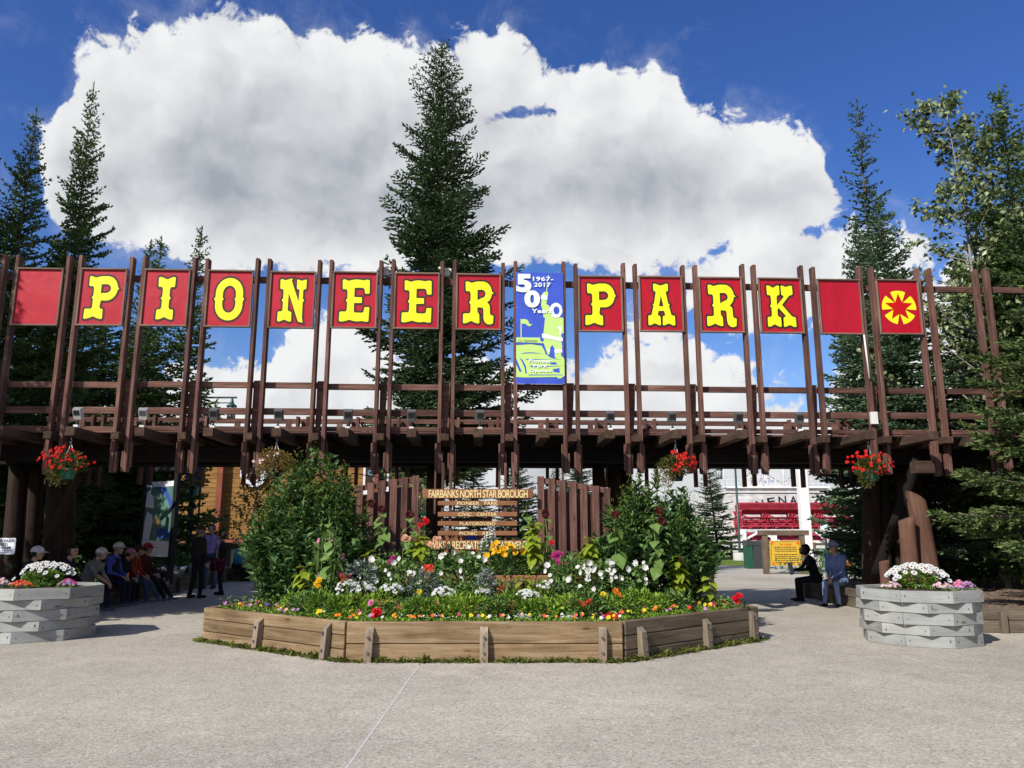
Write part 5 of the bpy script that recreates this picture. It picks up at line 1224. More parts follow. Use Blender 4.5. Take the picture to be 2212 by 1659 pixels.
# weeds along the foot of the timbers
def weeds():
    r = np.random.default_rng(8); P_, D_, L_ = [], [], []
    for (p, q, dens) in ((BA, BB, 1700), (BB, BC, 1700), (BC, BD, 2300)):
        d = (q - p).normalized(); n = Vector((d.y, -d.x, 0)); Ln = (q - p).length
        k = int(dens); f = r.random(k); cl = .5 + .5 * np.sin(f * 23 + r.uniform(0, 6)) * np.sin(f * 61); keep = r.random(k) < (.35 + .65 * cl); f = f[keep]; k = len(f)
        o = np.abs(r.normal(size=k)) * .055 + .01
        P_.append(np.stack([p.x + d.x * f * Ln + n.x * o, p.y + d.y * f * Ln + n.y * o, np.full(k, .0)], 1)); D_.append(rdirs(r, k) * np.array([1, 1, .3]) + np.array([0, 0, .6])); L_.append(r.uniform(.035, .10, k) * (.7 + .7 * cl[keep]))
    # loose tufts of the right-hand corner
    P_ = np.concatenate(P_); D_ = np.concatenate(D_); L_ = np.concatenate(L_); n = len(P_)
    V, F = leaves(P_, D_, rdirs(r, n) * .5 + np.array([0, 0, 1.0]), L_, L_ * .28, .2, .2)
    o = add('weeds', np_mesh('weeds', V, F, M['grass'])); tag(o, 'thin weedy grass along the foot of the bed timbers', 'grass', kind='stuff')
    b = MB()
    for (p, q) in ((BA, BB), (BB, BC), (BC, BD)):
        d = (q - p).normalized(); n = Vector((d.y, -d.x, 0)); m_ = 40; vs = []
        for k in range(m_ + 1):
            w = p + (q - p) * (k / m_); vs += [w + Vector((0, 0, .006)), w + n * (.06 + .05 * random.Random(k).random()) + Vector((0, 0, .003))]
        b.put(vs, [(2 * k, 2 * k + 1, 2 * k + 3, 2 * k + 2) for k in range(m_)])
    o = b.build('soil_strip', M['lawn']); tag(o, 'strip of mossy soil at the foot of the bed', kind='structure')
weeds()

# planter flowers
def planter_flowers(cx, cy, z, side, seed):
    r = np.random.default_rng(seed)
    t = empty('daisy_plant', (cx, cy, z)); tag(t, 'mound of white daisies in the %s octagonal planter' % side, 'daisies', 'daisies in the planters')
    leaf_mass('foliage', r, (cx, cy - .1, z + .10), (.30, .26, .15), 950, .06, .026, M['bedgreen'], t, up=.4, zmin=z - .02)
    for k in range(74):
        a_, b_ = r.uniform(0, 6.283), math.sqrt(r.random()); d = np.array([math.cos(a_) * b_, math.sin(a_) * b_, math.sqrt(1 - b_ * b_) + .05]); add('flower', DAI, t, face_mw((cx + d[0] * .43, cy - .1 + d[1] * .44, z + .09 + d[2] * .25), (d[0] * .3 - .15, -.75, .62), r.uniform(.75, 1.0), r.random() * 6))
    for (dx, dy, c, n, w, nm) in ((-.52, -.35, 'palepink', 40, .15, 'pale pink bedding flowers at the left of the %s planter'), (.50, -.35, 'magenta' if side == 'left' else 'pink', 44, .14, 'pink bedding flowers at the right of the %s planter'), (-.12 if side == 'left' else .15, -.52, 'coral' if side == 'left' else 'palepink', 30, .16, 'low front flowers of the %s planter'), (.55, -.48, 'lilac', 24, .12, 'lilac trailing flowers in the %s planter')):
        u = empty('bedding_plant', (cx + dx, cy + dy, z - .02)); tag(u, nm % side, 'flower', 'bedding plants in the planters')
        leaf_mass('foliage', r, (cx + dx, cy + dy, z + .01), (w, w * .8, .07), 90, .04, .016, M['bedgreen'], u, zmin=z - .03)
        for k in range(n):
            a, b_ = r.uniform(0, 6.28), math.sqrt(r.random()); add('flower', PHL if c == 'white' else PAN[c], u, face_mw((cx + dx + math.cos(a) * b_ * w, cy + dy + math.sin(a) * b_ * w * .8, z + .03 + (1 - b_) * .09), (math.cos(a) * .4, -.5, .8), r.uniform(.42, .62), r.random() * 6))
planter_flowers(LPC.x + .12, LPC.y, ZPL, 'left', 1); planter_flowers(RPC.x - .02, RPC.y, ZPL, 'right', 2)

# hanging baskets
def basket(lab, i, pot, kind, seed, dx=0.0, drop=.62):
    r = np.random.default_rng(seed); c = g(SI(i) + .02 + dx, -.60, 3.32); z = c.z - drop; t = empty('hanging_basket', (c.x, c.y, z)); tag(t, lab, 'hanging basket', 'hanging flower baskets')
    b = MB(); b.lathe([(.10, -.15), (.14, -.02), (.165, .045), (.155, .05), (.12, .04), (0.001, .03)], (c.x, c.y, z), 18); b.build('pot', M[pot], t)
    b = MB(); b.tube([(c.x, c.y, c.z + .01), (c.x, c.y, c.z - .05), (c.x + .022, c.y, c.z - .08), (c.x, c.y, c.z - .11), (c.x - .015, c.y, c.z - .10)], .006, 6)
    for k in range(3): a = 2.1 * k + .4; b.tube([(c.x, c.y, c.z - .10), (c.x + .155 * math.cos(a), c.y + .155 * math.sin(a), z + .04)], .0035, 5)
    b.build('hanger', M['metal'], t)
    if kind == 'dry':
        leaf_mass('foliage', r, (c.x, c.y, z + .12), (.35, .30, .27), 1700, .042, .022, M['dry'], t, shell=.35)
        for k in range(6): add('flower', PAN['palepink'], t, face_mw((c.x + r.uniform(-.33, .1), c.y - .22, z + r.uniform(.1, .3)), (0, -1, .3), .6, 0))
    else:
        leaf_mass('foliage', r, (c.x, c.y, z + .12), (.31, .28, .22), 700, .055, .030, M['basketleaf' if kind != 'fresh' else 'lime'], t, shell=.3)
        leaf_mass('trailing_growth', r, (c.x - (.22 if kind == 'mixed' else .12), c.y - .08, z - .05), (.20, .15, .22), 420, .05, .016, M['dry'] if kind == 'mixed' else M['basketleaf'], t, up=-.4, shell=.2)
        for k in range(64):
            d = rdirs(r, 1)[0]; d[1] = -abs(d[1]); d[2] = d[2] * .75 + .2; rr = r.uniform(.85, 1.35)
            if kind == 'mixed': d[0] = abs(d[0]) * 1.0 - .25
            add('flower', BEG, t, face_mw((c.x + d[0] * .38 * rr, c.y + d[1] * .30 * rr, z + .12 + d[2] * .24 * rr), (d[0] * .6, -.7, .3), r.uniform(.45, .78), r.random() * 6))
basket('green hanging basket of red begonias under the first letter P', 1, 'potgreen', 'red', 1, 0.0)
basket('hanging basket of dried yellow-brown foliage under the letter N', 4, 'potblack', 'dry', 2, 0.0, .60)
basket('hanging basket half red begonia, half dried growth, under the letter A', 10, 'potblack', 'mixed', 3)
basket('green hanging basket of red begonias beside the right log pillars', 13, 'potgreen', 'red', 4, 0.0)

# ------------------------------------------------------------------ trees
def twigs(base, d, L, Wd, r):
    """needle shoots: two crossed kites each"""
    n = len(base); d = unit(d); q = unit(np.cross(d, unit(r.normal(size=(n, 3))))); q2 = np.cross(d, q); L = np.asarray(L).reshape(-1, 1); Wd = np.asarray(Wd).reshape(-1, 1)
    tip = base + d * L; m_ = base + d * L * .45
    V = np.stack([base, m_ + q * Wd, tip, m_ - q * Wd, m_ + q2 * Wd, m_ - q2 * Wd], 1).reshape(-1, 3); i = np.arange(n)[:, None] * 6
    F = np.concatenate([i + np.array([[0, 1, 2, 3]]), i + np.array([[0, 4, 2, 5]])], 1).reshape(-1, 4)
    return V, F
def spruce_meshes(seed, H, Rb, z0, step=.32, nb=6, tw=.17, sp=.12, up=.2, droop=.25, ragged=.25, power=.85, trunk_r=.13, sector=None, mat='spruce', shoots=1.0, zmax=None):
    r = np.random.default_rng(seed); tb = MB(); VB, VD, VL = [], [], []
    lean = r.normal(size=2) * .012
    ax = lambda z: np.array([lean[0] * z, lean[1] * z, z])
    tb.tube([ax(z) for z in np.linspace(-.3, H - .15, 9)], [max(.008, trunk_r * (1 - z / H) ** .9 + .006) for z in np.linspace(0, H, 9)], 9, False)
    z = z0
    while z < H - .25:
        t = (z - z0) / (H - z0); Rz = Rb * (1 - t) ** power * min(1, .72 + t * 2.2); n = max(3, int(nb * (.75 + .5 * r.random()) * (1 - .3 * t)))
        a0 = r.uniform(0, 6.28)
        for k in range(n):
            az = a0 + 6.283 * k / n + r.normal() * .3
            if sector and math.cos(az - sector[0]) < sector[1]: continue
            L = max(.18, Rz * (1 + ragged * r.normal())); L = min(L, Rz * 1.55)
            zb = z + r.uniform(-.5, .5) * step; pitch = up + .75 * t ** 1.5 + r.normal() * .08 - droop * .35 * (1 - t)
            dh = np.array([math.cos(az), math.sin(az), 0.0]); sd = np.array([-dh[1], dh[0], 0.0])
            f = lambda s: ax(zb) + dh * (L * s)[:, None] + np.array([0, 0, 1.0]) * (L * (pitch * s - droop * s * (1 - t) * (1 - .9 * s)))[:, None]
            m_ = max(3, int(L / sp)); s = np.linspace(.10, 1.0, m_); pts = f(s)
            tang = unit(np.gradient(pts, axis=0)) if m_ > 2 else np.repeat(dh[None], m_, 0)
            if L > .5: tb.tube([tuple(pts[0] - tang[0] * .1 * L)] + [tuple(pts[j]) for j in (m_ // 2, m_ - 1)], [.008 + .012 * L, .006 + .006 * L, .003], 4, False)
            # laterals
            for side in (-1, 1):
                ll = np.minimum(.62, .46 * L * (1.05 - s) ** .75 + .05) * r.uniform(.65, 1.15, m_)
                ld = unit(tang * .75 + sd * side * (.8 + .25 * r.random((m_, 1))) + np.array([0, 0, 1.0]) * (-.10 + .18 * r.normal(size=(m_, 1)) - .25 * droop))
                kmax = int(max(1, np.ceil(ll.max() / (tw * .62))))
                for j in range(kmax):
                    q = (j * tw * .62) * np.ones(m_); ok = q < ll
                    if not ok.any(): break
                    cnt = ok.sum()
                    b0 = pts[ok] + ld[ok] * q[ok][:, None]
                    VB.append(b0); VD.append(ld[ok] + r.normal(size=(cnt, 3)) * .22); VL.append(tw * r.uniform(.75, 1.2, cnt))
                    if r.random() < shoots:      # side shoots
                        VB.append(b0 + ld[ok] * tw * .25); VD.append(ld[ok] * .7 + tang[ok] * (1 if j % 2 else -.1) * .8 + sd * side * .3 + np.array([0, 0, .12]) + r.normal(size=(cnt, 3)) * .3); VL.append(tw * r.uniform(.5, .95, cnt))
            VB.append(pts); VD.append(tang + r.normal(size=(m_, 3)) * .25 + np.array([0, 0, .15])); VL.append(tw * r.uniform(.8, 1.2, m_))
            VB.append(pts); VD.append(r.normal(size=(m_, 3)) * .6 + np.array([0, 0, .7]) + tang * .6); VL.append(tw * r.uniform(.5, .9, m_))
        z += step * (1 - .35 * t) * r.uniform(.8, 1.2)
    # leader
    k = 16; zz = np.linspace(H - .6, H, k); VB.append(np.array([ax(q) for q in zz])); VD.append(r.normal(size=(k, 3)) * .22 + np.array([0, 0, 1.0])); VL.append(np.full(k, tw * 1.3))
    B, D, Ls = np.concatenate(VB), np.concatenate(VD), np.concatenate(VL)
    Ls = Ls * (1 - .45 * np.clip((B[:, 2] / H - .55) / .45, 0, 1) ** 1.5)
    V, F = twigs(B, D, Ls, Ls * r.uniform(.15, .24, len(Ls)), r)
    return tb.mesh('trunk', M['bark']), np_mesh('crown', V, F, M[mat])
def spruce(lab, x, y, mesh, s=1.0, rz=0.0, sz=None, group='spruces', z=0.0, mat=None, name='spruce_tree'):
    t = empty(name, (x, y, z)); tag(t, lab, 'tree', group)
    mw = Matrix.Translation((x, y, z)) @ Matrix.Rotation(rz, 4, 'Z') @ Matrix.Diagonal((s, s, sz or s, 1))
    add('trunk', mesh[0], t, mw); c = add('crown', mesh[1], t, mw)
    if mat: c.material_slots[0].link = 'OBJECT'; c.material_slots[0].material = M[mat]
    return t
def ht(y, Y): return P(0, y, Y).z
# the big one behind the letters
big = spruce_meshes(1, 17.8, 2.25, 3.4, .30, 9, .165, .115, .30, .36, .32, .66, .19, mat='spruce_dark', shoots=.8)
spruce('tall dark spruce rising behind the letters E and R', P(945, 900, 23).x, 23.0, big, 1.0, 1.0, ht(84, 23) / 17.8)
A_ = spruce_meshes(2, 14.0, 1.75, .8, .30, 7, .17, .115, .15, .30, .25, .70, .13, shoots=.7)
B_ = spruce_meshes(3, 12.0, 1.50, .6, .34, 6, .19, .14, .15, .35, .30, .75, .11, mat='spruce', shoots=.7)
C_ = spruce_meshes(4, 13.0, 2.10, .5, .32, 7, .18, .12, .10, .35, .22, .72, .13, mat='spruce_blue', shoots=.8)
S_ = spruce_meshes(5, 15.8, 1.05, 1.5, .42, 5, .19, .14, .12, .22, .35, .42, .12, mat='spruce_dark', shoots=.6)
def put(lab, px_, ytop, Y, mesh, H, rz, wid=1.0, mat=None, z=0.36):
    X = P(px_, 700, Y).x; k = (ht(ytop, Y) - z) / H
    spruce(lab, X, Y, mesh, wid, rz, k, z=z, mat=mat)
put('slim spruce behind the left end of the gate, its top clear of the others', 143, 183, 20, A_, 14.0, .3, .66)
put('spruce left of the slim one, near the left edge', 14, 232, 19, A_, 14.0, 2.2, .70)
put('tall spruce cut by the left edge of the picture', -150, 40, 17.5, C_, 13.0, 1.2, .80, 'spruce')
put('small spruce with a bare leader behind the letter P panel', 305, 515, 27, B_, 12.0, .9, 1.0)
put('small spruce leaning its tip beside the bare leader, behind the letter I', 330, 520, 29, B_, 12.0, 3.9, .9)
put('thin topped spruce behind the letter I panel', 400, 484, 24.5, B_, 12.0, 2.1, .85)
put('dark spruce filling the gap under the first P panel', 225, 600, 23, C_, 13.0, 3.1, .95, 'spruce')
put('dark spruce under the left blank panel', 110, 560, 22, C_, 13.0, 5.0, 1.0, 'spruce')
put('dense low spruce behind the map board', 300, 690, 25, C_, 13.0, 1.9, .85, 'spruce_dark')
put('slender dark spruce standing tall at the right', 1890, 225, 25, S_, 15.8, .4, .95)
put('grey green spruce at the right behind the star panel', 1922, 428, 19.5, C_, 13.0, .8, .92, 'spruce_blue')
put('grey green spruce left of the star panel, behind the blank one', 1868, 470, 22, C_, 13.0, 4.0, .80, 'spruce_blue')
put('tall dense spruce at the right edge behind the gate end', 2215, 190, 18, C_, 13.0, 2.6, .90, 'spruce')
put('dark spruce behind the end posts of the gate', 2085, 560, 22, C_, 13.0, 5.6, .95, 'spruce_dark')
put('dark spruce far right behind the end posts', 2180, 430, 23, A_, 14.0, 1.5, 1.2, 'spruce_dark')
# near tree at the right edge, its sunlit boughs reach in front of the gate
near = spruce_meshes(7, 7.4, 2.9, .9, .33, 8, .14, .085, .05, .38, .15, .62, .16, mat='spruce_lit', shoots=1.0)
spruce('near spruce whose sunlit boughs reach in from the right edge', 10.35, 12.6, near, 1.0, 0.0, 1.0, z=.36)
spruce('spruce outside the left edge that shades the left blank panel', -13.3, 10.9, A_, 1.25, 1.0, .80, z=.0, mat='spruce')
# far trees seen under the deck and over the lawn
for k, (px_, yt, Y, w, lab) in enumerate(((1120, 985, 45, .9, 'dark spruce right of the park sign, below the deck'), (1190, 1000, 47, .95, 'dark spruce behind the right board screen'), (1248, 975, 44, 1.0, 'dark spruce at the left of the middle log pillars'), (1548, 985, 50, 1.0, 'lone spruce left of the riverboat'),
        (860, 1000, 40, 1.0, 'spruce behind the left board screen'), (1010, 990, 38, 1.1, 'shady spruce behind the park sign'))):
    X = P(px_, 1100, Y).x; m_ = B_ if k % 2 else C_; H = 12.0 if k % 2 else 13.0
    spruce(lab, X, Y, m_, w, k * 1.3, ht(yt, Y) / H, mat='spruce_dark')
rr_ = random.Random(3)
for k in range(9):
    X = 8.0 + k * 2.9 + rr_.uniform(-.8, .8); Y = 100 + rr_.uniform(-5, 8); m_ = (A_, B_, C_)[k % 3]; h = rr_.uniform(3.6, 5.8)
    spruce('%s far spruce from the left in the tree line behind the right shrub' % ordinal(k), X, Y, m_, rr_.uniform(.8, 1.1), rr_.uniform(0, 6), h / 13.0, group='tree line on the horizon', mat='spruce_dark')

# ---- broadleaved trees
def broadleaf(lab, x, y, z, H, lean, spread, nl, seed, leafm, barkm, name='aspen_tree', L=.085, start=.25, tr=.11, cat_='tree'):
    r = np.random.default_rng(seed); t = empty(name, (x, y, z)); tag(t, lab, cat_); tb = MB(); pts = []
    ax = lambda s: np.array([x + lean[0] * s * s + .12 * math.sin(5 * s + seed), y + lean[1] * s, z + H * s])
    tb.tube([ax(s) for s in np.linspace(0, 1, 10)], [max(.01, tr * (1 - s) ** .8) for s in np.linspace(0, 1, 10)], 8, False)
    nbr = int(42 * (H / 10) ** .5)
    for k in range(nbr):
        s = start + (.97 - start) * (k + r.random()) / nbr; a = r.uniform(0, 6.28); Ln = spread * (1 - .72 * s) * r.uniform(.6, 1.25); d = np.array([math.cos(a), math.sin(a), r.uniform(.5, 1.0)]); d /= np.linalg.norm(d)
        p0 = ax(s); p1 = p0 + d * Ln * .55 + np.array([0, 0, -.02 * Ln]); p2 = p0 + d * Ln + np.array([0, 0, .12 * Ln])
        tb.tube([p0, p1, p2], [.008 * Ln + .004, .005 * Ln + .003, .003], 5, False)
        for j in range(4):
            q = p0 + (p2 - p0) * r.uniform(.35, .95); e = unit(d + r.normal(size=3) * .6) * Ln * r.uniform(.2, .4); tb.tube([q, q + e], [.006, .002], 4, False)
            for w in range(int(nl / nbr / 5)): pts.append(q + e * r.random() + r.normal(size=3) * .03 * spread)
        for w in range(int(nl / nbr / 5)): pts.append(p0 + (p2 - p0) * r.uniform(.3, 1.05) + r.normal(size=3) * .03 * spread)
    pts = np.array(pts); n = len(pts)
    V, F = leaves(pts, rdirs(r, n) + np.array([0, 0, -.6]), rdirs(r, n), L * r.uniform(.7, 1.25, n), L * .8 * r.uniform(.8, 1.1, n), .12, .1, .4)
    tb.build('trunk', M[barkm], t); add('crown', np_mesh('crown', V, F, M[leafm]), t)
X0 = P(2142, 900, 18.5).x
broadleaf('thin aspen with loose shiny leaves at the right, before the sky', X0, 18.5, .36, ht(200, 18.5) - .36, (-.35, 0), 3.0, 4600, 4, 'aspen', 'palebark', L=.14, tr=.075)
broadleaf('slender second aspen stem right behind the first', X0 + .7, 19.3, .36, ht(205, 19.3) - 1.0, (-.3, 0), 1.8, 1500, 6, 'aspen', 'palebark', L=.135, tr=.055)
broadleaf('young yellowing birch in front of the ochre building', P(548, 1150, 27).x, 27.0, 0, 4.2, (.2, 0), 1.9, 2000, 8, 'thintree', 'palebark', 'birch_tree', .10, .10, .02)
broadleaf('leafy young tree behind the left board screen', P(868, 1150, 30).x, 30.0, 0, 5.4, (.1, 0), 3.0, 2000, 12, 'aspen', 'bark', 'birch_tree', .12, .2, .05)
broadleaf('pale leaved tree seen through the park sign boards', P(905, 1150, 33).x, 33.0, 0, 5.0, (.1, 0), 3.0, 1800, 13, 'aspen', 'bark', 'birch_tree', .12, .2, .05)
# undergrowth on the shaded left bank
def undergrowth(lab, x0, x1, y0, y1, z, n, h, seed, mat):
    r = np.random.default_rng(seed); q = r.uniform((x0, y0), (x1, y1), (n, 2)); p = np.stack([q[:, 0], q[:, 1], z + r.random(n) ** 1.5 * h], 1)
    V, F = leaves(p, rdirs(r, n) + np.array([0, 0, .6]), rdirs(r, n) + np.array([0, 0, 1.0]), r.uniform(.08, .16, n), r.uniform(.03, .06, n)); o = add('undergrowth', np_mesh('undergrowth', V, F, M[mat])); tag(o, lab, 'undergrowth', kind='stuff')
undergrowth('shaded leafy undergrowth behind the left retaining wall', -14, -9.9, 16, 27, .38, 4200, .7, 4, 'shrub')
undergrowth('shaded leafy undergrowth behind the log pillars on the right', 8.6, 14, 18.5, 26, .36, 2600, .5, 5, 'shrub')

# ------------------------------------------------------------------ people
def capsule(mb, p, q, r0, r1, n=10):
    p, q = Vector(p), Vector(q); d = q - p; L = d.length
    d = d.normalized() if L > 1e-6 else Vector((0, 0, 1)); ref = Vector((0, 0, 1)) if abs(d.z) < .9 else Vector((1, 0, 0)); a = d.cross(ref).normalized(); c = d.cross(a)
    vs = []; fs = []; rings = []
    for k in range(0, 5): t = math.pi / 2 * (1 - k / 4); rings.append((p - d * r0 * math.sin(t), r0 * math.cos(t) + 1e-4))
    for k in range(0, 5): t = math.pi / 2 * k / 4; rings.append((q + d * r1 * math.sin(t), r1 * math.cos(t) + 1e-4))
    for o, r in rings:
        for k in range(n): t = 2 * math.pi * k / n; vs.append(o + (a * math.cos(t) + c * math.sin(t)) * r)
    for i in range(len(rings) - 1):
        for k in range(n): k2 = (k + 1) % n; fs.append((i * n + k, i * n + k2, (i + 1) * n + k2, (i + 1) * n + k))
    b = len(mb.v); mb.put(vs, fs, True); m_ = len(rings) - 1
    mb.f += [tuple(b + k for k in range(n))[::-1], tuple(b + m_ * n + k for k in range(n))]; mb.mi += [0, 0]; mb.sm += [True, True]
def ik(a, t, l0, l1, hint):
    a, t, hint = Vector(a), Vector(t), Vector(hint); d = t - a; D = min(d.length, (l0 + l1) * .995); d = d.normalized(); x = (l0 * l0 - l1 * l1 + D * D) / (2 * D); h = math.sqrt(max(0, l0 * l0 - x * x))
    hint = (hint - d * hint.dot(d)).normalized(); return a + d * x + hint * h, a + d * D
def person(lab, x, y, z, yaw, pose, shirt, pants, shoes, top=('hair', 'hairdark'), lean=0.0, hands=None, head_yaw=0.0, head_pitch=0.0, sleeve='long', s=1.0, knees=None, skin='skin', extra=None, fem=False):
    """local axes: forward +y, right +x; z is the height of the soles' ground"""
    root = empty('person', (x, y, z)); tag(root, lab, 'person', 'people at the gate')
    mats = [M[skin], M[shirt], M[pants], M[shoes]]; caps = []; SK, SH, PA, FO = 0, 1, 2, 3
    C = lambda p, q, r0, r1, m: caps.append((Vector(p), Vector(q), r0, r1, m))
    hz = .93 if pose == 'stand' else .56; RL = Matrix.Rotation(-lean, 3, 'X'); H0 = Vector((0, 0, hz)); T = lambda v: H0 + RL @ Vector(v)
    k = .92 if fem else 1.0
    C((-.085 * k, 0, hz - .01), (.085 * k, 0, hz - .01), .125, .125, PA)
    for sx in (-1, 1):
        C(T((.055 * sx, .005, .08)), T((.06 * sx * k, .0, .26)), .115 * k, .118 * k, SH); C(T((.06 * sx * k, 0, .26)), T((.085 * sx * k, -.005, .40)), .118 * k, .115 * k, SH)
    C(T((-.155 * k, -.01, .475)), T((.155 * k, -.01, .475)), .070, .070, SH); C(T((-.07, -.015, .50)), T((.07, -.015, .50)), .062, .062, SH)
    C(T((0, -.01, .50)), T((0, .012, .60)), .056, .053, SK)
    hc = T((0, .035, .70)); HR = Matrix.Rotation(head_yaw, 3, 'Z') @ Matrix.Rotation(-head_pitch, 3, 'X'); Hh = lambda v: hc + HR @ Vector(v)
    C(Hh((0, -.022, .03)), Hh((0, .012, .035)), .094, .088, SK); C(Hh((0, .028, -.015)), Hh((0, .036, -.075)), .072, .047, SK); C(Hh((0, .02, -.06)), Hh((0, .055, -.088)), .045, .030, SK)
    C(Hh((0, .098, .015)), Hh((0, .116, -.022)), .011, .016, SK); C(Hh((-.022, .088, -.058)), Hh((.022, .088, -.058)), .011, .011, SK)
    for sx in (-1, 1): C(Hh((.086 * sx, -.012, .012)), Hh((.086 * sx, -.008, -.018)), .017, .012, SK); C(Hh((.03 * sx, .080, .030)), Hh((.04 * sx, .078, .030)), .016, .014, SK)
    # arms
    for sx in (-1, 1):
        sh = T((.185 * sx * k, -.01, .47)); tgt = (hands or {}).get(sx)
        if tgt is None: tgt = (.24 * sx, .04, hz - .06) if pose == 'stand' else (.11 * sx, .34, hz + .10)
        el, wr = ik(sh, tgt, .285, .25, (.55 * sx, -.5, -.35)); C(sh, el, .054, .043, SH); C(el, wr, .043, .031, SH if sleeve == 'long' else SK)
        fw = (wr - el).normalized()
        fw = (fw + Vector((0, 0, -.25 if pose != 'stand' else 0))).normalized(); side = fw.cross(Vector((0, 0, 1)));
        side = side.normalized() if side.length > .2 else Vector((0, 1, 0)); pn = side.cross(fw).normalized()
        pl = wr + fw * .075
        for j in (-1, 0, 1): C(wr + side * .012 * j, pl + side * .024 * j, .019, .017, SK)
        for j, ln in zip((-1.5, -.5, .5, 1.5), (.060, .074, .078, .068)):
            a = pl + side * .0205 * j; b_ = a + fw * ln * .55 - pn * .012; c_ = b_ + fw * ln * .35 - pn * .030; C(a, b_, .0098, .0094, SK); C(b_, c_, .0094, .0088, SK)
        th = -sx if pose != 'stand' else 1; a = wr + fw * .02 + side * .026 * th; b_ = a + fw * .035 + side * .028 * th - pn * .008; C(a, b_, .0125, .0112, SK); C(b_, b_ + fw * .032 - pn * .01, .0112, .0098, SK)
    # legs
    for j, sx in enumerate((-1, 1)):
        hp = Vector((.095 * sx * k, .0, hz - .02))
        if pose == 'stand': kn = Vector((.11 * sx, .02 + .05 * sx * .4, .50)); an = Vector((.13 * sx, -.03 + .08 * sx * .5, .085)); fd = Vector((.05 * sx, 1, 0))
        else:
            kx = (knees or (0.0, 0.0))[j]; kn = Vector((.12 * sx, .43, .50)); an = Vector((.13 * sx, .43 + kx, .085)); fd = Vector((.15 * sx, 1, 0))
        C(hp, kn, .092, .064, PA); C(kn, kn.lerp(an, .35), .064, .060, PA); C(kn.lerp(an, .35), an, .060, .046, PA); fd = fd.normalized()
        C(an + Vector((0, 0, .005)) - fd * .03, an + Vector((0, 0, -.045)), .044, .045, FO); C(an + Vector((0, 0, -.042)) - fd * .04, an + fd * .15 + Vector((0, 0, -.050)), .042, .036, FO)
    mb = MB()
    for c in caps: capsule(mb, c[0], c[1], c[2], c[3])
    me = mb.mesh('body', mats); ob = bpy.data.objects.new('body_tmp', me); COL.objects.link(ob)
    md = ob.modifiers.new('r', 'REMESH'); md.mode = 'VOXEL'; md.voxel_size = .0125; sm_ = ob.modifiers.new('s', 'SMOOTH'); sm_.factor = .5; sm_.iterations = 2
    out = bpy.data.meshes.new_from_object(ob.evaluated_get(bpy.context.evaluated_depsgraph_get())); out.name = 'body'; bpy.data.objects.remove(ob); bpy.data.meshes.remove(me)
    n = len(out.polygons); cen = np.empty(n * 3); out.polygons.foreach_get('center', cen); cen = cen.reshape(-1, 3); best = np.full(n, 9.0); mi = np.zeros(n, dtype=np.int32)
    for p, q, r0, r1, m in caps:
        p, q = np.array(p), np.array(q); d = q - p; L2 = max(1e-9, d @ d); t = np.clip((cen - p) @ d / L2, 0, 1); dist = np.linalg.norm(cen - p - t[:, None] * d, axis=1) - (r0 + (r1 - r0) * t) - (.006 if m in (SH, FO) else 0)
        w = dist < best; best[w] = dist[w]; mi[w] = m
    out.materials.clear()
    for m_ in mats: out.materials.append(m_)
    # eyes and brows
    out.materials.append(M['black'])
    for sx in (-1, 1): e = np.array(Hh((.034 * sx, .092, .022))); mi[np.linalg.norm(cen - e, axis=1) < .013] = 4
    out.polygons.foreach_set('material_index', mi); out.polygons.foreach_set('use_smooth', np.ones(n, dtype=bool)); out.update()
    mw = Matrix.Translation((x, y, z)) @ Matrix.Rotation(yaw, 4, 'Z') @ Matrix.Scale(s, 4)
    body = add('body', out, root, mw)
    # hair or hat
    def shell(keep, rad, mat, nm, sq=(1, 1, 1), c=(0, -.012, .028)):
        b = MB(); b.sphere((0, 0, 0), rad, 18, 12, sq); vs = [Vector(v) for v in b.v]; b.f = [f for f in b.f if keep(sum((vs[i] for i in f), Vector()) / 4)]; b.mi = [0] * len(b.f); b.sm = [True] * len(b.f)
        b.v = [tuple(Hh(Vector(c) + v)) for v in vs]; return b.build(nm, M[mat], root, mw)
    kind, hm = top[0], top[1]
    hairm = top[2] if len(top) > 2 else 'hairdark'
    if kind == 'hair': shell(lambda v: not (v.y > .045 and v.z < .045) and v.z > -.085 - .3 * max(0, v.y), .112, hm, 'hair', (1, 1.06, 1.05))
    elif kind == 'longhair': shell(lambda v: not (v.y > .062 and v.z < .05) and v.z > -.13, .116, hm, 'hair', (1.05, 1.06, 1.25))
    else:
        shell(lambda v: v.y < .035 and v.z < .03 and v.z > -.07, .106, hairm, 'hair', (1, 1.05, 1.05))
        shell(lambda v: v.z > .012, .114, hm, 'cap', (1, 1.08, 1.02), (0, -.010, .034))
        b = MB(); vs = []; fs = []
        if kind == 'cap':
            for i in range(4):
                for j in range(9): a = R(-62 + 124 * j / 8); rr = .108 + .028 * i * math.cos(a * .9); vs.append(Hh((rr * math.sin(a) * .95, -.01 + rr * math.cos(a) * (1 + .10 * i / 3), .048 - .006 * i - .02 * (abs(math.sin(a))) * i / 3)))
            fs = [(i * 9 + j, i * 9 + j + 1, i * 9 + j + 10, i * 9 + j + 9) for i in range(3) for j in range(8)]
        else:
            for i in range(3):
                for j in range(20): a = 6.2832 * j / 20; rr = .106 + .036 * i; vs.append(Hh((rr * math.sin(a), -.01 + rr * math.cos(a) * 1.06, .046 - .008 * i)))
            fs = [(i * 20 + j, i * 20 + (j + 1) % 20, (i + 1) * 20 + (j + 1) % 20, (i + 1) * 20 + j) for i in range(2) for j in range(20)]
        b.put(vs, fs, True); o = b.build('brim', M[hm], root, mw); md = o.modifiers.new('t', 'SOLIDIFY'); md.thickness = .004
    if extra: extra(root, mw, Hh, T)
    return root
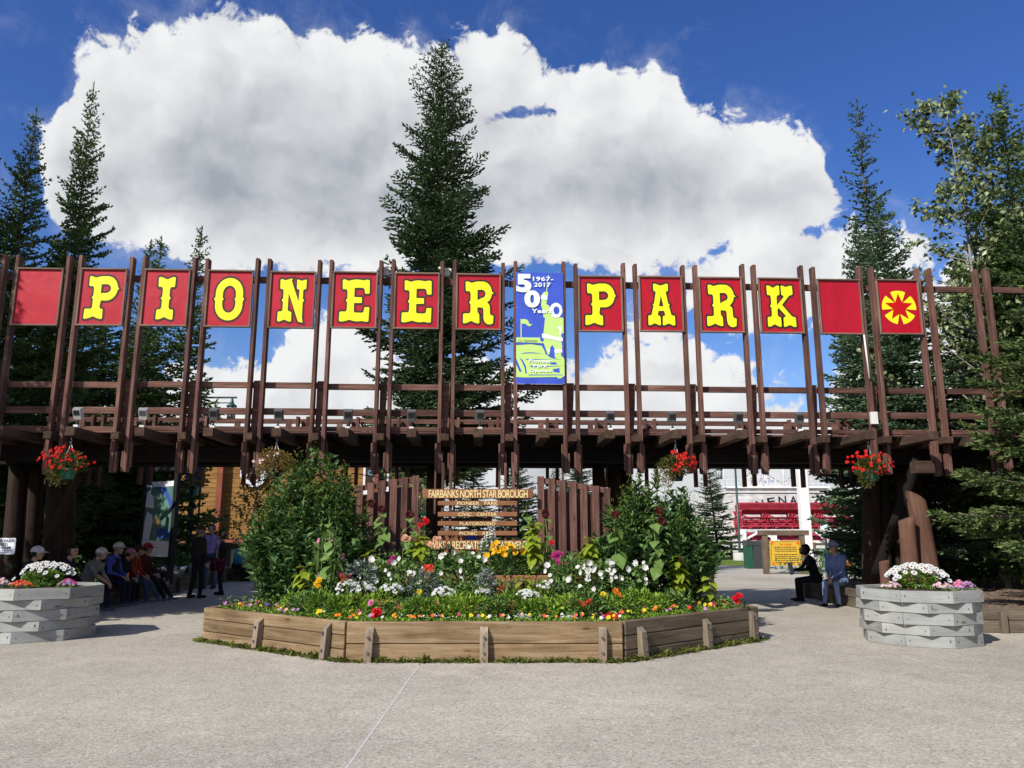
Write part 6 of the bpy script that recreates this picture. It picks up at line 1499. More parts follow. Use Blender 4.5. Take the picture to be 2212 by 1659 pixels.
def cloth(nme, c):
    t = NT(nme); v = t.coord('Object', (1, 1, .45)); n = t.noise(v, 9.0, 4, .55, 1.2); w = t.noise(t.coord('Object', (1, 1, 1)), 160.0, 2)
    t.bump(n, .9, .035); M[nme] = t.base(t.mix(1.0, t.ramp(n, [(.3, tuple(x * .62 for x in c)), (.65, tuple(min(1, x * 1.25) for x in c))]), t.ramp(w, [(.3, (.82, .82, .82)), (.7, (1.1, 1.1, 1.1))]), 'MULTIPLY'), .9, .15)
C_ = cloth
for nme, c in (('cloth_navy', (.020, .026, .055)), ('cloth_black', (.020, .020, .023)), ('cloth_grey', (.19, .18, .165)), ('cloth_blue', (.075, .10, .46)), ('cloth_red', (.30, .05, .022)), ('cloth_maroon', (.09, .016, .018)), ('cloth_lavender', (.36, .28, .58)),
               ('cloth_turquoise', (.03, .28, .46)), ('denim', (.055, .085, .17)), ('cloth_brown', (.055, .036, .026)), ('cap_cream', (.58, .54, .47)), ('cap_pink', (.52, .22, .33)), ('cap_red', (.36, .03, .03)), ('cap_lilac', (.40, .44, .62)), ('shoe_grey', (.16, .16, .18)), ('jeans_pale', (.20, .27, .46)),
               ('cloth_plaid', (.035, .032, .03)), ('bag_floral', (.30, .035, .075))): C_(nme, c)
def check_cloth():
    t = NT('checked_blue_shirt'); v = t.coord('Object', (1, 1, 1)); ck = t.new('ShaderNodeTexChecker'); t.link(v, ck.inputs['Vector']); ck.inputs['Scale'].default_value = 55.0; ck.inputs[1].default_value = (.13, .19, .42, 1); ck.inputs[2].default_value = (.22, .28, .50, 1); M['cloth_check'] = t.base(ck.outputs[0], .85, .1)
check_cloth()
def floral_cloth():
    t = NT('floral_bag_cloth'); v = t.coord('Object', (1, 1, 1)); vo = t.new('ShaderNodeTexVoronoi'); t.link(v, vo.inputs['Vector']); vo.inputs['Scale'].default_value = 16.0
    M['bag_floral'] = t.base(t.ramp(vo.outputs['Distance'], [(0.0, (.42, .08, .14)), (.35, (.28, .022, .06)), (.5, (.022, .010, .014))]), .9, .1)
floral_cloth()
ZG = 0.0
def sit_left(lab, px_, **k):
    Y = 9.12 * 1702 / (1106 - px_); person(lab, -9.16, Y, -.02, -math.pi / 2 + k.pop('turn', 0), 'sit', **k)
sit_left('seated person in a cream cap and pale blue collar behind the left planter', 70, shirt='cloth_navy', pants='cloth_black', shoes='shoe_grey', top=('cap', 'cap_cream'), lean=.15)
sit_left('seated dark-haired person in black, second from the left', 143, shirt='cloth_black', pants='cloth_black', shoes='shoe_grey', top=('hair', 'hairdark'), lean=.2, head_yaw=-.3)
sit_left('seated person in a grey T-shirt and cream cap, forearms on the knees', 192, shirt='cloth_grey', pants='cloth_navy', shoes='shoe_grey', top=('cap', 'cap_cream', 'hairgrey'), lean=.42, sleeve='short', knees=(.05, .16), hands={-1: (-.05, .50, .60), 1: (.05, .50, .60)})
def vest(root, mw, Hh, T):
    b = MB(); vs = []; fs = []; n = 16
    for i, z in enumerate((.02, .12, .22, .32, .42, .50)):
        for j in range(n): a = 6.2832 * j / n; w = (.165, .172, .18, .19, .185, .15)[i]; vs.append(T((w * 1.04 * math.sin(a), .005 + (.140, .138, .136, .132, .118, .085)[i] * math.cos(a), z)))
    fs = [(i * n + j, i * n + (j + 1) % n, (i + 1) * n + (j + 1) % n, (i + 1) * n + j) for i in range(5) for j in range(n)]; b.put(vs, fs, True); b.build('vest', M['cloth_black'], root, mw)
sit_left('seated person with bright blue sleeves, black vest and white cap', 241, shirt='cloth_blue', pants='cloth_navy', shoes='shoe_grey', top=('cap', 'cap_cream', 'hairgrey'), lean=.22, extra=vest, head_yaw=-.2, s=1.04)
sit_left('seated person in a pink cap between the vest wearer and the red top', 266, shirt='cloth_black', pants='cloth_black', shoes='shoe_grey', top=('cap', 'cap_pink'), lean=.28, fem=True, s=.94)
sit_left('seated person in a red orange top and wide brown hat', 289, shirt='cloth_red', pants='denim', shoes='shoe_grey', top=('hat', 'cloth_brown'), lean=.2, fem=True, knees=(.25, .1), s=.98)
sit_left('seated person in maroon with a red cap, legs stretched out, farthest in the row', 312, shirt='cloth_maroon', pants='cloth_black', shoes='shoe_grey', top=('cap', 'cap_red'), lean=.12, knees=(.3, .25))
p = G(422, 1292); person('standing person in a dark plaid shirt and cap seen from behind', p.x, p.y, 0, math.pi * -.15, 'stand', 'cloth_plaid', 'cloth_black', 'cloth_black', top=('cap', 'cloth_brown', 'hairgrey'), s=1.02, head_yaw=-.2)
p = G(449, 1272); person('standing person in a lavender T-shirt and sunglasses', p.x, p.y, 0, math.pi * .93, 'stand', 'cloth_lavender', 'denim', 'cloth_black', top=('hair', 'hairdark'), sleeve='short', s=1.06)
def bag(root, mw, Hh, T):
    b = MB(); b.box((-.24, .06, .86), (.10, .40, .36)); b.v = [(v[0] * (1 + .1 * (v[2] < .8)), v[1], v[2]) for v in b.v]; b.build('shoulder_bag', M['bag_floral'], root, mw)
    b = MB(); b.tube([(-.24, .2, 1.03), (-.20, .12, 1.40), (-.19, -.02, 1.44), (-.21, -.10, 1.36), (-.24, -.12, 1.03)], .010, 6); b.build('strap', M['cloth_black'], root, mw)
p = G(474, 1285); person('standing person in black with a visor and a red floral shoulder bag', p.x, p.y, 0, math.pi * .55, 'stand', 'cloth_black', 'cloth_black', 'cloth_black', top=('cap', 'cloth_brown', 'hairdark'), s=.93, fem=True, extra=bag, head_pitch=-.15)
p = G(508, 1255); person('seated person in a turquoise jacket beside the left shrub', p.x, p.y, .0, -1.9, 'sit', 'cloth_turquoise', 'cloth_black', 'cloth_black', top=('hair', 'hairdark'), lean=.25, s=.95)
retaining('short timber kerb under the seated person in turquoise', [(p.x - .7, p.y + .35), (p.x + 2.2, p.y + .15)], .42, 2)
def paper(root, mw, Hh, T):
    b = MB(); b.put([(-.20, .56, .66), (.02, .60, .62), (.02, .66, .90), (-.20, .62, .94), (.22, .54, .66), (.22, .60, .93)], [(0, 1, 2, 3), (1, 4, 5, 2)]); o = b.build('leaflet', M['cap_lilac'], root, mw); md = o.modifiers.new('t', 'SOLIDIFY'); md.thickness = .003
person('person in black reading a pale leaflet on the right wall', 7.42, 19.3, -.02, math.pi / 2 - .1, 'sit', 'cloth_black', 'cloth_black', 'cloth_black', top=('longhair', 'hairdark'), lean=.32, head_pitch=-.45, fem=True, extra=paper, hands={-1: (-.12, .50, .74), 1: (.14, .50, .74)})
person('person in a checked blue shirt, pale jeans and cap on the right wall', 7.50, 18.15, -.02, math.pi / 2 + .75, 'sit', 'cloth_check', 'jeans_pale', 'cloth_black', top=('cap', 'cap_lilac', 'hairgrey'), lean=.22, knees=(-.02, .05), hands={-1: (-.04, .36, .62), 1: (.05, .36, .62)}, s=1.06)

# ------------------------------------------------------------------ things around the plaza
# map board on the left bank
def map_board():
    Y = 21.2; a, c = P(311, 1120, Y), P(371, 1120, Y - .6); t = empty('map_board', (a.x, Y, .38)); tag(t, 'tall framed park map behind the seated people', 'map board')
    u = (c - a); u.z = 0; u.normalize(); n = Vector((u.y, -u.x, 0)); W_ = (c - a).length; z0, z1 = 1.0, 2.98
    fr = lambda x, z, d: Vector((a.x, a.y, 0)) + u * x + n * d + Vector((0, 0, z))
    for x in (-.07, W_ + .07): timber('post', fr(x, .3, -.03), fr(x, 3.25, -.03), .14, .12, M['black'], t, up=n)
    timber('head_beam', fr(-.25, 3.32, -.03), fr(W_ + .25, 3.32, -.03), .16, .14, M['black'], t)
    b = MB(); b.prism([(0, z0), (W_, z0), (W_, z1), (0, z1)], -.03, 0, fr); pn = b.build('sheet', plain('map_green_print', (.09, .19, .15), .3, .4, 0, .35, 2.2), t)
    S = lambda q: [(x * W_, z0 + z * (z1 - z0)) for x, z in q]
    for nm, mat, polys in (('river_print', plain('map_blue_print', (.05, .09, .34), .3, .4), [[(.12, .97), (.35, .93), (.72, .80), (1, .58), (1, .70), (.72, .92), (.45, .98)], [(.5, .24), (.95, .24), (.95, .34), (.7, .38), (.5, .36)]]),
                           ('pale_print', M['signwhite'], [[(0, 0), (1, 0), (1, .20), (0, .22)], [(0, .93), (1, .93), (1, 1), (0, 1)], [(.02, .22), (.25, .22), (.33, .45), (.30, .55), (.10, .60), (.04, .45)], [(.02, .66), (.33, .64), (.30, .78), (.12, .88), (.05, .85)]]),
                           ('brown_print', plain('map_brown_print', (.16, .10, .06), .3, .4), [[(.42, .40), (.62, .42), (.66, .50), (.5, .54), (.38, .48)]])):
        b = MB()
        for k, q in enumerate(polys): fill_poly(b, [S(q)], fr, .003 + .0006 * k + (.002 if nm == 'pale_print' else 0))
        b.build(nm, mat, pn)
map_board()
p = P(383, 1245, 21.6); t = empty('bowl_planter', (p.x - .2, 21.6, .44)); tag(t, 'polished steel bowl with a leafy plant on the left wall', 'planter')
b = MB(); b.lathe([(.05, 0), (.22, .04), (.38, .18), (.43, .32), (.41, .33), (.36, .2), (.001, .12)], (p.x - .2, 21.6, .40), 22); b.build('bowl', M['steel'], t)
leaf_mass('foliage', rng, (p.x - .2, 21.6, .86), (.45, .4, .30), 420, .12, .05, M['shrub'], t)
# closing-time sign at the left edge
a = P(-34, 1180, 13.7); c = P(33, 1180, 13.7); t = empty('closing_sign', (a.x, 13.7, .4)); tag(t, 'small white sign with closing hours on the left logs', 'sign')
zt, zb = P(0, 1162, 13.7).z, P(0, 1197.5, 13.7).z; w = c.x - a.x; xm = (a.x + c.x) / 2
pl_ = []
for (sx, sz, a0) in ((1, 1, 0), (-1, 1, 90), (-1, -1, 180), (1, -1, 270)):
    for k in range(5): an = R(a0 + 22.5 * k); pl_.append((sx * (w / 2 - .03) + .03 * math.cos(an), sz * ((zt - zb) / 2 - .03) + .03 * math.sin(an)))
b = MB(); b.prism(pl_, 0, .006, lambda x, z, d: Vector((xm + x, 13.7 + d, (zt + zb) / 2 + z))); sh = b.build('sheet', M['signwhite'], t)
timber('post', (xm, 13.76, .0), (xm, 13.76, zt - .02), .07, .07, M['darklog'], t, up=(0, 1, 0))
for txt, fw, y0, y1 in (('PIONEER PARK', .90, 1165.5, 1171.5), ('CLOSED', .50, 1173, 1178.5), ('12AM-5AM', .70, 1180, 1185.5), ('except for registered RV guests', .86, 1188, 1190.3), ('and scheduled events', .62, 1192, 1194.3)):
    za, zc = P(0, y0, 13.7).z, P(0, y1, 13.7).z; add('lettering', text_mesh('lettering', txt, w * fw, za - zc, M['black'], .012 if y1 < 1187 else 0), sh, Matrix.Translation((xm, 13.696, (za + zc) / 2)))

# ---- street lamps
def lamp(lab, x, y, H, arm, base, lant=.30):
    t = empty('street_lamp', (x, y, 0)); tag(t, lab, 'street lamp', 'dark green street lamps')
    b = MB(); b.tube([(x, y, 0), (x, y, .5), (x, y, H)], [.10, .075, .06], 10); b.build('pole', M['green_metal'], t)
    if base: b = MB(); b.lathe([(.42, 0), (.42, .42), (.38, .46), (.001, .46)], (x, y, 0), 20); b.build('base', M['concrete'], t)
    b = MB(); b.box((x + arm / 2, y, H - .12), (abs(arm) + .12, .07, .05)); b.box((x + arm / 2, y, H - .30), (abs(arm) * .9, .04, .03)); b.build('arm', M['green_metal'], t)
    lx = x + arm * .92; z = H - .14; s = lant / .30
    b = MB(); b.lathe([(.03 * s, 0), (.05 * s, -.10 * s), (.07 * s, -.18 * s), (.17 * s, -.26 * s), (.17 * s, -.29 * s), (.001, -.29 * s)], (lx, y, z), 12); cp = b.build('lantern_cap', M['green_metal'], t)
    b = MB(); b.lathe([(.13 * s, -.29 * s), (.115 * s, -.66 * s), (.001, -.66 * s)], (lx, y, z), 12); b.build('lantern_glass', M['railgrey'], t)
    b = MB()
    for k in range(6): a = 1.047 * k; b.tube([(lx + .14 * s * math.cos(a), y + .14 * s * math.sin(a), z - .29 * s), (lx + .125 * s * math.cos(a), y + .125 * s * math.sin(a), z - .68 * s)], .010, 5)
    b.lathe([(.14 * s, -.66 * s), (.14 * s, -.70 * s), (.001, -.70 * s)], (lx, y, z), 12); b.build('lantern_cage', M['green_metal'], t)
X = P(430, 900, 25).x; lamp('dark lamp with a hanging lantern seen under the letter O', X, 25, ht(851, 25), P(508, 860, 25).x - X, False, .30)
X = P(1596, 1150, 48).x; lamp('dark green lamp pole on a concrete base left of the riverboat', X, 48, 6.0, -1.1, True, .40)
X = P(1888, 870, 30).x; lamp('dark lamp arm among the spruces left of the star panel', P(1850, 870, 30).x + 1.2, 30, ht(843, 30), -.9, False, .30)

# ---- ochre building
def building():
    Y = 36.0; x0, x1 = P(330, 1100, Y).x, P(905, 1100, Y).x; t = empty('ochre_building', ((x0 + x1) / 2, Y, 0)); tag(t, 'ochre clapboard building with rust red posts behind the left shrub', 'building')
    z0, z1 = 1.35, 5.6; n = 20; h = (z1 - z0) / n
    for k in range(n):
        cuts = [x0, x0 + (x1 - x0) * (.30 + .1 * (k % 2)), x0 + (x1 - x0) * (.63 + .07 * (k % 3)), x1]
        for a, c in zip(cuts[:-1], cuts[1:]):
            o = timber('clapboard', (a + .003, Y, z0 + h * (k + .5)), (c - .003, Y, z0 + h * (k + .5)), .05, h - .016, M['shingle'], t); o.matrix_basis = o.matrix_basis @ Matrix.Rotation(.10, 4, 'X')
    b = MB(); b.box(((x0 + x1) / 2, Y + 2.5, (z0 + z1) / 2), (x1 - x0 - .1, 4.9, z1 - z0)); b.build('wall_core', M['shingle'], t)
    b = MB(); b.box(((x0 + x1) / 2, Y + 2.4, .66), (x1 - x0 - .4, 4.6, 1.36)); b.build('foundation', M['black'], t)
    b = MB(); b.box(((x0 + x1) / 2, Y + 2.3, z1 + .12), (x1 - x0 + .6, 5.8, .22)); b.build('roof', M['rust'], t)
    for q in (472, 640, 812):
        X = P(q, 1100, Y - .3).x; timber('post', (X, Y - .30, .0), (X - .0, Y - .30, z1 + (.0 if q in (472, 640, 812) else .9)), .26 if q == 472 else .18, .26, M['rust'], t, up=(0, 1, 0))
    timber('sill_beam', (x0, Y - .14, 1.26), (x1, Y - .14, 1.26), .12, .14, M['rust'], t)
    # round white emblem board with a grey dome and a red ring
    c = P(548, 1022, Y - .2); e = empty('emblem_sign', (c.x, Y - .2, c.z - .6)); tag(e, 'round white board with grey shield and red ring on the ochre wall', 'sign')
    fr = lambda x, z, d: Vector((c.x + x, Y - .12 - d, c.z + z))
    b = MB(); b.prism([(.62 * math.cos(R(10 * k)) * (1 + .05 * (k % 2)), .62 * math.sin(R(10 * k)) * (1 + .05 * (k % 2))) for k in range(36)], 0, .06, fr); bo = b.build('board', M['signwhite'], e)
    b = MB(); fill_poly(b, [[(.30 * math.cos(R(15 * k)), .10 + .42 * math.sin(R(15 * k))) for k in range(13)] + [(-.30, -.2), (0, -.42), (.30, -.2)]], fr, .064); b.build('shield_print', M['lampgrey'], bo)
    b = MB(); ribbon(b, [(.20 * math.cos(R(15 * k)), -.22 + .10 * math.sin(R(15 * k))) for k in range(24)], .03, fr, .068); b.build('ring_print', M['boatred'], bo)
    c2 = P(812, 1035, Y - .2); e = empty('shop_sign', (c2.x, Y - .2, c2.z - .5)); tag(e, 'dark sign with a pale border and blue ovals above the left board screen', 'sign'); fr2 = lambda x, z, d: Vector((c2.x + x, Y - .12 - d, c2.z + z))
    b = MB(); b.prism([(-.6, -.7), (.6, -.7), (.6, .7), (-.6, .7)], 0, .05, fr2); bo = b.build('board', M['signwhite'], e)
    b = MB(); fill_poly(b, [[(-.5, -.5), (.5, -.5), (.5, .6), (-.5, .6)]], fr2, .054); b.build('dark_print', M['cloth_brown'], bo)
    b = MB()
    for k in range(3): ribbon(b, [(-.25 + .25 * (k % 2) + .12 * math.cos(R(15 * q)), -.3 + .3 * k + .10 * math.sin(R(15 * q))) for q in range(24)], .025, fr2, .058)
    b.build('oval_print', M['blue_rack'], bo)
building()
for k, (px0, px1, y0, y1, lab) in enumerate(((397, 414, 1000, 1075, 'left of two blue and lime banners hanging before the ochre building'), (419, 436, 1000, 1080, 'right of two blue and lime banners hanging before the ochre building'))):
    Y = 29.0; a, c = P(px0, y1, Y), P(px1, y0, Y); t = empty('small_banner', ((a.x + c.x) / 2, Y, a.z)); tag(t, lab, 'banner', 'banners before the ochre building'); fr = lambda x, z, d: Vector((a.x + x * (c.x - a.x), Y - d + .02 * math.sin(6 * x), a.z + z * (c.z - a.z)))
    b = MB(); b.prism([(0, 0), (1, 0), (1, 1), (0, 1)], 0, .01, fr); bo = b.build('cloth', M['ban_blue'], t)
    b = MB(); fill_poly(b, [[(.1, .08), (.9, .1), (.95, .45), (.7, .5), (.75, .7), (.5, .72), (.45, .4), (.1, .38)]], fr, .014); b.build('lime_print', M['ban_lime'], bo)
    b = MB(); b.tube([(c.x + .03, Y, 0), (c.x + .03, Y, c.z + .1)], .04, 8); b.build('pole', M['green_metal'], t)

# ---- stern-wheel riverboat
def boat():
    Y = 60.0; X = lambda px_: P(px_, 1120, Y).x; Z = lambda py: P(0, py, Y).z
    xl, xr = X(1590), X(1826); t = empty('riverboat', ((xl + xr) / 2, Y + 6, 0)); tag(t, 'white sternwheel riverboat with a red paddle wheel behind the right lawn', 'riverboat')
    W0, W1 = X(1588), X(1822)
    # deckhouse stern wall of planks
    z0, z1 = Z(1195), Z(1049); n = 15; h = (z1 - z0) / n
    for k in range(n): timber('plank', (X(1588), Y + 2.2, z0 + h * (k + .5)), (X(1818), Y + 2.2, z0 + h * (k + .5)), .06, h - .012, M['boatwood'], t)
    for k in range(11):
        zz = Z(1100) - h * (k + .5); timber('plank', (X(1556), Y + 3.0, zz), (X(1590), Y + 3.0, zz), .06, h - .012, M['boatwood'], t)
    b = MB(); b.box(((X(1588) + X(1818)) / 2, Y + 9, (z0 + z1) / 2), (X(1818) - X(1588) - .2, 13.4, z1 - z0 - .1)); b.build('deckhouse', M['boatwood'], t)
    b = MB(); b.box((X(1835), Y + 3.2, 2.6), (1.3, 1.2, 3.9)); b.build('side_house', M['boatgreen'], t); b = MB(); b.box((X(1829), Y + 2.56, 3.2), (.5, .06, .9)); b.build('window_frame', M['white'], t)
    timber('cornice', (X(1584), Y + 2.1, Z(1049)), (X(1822), Y + 2.1, Z(1049)), .3, .16, M['white'], t); timber('cornice', (X(1586), Y + 2.12, Z(1060)), (X(1820), Y + 2.12, Z(1060)), .14, .08, M['white'], t)
    # name in an arc
    for k, ch in enumerate('NENANA'):
        f = (k - 2.5) / 2.5; cx = 1702 + 60 * f; cy = 1080 + 9 * f * f; me = text_mesh('lettering', ch, .62, .62, M['black'], .012); p_ = P(cx, cy, Y + 2.14); add('name_letter', me, t, Matrix.Translation(p_) @ Matrix.Rotation(.22 * f, 4, 'Y'))
    # upper decks
    for (x0, x1, y0, y1, yy, nm) in ((1640, 1775, 1040, 1049, 4.0, 'upper_deck'), (1668, 1730, 1022, 1040, 5.0, 'texas_house'), (1680, 1722, 1002, 1022, 5.6, 'pilot_house'), (1556, 1592, 1058, 1062, 3.0, 'side_balcony')):
        b = MB(); b.box(((X(x0) + X(x1)) / 2, Y + yy + 1.2, (Z(y0) + Z(y1)) / 2), (X(x1) - X(x0), 2.4, Z(y0) - Z(y1))); hs_ = b.build(nm, M['boatwood'], t)
        if nm in ('texas_house', 'pilot_house'):
            for k in range(3): q = x0 + (x1 - x0) * (k + .5) / 3; b = MB(); b.box((X(q), Y + yy - .02, (Z(y0) * .55 + Z(y1) * .45)), (.32, .05, .35)); b.build('window', M['cap_lilac'], hs_)
    def railing(x0, x1, yt, yb, yy):
        for f in (0, .5): z = Z(yt) + (Z(yb) - Z(yt)) * f; timber('railing', (X(x0), Y + yy, z), (X(x1), Y + yy, z), .04, .05, M['railgrey'], t)
        m_ = max(2, int((x1 - x0) / 12))
        for k in range(m_ + 1): q = X(x0) + (X(x1) - X(x0)) * k / m_; timber('railing_post', (q, Y + yy, Z(yb)), (q, Y + yy, Z(yt) + .02), .045, .045, M['railgrey'], t, up=(0, 1, 0))
    railing(1580, 1822, 1032, 1049, 2.3); railing(1557, 1590, 1040, 1058, 2.9); railing(1665, 1735, 1012, 1022, 4.9)
    for q, zt in ((1600, 985), (1648, 975), (1690, 960), (1765, 980), (1738, 990)):
        b = MB(); b.tube([(X(q), Y + 4, Z(1050)), (X(q), Y + 4, Z(zt))], .06, 6); b.build('hog_post', M['railgrey'], t)
    for a_, c_ in (((1600, 990), (1690, 1045)), ((1765, 985), (1690, 1045)), ((1648, 980), (1600, 1048)), ((1738, 995), (1820, 1046))):
        b = MB(); b.tube([P(*a_, Y + 4), P(*c_, Y + 4)], .025, 5); b.build('hog_chain', M['lampgrey'], t)
    # the wheel
    cz = Z(1130); R_ = Z(1086) - cz; yc = Y - .4; wh = empty('paddle_wheel', ((W0 + W1) / 2, yc, cz), parent=t)
    nbk = 14; rings = [W0 + .15 + (W1 - W0 - .3) * k / 4 for k in range(5)]
    for k in range(nbk):
        a = 6.2832 * k / nbk + .18; d = Vector((0, math.cos(a), math.sin(a)))
        for j in range(4):
            c_ = Vector((0, yc, cz)) + d * (R_ - .20); timber('bucket_plank', (rings[j] + .06, c_.y, c_.z), (rings[j + 1] - .06, c_.y, c_.z), .05, .42, M['boatred'], wh, up=d)
        for j in range(5): timber('spoke', Vector((rings[j], yc, cz)) + d * .12, Vector((rings[j], yc, cz)) + d * R_, .10, .08, M['boatred'], wh)
    for j in range(5):
        for rr in (R_ - .5, R_ * .45):
            b = MB(); b.tube([Vector((rings[j], yc + rr * math.cos(R(15 * q)), cz + rr * math.sin(R(15 * q)))) for q in range(25)], .05, 5, False); b.build('wheel_ring', M['boatred'], wh)
    b = MB(); b.tube([(W0 - .2, yc, cz), (W1 + .2, yc, cz)], .20, 12); b.build('axle', M['boatred'], wh)
    for j in range(4):
        for sx in (-1, 1): timber('brace', (rings[j], yc - .2, cz - sx * .7), (rings[j + 1], yc - .2, cz + sx * .2), .06, .09, M['boatred'], wh)
    b = MB(); b.tube([(X(1604), Y - 2.3, Z(1165)), (X(1828), Y - 2.3, Z(1165))], .20, 10); b.build('red_pipe', M['boatred'], t)
    # fantail frames in front
    yf = Y - 2.9; timber('fantail_beam', (X(1572), yf, Z(1147)), (X(1825), yf, Z(1147)), .20, .22, M['boatwood'], t); timber('fantail_beam', (X(1565), yf, Z(1178)), (X(1822), yf, Z(1178)), .3, .34, M['boatwood'], t)
    for q in (1640, 1810, 1578): timber('fantail_post', (X(q), yf - .2, Z(1185)), (X(q), yf - .2, Z(1144)), .40, .18, M['white'], t, up=(0, 1, 0))
    for a_, c_ in (((1598, 1172), (1638, 1150)), ((1645, 1150), (1690, 1172)), ((1762, 1150), (1800, 1175))): timber('fantail_brace', P(*a_, yf - .1), P(*c_, yf - .1), .14, .14, M['white'], t)
    b = MB(); b.box(((xl + xr) / 2 - 1, Y + 5, .55), (xr - xl + 3.5, 15, 1.1)); b.build('hull', M['boatwood'], t)
boat()
# white pole, notice board, bin, rails, racks on the right
x, y = G(1747, 1235).x, G(1747, 1235).y; t = empty('white_post', (x, y, 0)); tag(t, 'tall white square post on a concrete block before the paddle wheel', 'post')
b = MB(); b.box((x, y, .30), (.82, .82, .60)); b.build('base', M['concrete'], t); timber('shaft', (x, y, .6), (x, y, 4.55), .40, .40, M['white'], t, up=(0, 1, 0), ch=.02)
def notice():
    Y = 31.8; X = lambda q: P(q, 1190, Y).x; Z = lambda q: P(0, q, Y).z; t = empty('notice_board', (X(1690), Y, 0)); tag(t, 'ochre notice board with orange corners in a grey timber frame', 'notice board')
    for q in (1653, 1733): timber('post', (X(q), Y, -.02), (X(q), Y, Z(1156)), .22, .18, M['greypost'], t, up=(0, 1, 0))
    timber('top_beam', (X(1640), Y, Z(1151)), (X(1748), Y, Z(1151)), .24, .20, M['greypost'], t)
    x0, x1, z0, z1 = X(1661), X(1727), Z(1222), Z(1168); fr = lambda a, z, d: Vector((x0 + a * (x1 - x0), Y - .11 - d, z0 + z * (z1 - z0)))
    b = MB(); b.prism([(0, 0), (1, 0), (1, 1), (0, 1)], 0, .04, fr); bo = b.build('sheet', M['infoyellow'], t)
    b = MB(); ribbon(b, [(.04, .04), (.96, .04), (.96, .96), (.04, .96)], .006, fr, .044); b.build('border_print', M['black'], bo)
    b = MB()
    for cx, cz in ((.08, .10), (.92, .10), (.92, .90), (.08, .90)): fill_poly(b, [[(cx + .06 * math.cos(R(36 * k)) * (1 if k % 2 else .5), cz + .09 * math.sin(R(36 * k)) * (1 if k % 2 else .5)) for k in range(10)]], fr, .047)
    b.build('corner_print', M['orange'], bo)
    def line(txt, w, z, h, mat): add('lettering', text_mesh('lettering', txt, w * (x1 - x0), h * (z1 - z0), M[mat], .012), bo, Matrix.Translation(fr(.5, z, .05)))
    line('The Nenana', .42, .86, .075, 'orange')
    # text too small to read in the photograph: dark strokes in rows
    r = random.Random(2); b = MB()
    for row, z in enumerate((.74, .66, .58, .45, .37, .29, .21, .13)):
        a = .12 + .02 * (row % 3)
        while a < .86: w_ = r.uniform(.03, .09); fill_poly(b, [[(a, z - .012), (a + w_, z - .014), (a + w_, z + .016), (a, z + .014)]], fr, .0465); a += w_ + .018
    o = b.build('fine_print', M['black'], bo); tag(o, kind='stuff')
notice()
x, y = G(1630, 1228).x, G(1630, 1228).y; t = empty('litter_bin', (x, y, 0)); tag(t, 'dark litter bin with a green side left of the notice board', 'bin')
for nm, cx, w, m_ in (('bin_body', .13, .50, 'dark_bin'), ('side_panel', -.26, .26, 'green_bin')):
    b = MB(); b.prism([(-w / 2, 0), (w / 2, 0), (w / 2 + .02, 1.05), (-w / 2 - .02, 1.05)], -.3, .3, lambda a, z, d: Vector((x + cx + a, y + d, z))); b.build(nm, M[m_], t)
b = MB(); b.prism([(-.44, 1.06), (.42, 1.06), (.36, 1.22), (-.38, 1.30)], -.33, .33, lambda a, z, d: Vector((x + a, y + d, z))); b.build('lid', M['dark_bin'], t)
def railfence(lab, x0, x1, y, z):
    t = empty('rail_fence', (x0, y, 0)); tag(t, lab, 'fence'); n = max(2, int((x1 - x0) / 2.4))
    for k in range(n + 1): q = x0 + (x1 - x0) * k / n; timber('post', (q, y, 0), (q, y, z + .1), .14, .12, M['greypost'], t, up=(0, 1, 0))
    for zz in (z, z * .55): timber('rail', (x0, y - .09, zz), (x1, y - .09, zz + .05), .05, .13, M['greypost'], t)
railfence('low grey rail fence on the lawn before the riverboat hull', P(1500, 1190, 52).x, P(1660, 1190, 52).x, 52, 1.0)
railfence('low grey rail fence right of the white post', P(1760, 1190, 45).x, P(1880, 1190, 45).x, 45, 1.0)
for k, (q, lab) in enumerate(((1672, 'left pale blue bicycle rack behind the notice board'), (1768, 'pale blue bicycle rack right of the white post'))):
    Y = 36.5; X = P(q, 1190, Y).x; t = empty('bicycle_rack', (X, Y, 0)); tag(t, lab, 'bicycle rack', 'pale blue bicycle racks')
    for j in range(4): b = MB(); b.tube([(X + .35 * j, Y, 0), (X + .35 * j, Y, .7), (X + .35 * j + .06, Y, .85), (X + .35 * j + .2, Y, .85), (X + .35 * j + .26, Y, .7), (X + .35 * j + .26, Y, 0)], .028, 7); b.build('hoop', M['blue_rack'], t)
x = P(1721, 1180, 38).x; X = P(1785, 1180, 38).x; t = empty('parking_sign', (X, 38, 0)); tag(t, 'blank white sign plate on a green pole before the boat', 'sign')
b = MB(); b.tube([(X, 38, 0), (X, 38, 2.3)], .06, 8); b.build('pole', M['green_metal'], t); b = MB(); b.box((X, 37.92, 1.75), (.50, .03, .75)); b.build('plate', M['signwhite'], t)
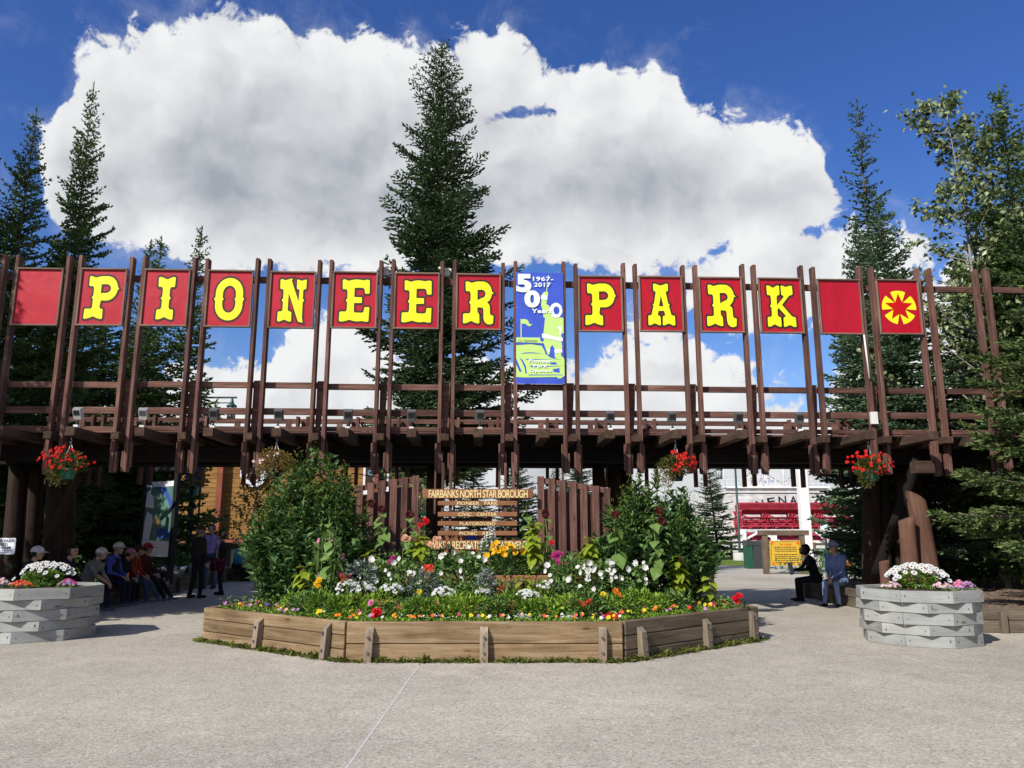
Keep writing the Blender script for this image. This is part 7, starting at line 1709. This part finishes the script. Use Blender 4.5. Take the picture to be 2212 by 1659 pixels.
x, y = P(1818, 1210, 33).x, 33.0; t = empty('barrel_planter', (x, y, 0)); tag(t, 'half barrel planter with lime foliage right of the white post', 'planter')
b = MB(); b.lathe([(.36, 0), (.46, .25), (.42, .52), (.38, .52), (.001, .46)], (x, y, 0), 16); b.build('barrel', M['cedar'], t); leaf_mass('foliage', rng, (x, y, .68), (.5, .45, .26), 300, .12, .06, M['lime'], t)
# a cable under the deck
b = MB(); p0, p1 = P(760, 1022, 20), P(1330, 1020, 20); b.tube([p0 + (p1 - p0) * (k / 16) + Vector((0, 0, -.35 * math.sin(math.pi * k / 16))) for k in range(17)], .012, 5); tag(b.build('cable', M['black']), 'thin black cable sagging behind the gate', 'cable')

# information kiosk glimpsed between the sign boards
def kiosk():
    Y = 24.0; X = lambda q: P(q, 1120, Y).x; Z = lambda q: P(0, q, Y).z; t = empty('information_kiosk', (X(980), Y, 0)); tag(t, 'brown information kiosk with a green roof edge glimpsed behind the park sign', 'kiosk')
    b = MB(); b.box(((X(900) + X(1062)) / 2, Y + .8, Z(1109)), (X(1062) - X(900), 2.0, Z(1105) - Z(1112))); b.build('roof', M['green_bin'], t)
    for q in (904, 1058): timber('post', (X(q), Y, 0), (X(q), Y, Z(1112)), .14, .14, M['rust'], t, up=(0, 1, 0))
    bd = timber('name_board', (X(958), Y - .05, Z(1122.5)), (X(1054), Y - .05, Z(1122.5)), .05, Z(1118.5) - Z(1126.5), M['greypost'], t)
    add('lettering', text_mesh('lettering', 'PARK INFORMATION', (X(1040) - X(962)), Z(1119.8) - Z(1125.4), M['black'], .01, 1.1), bd, Matrix.Translation(((X(962) + X(1040)) / 2, Y - .082, Z(1122.6))))
    b = MB(); b.box(((X(905) + X(1057)) / 2, Y + .6, Z(1175)), (X(1057) - X(905), .9, .55)); b.build('counter', M['cedar'], t)
    b = MB(); b.box(((X(1008) + X(1031)) / 2, Y + .1, Z(1162)), (X(1031) - X(1008), .04, .20)); b.build('blue_notice', M['ban_blue'], t)
kiosk()
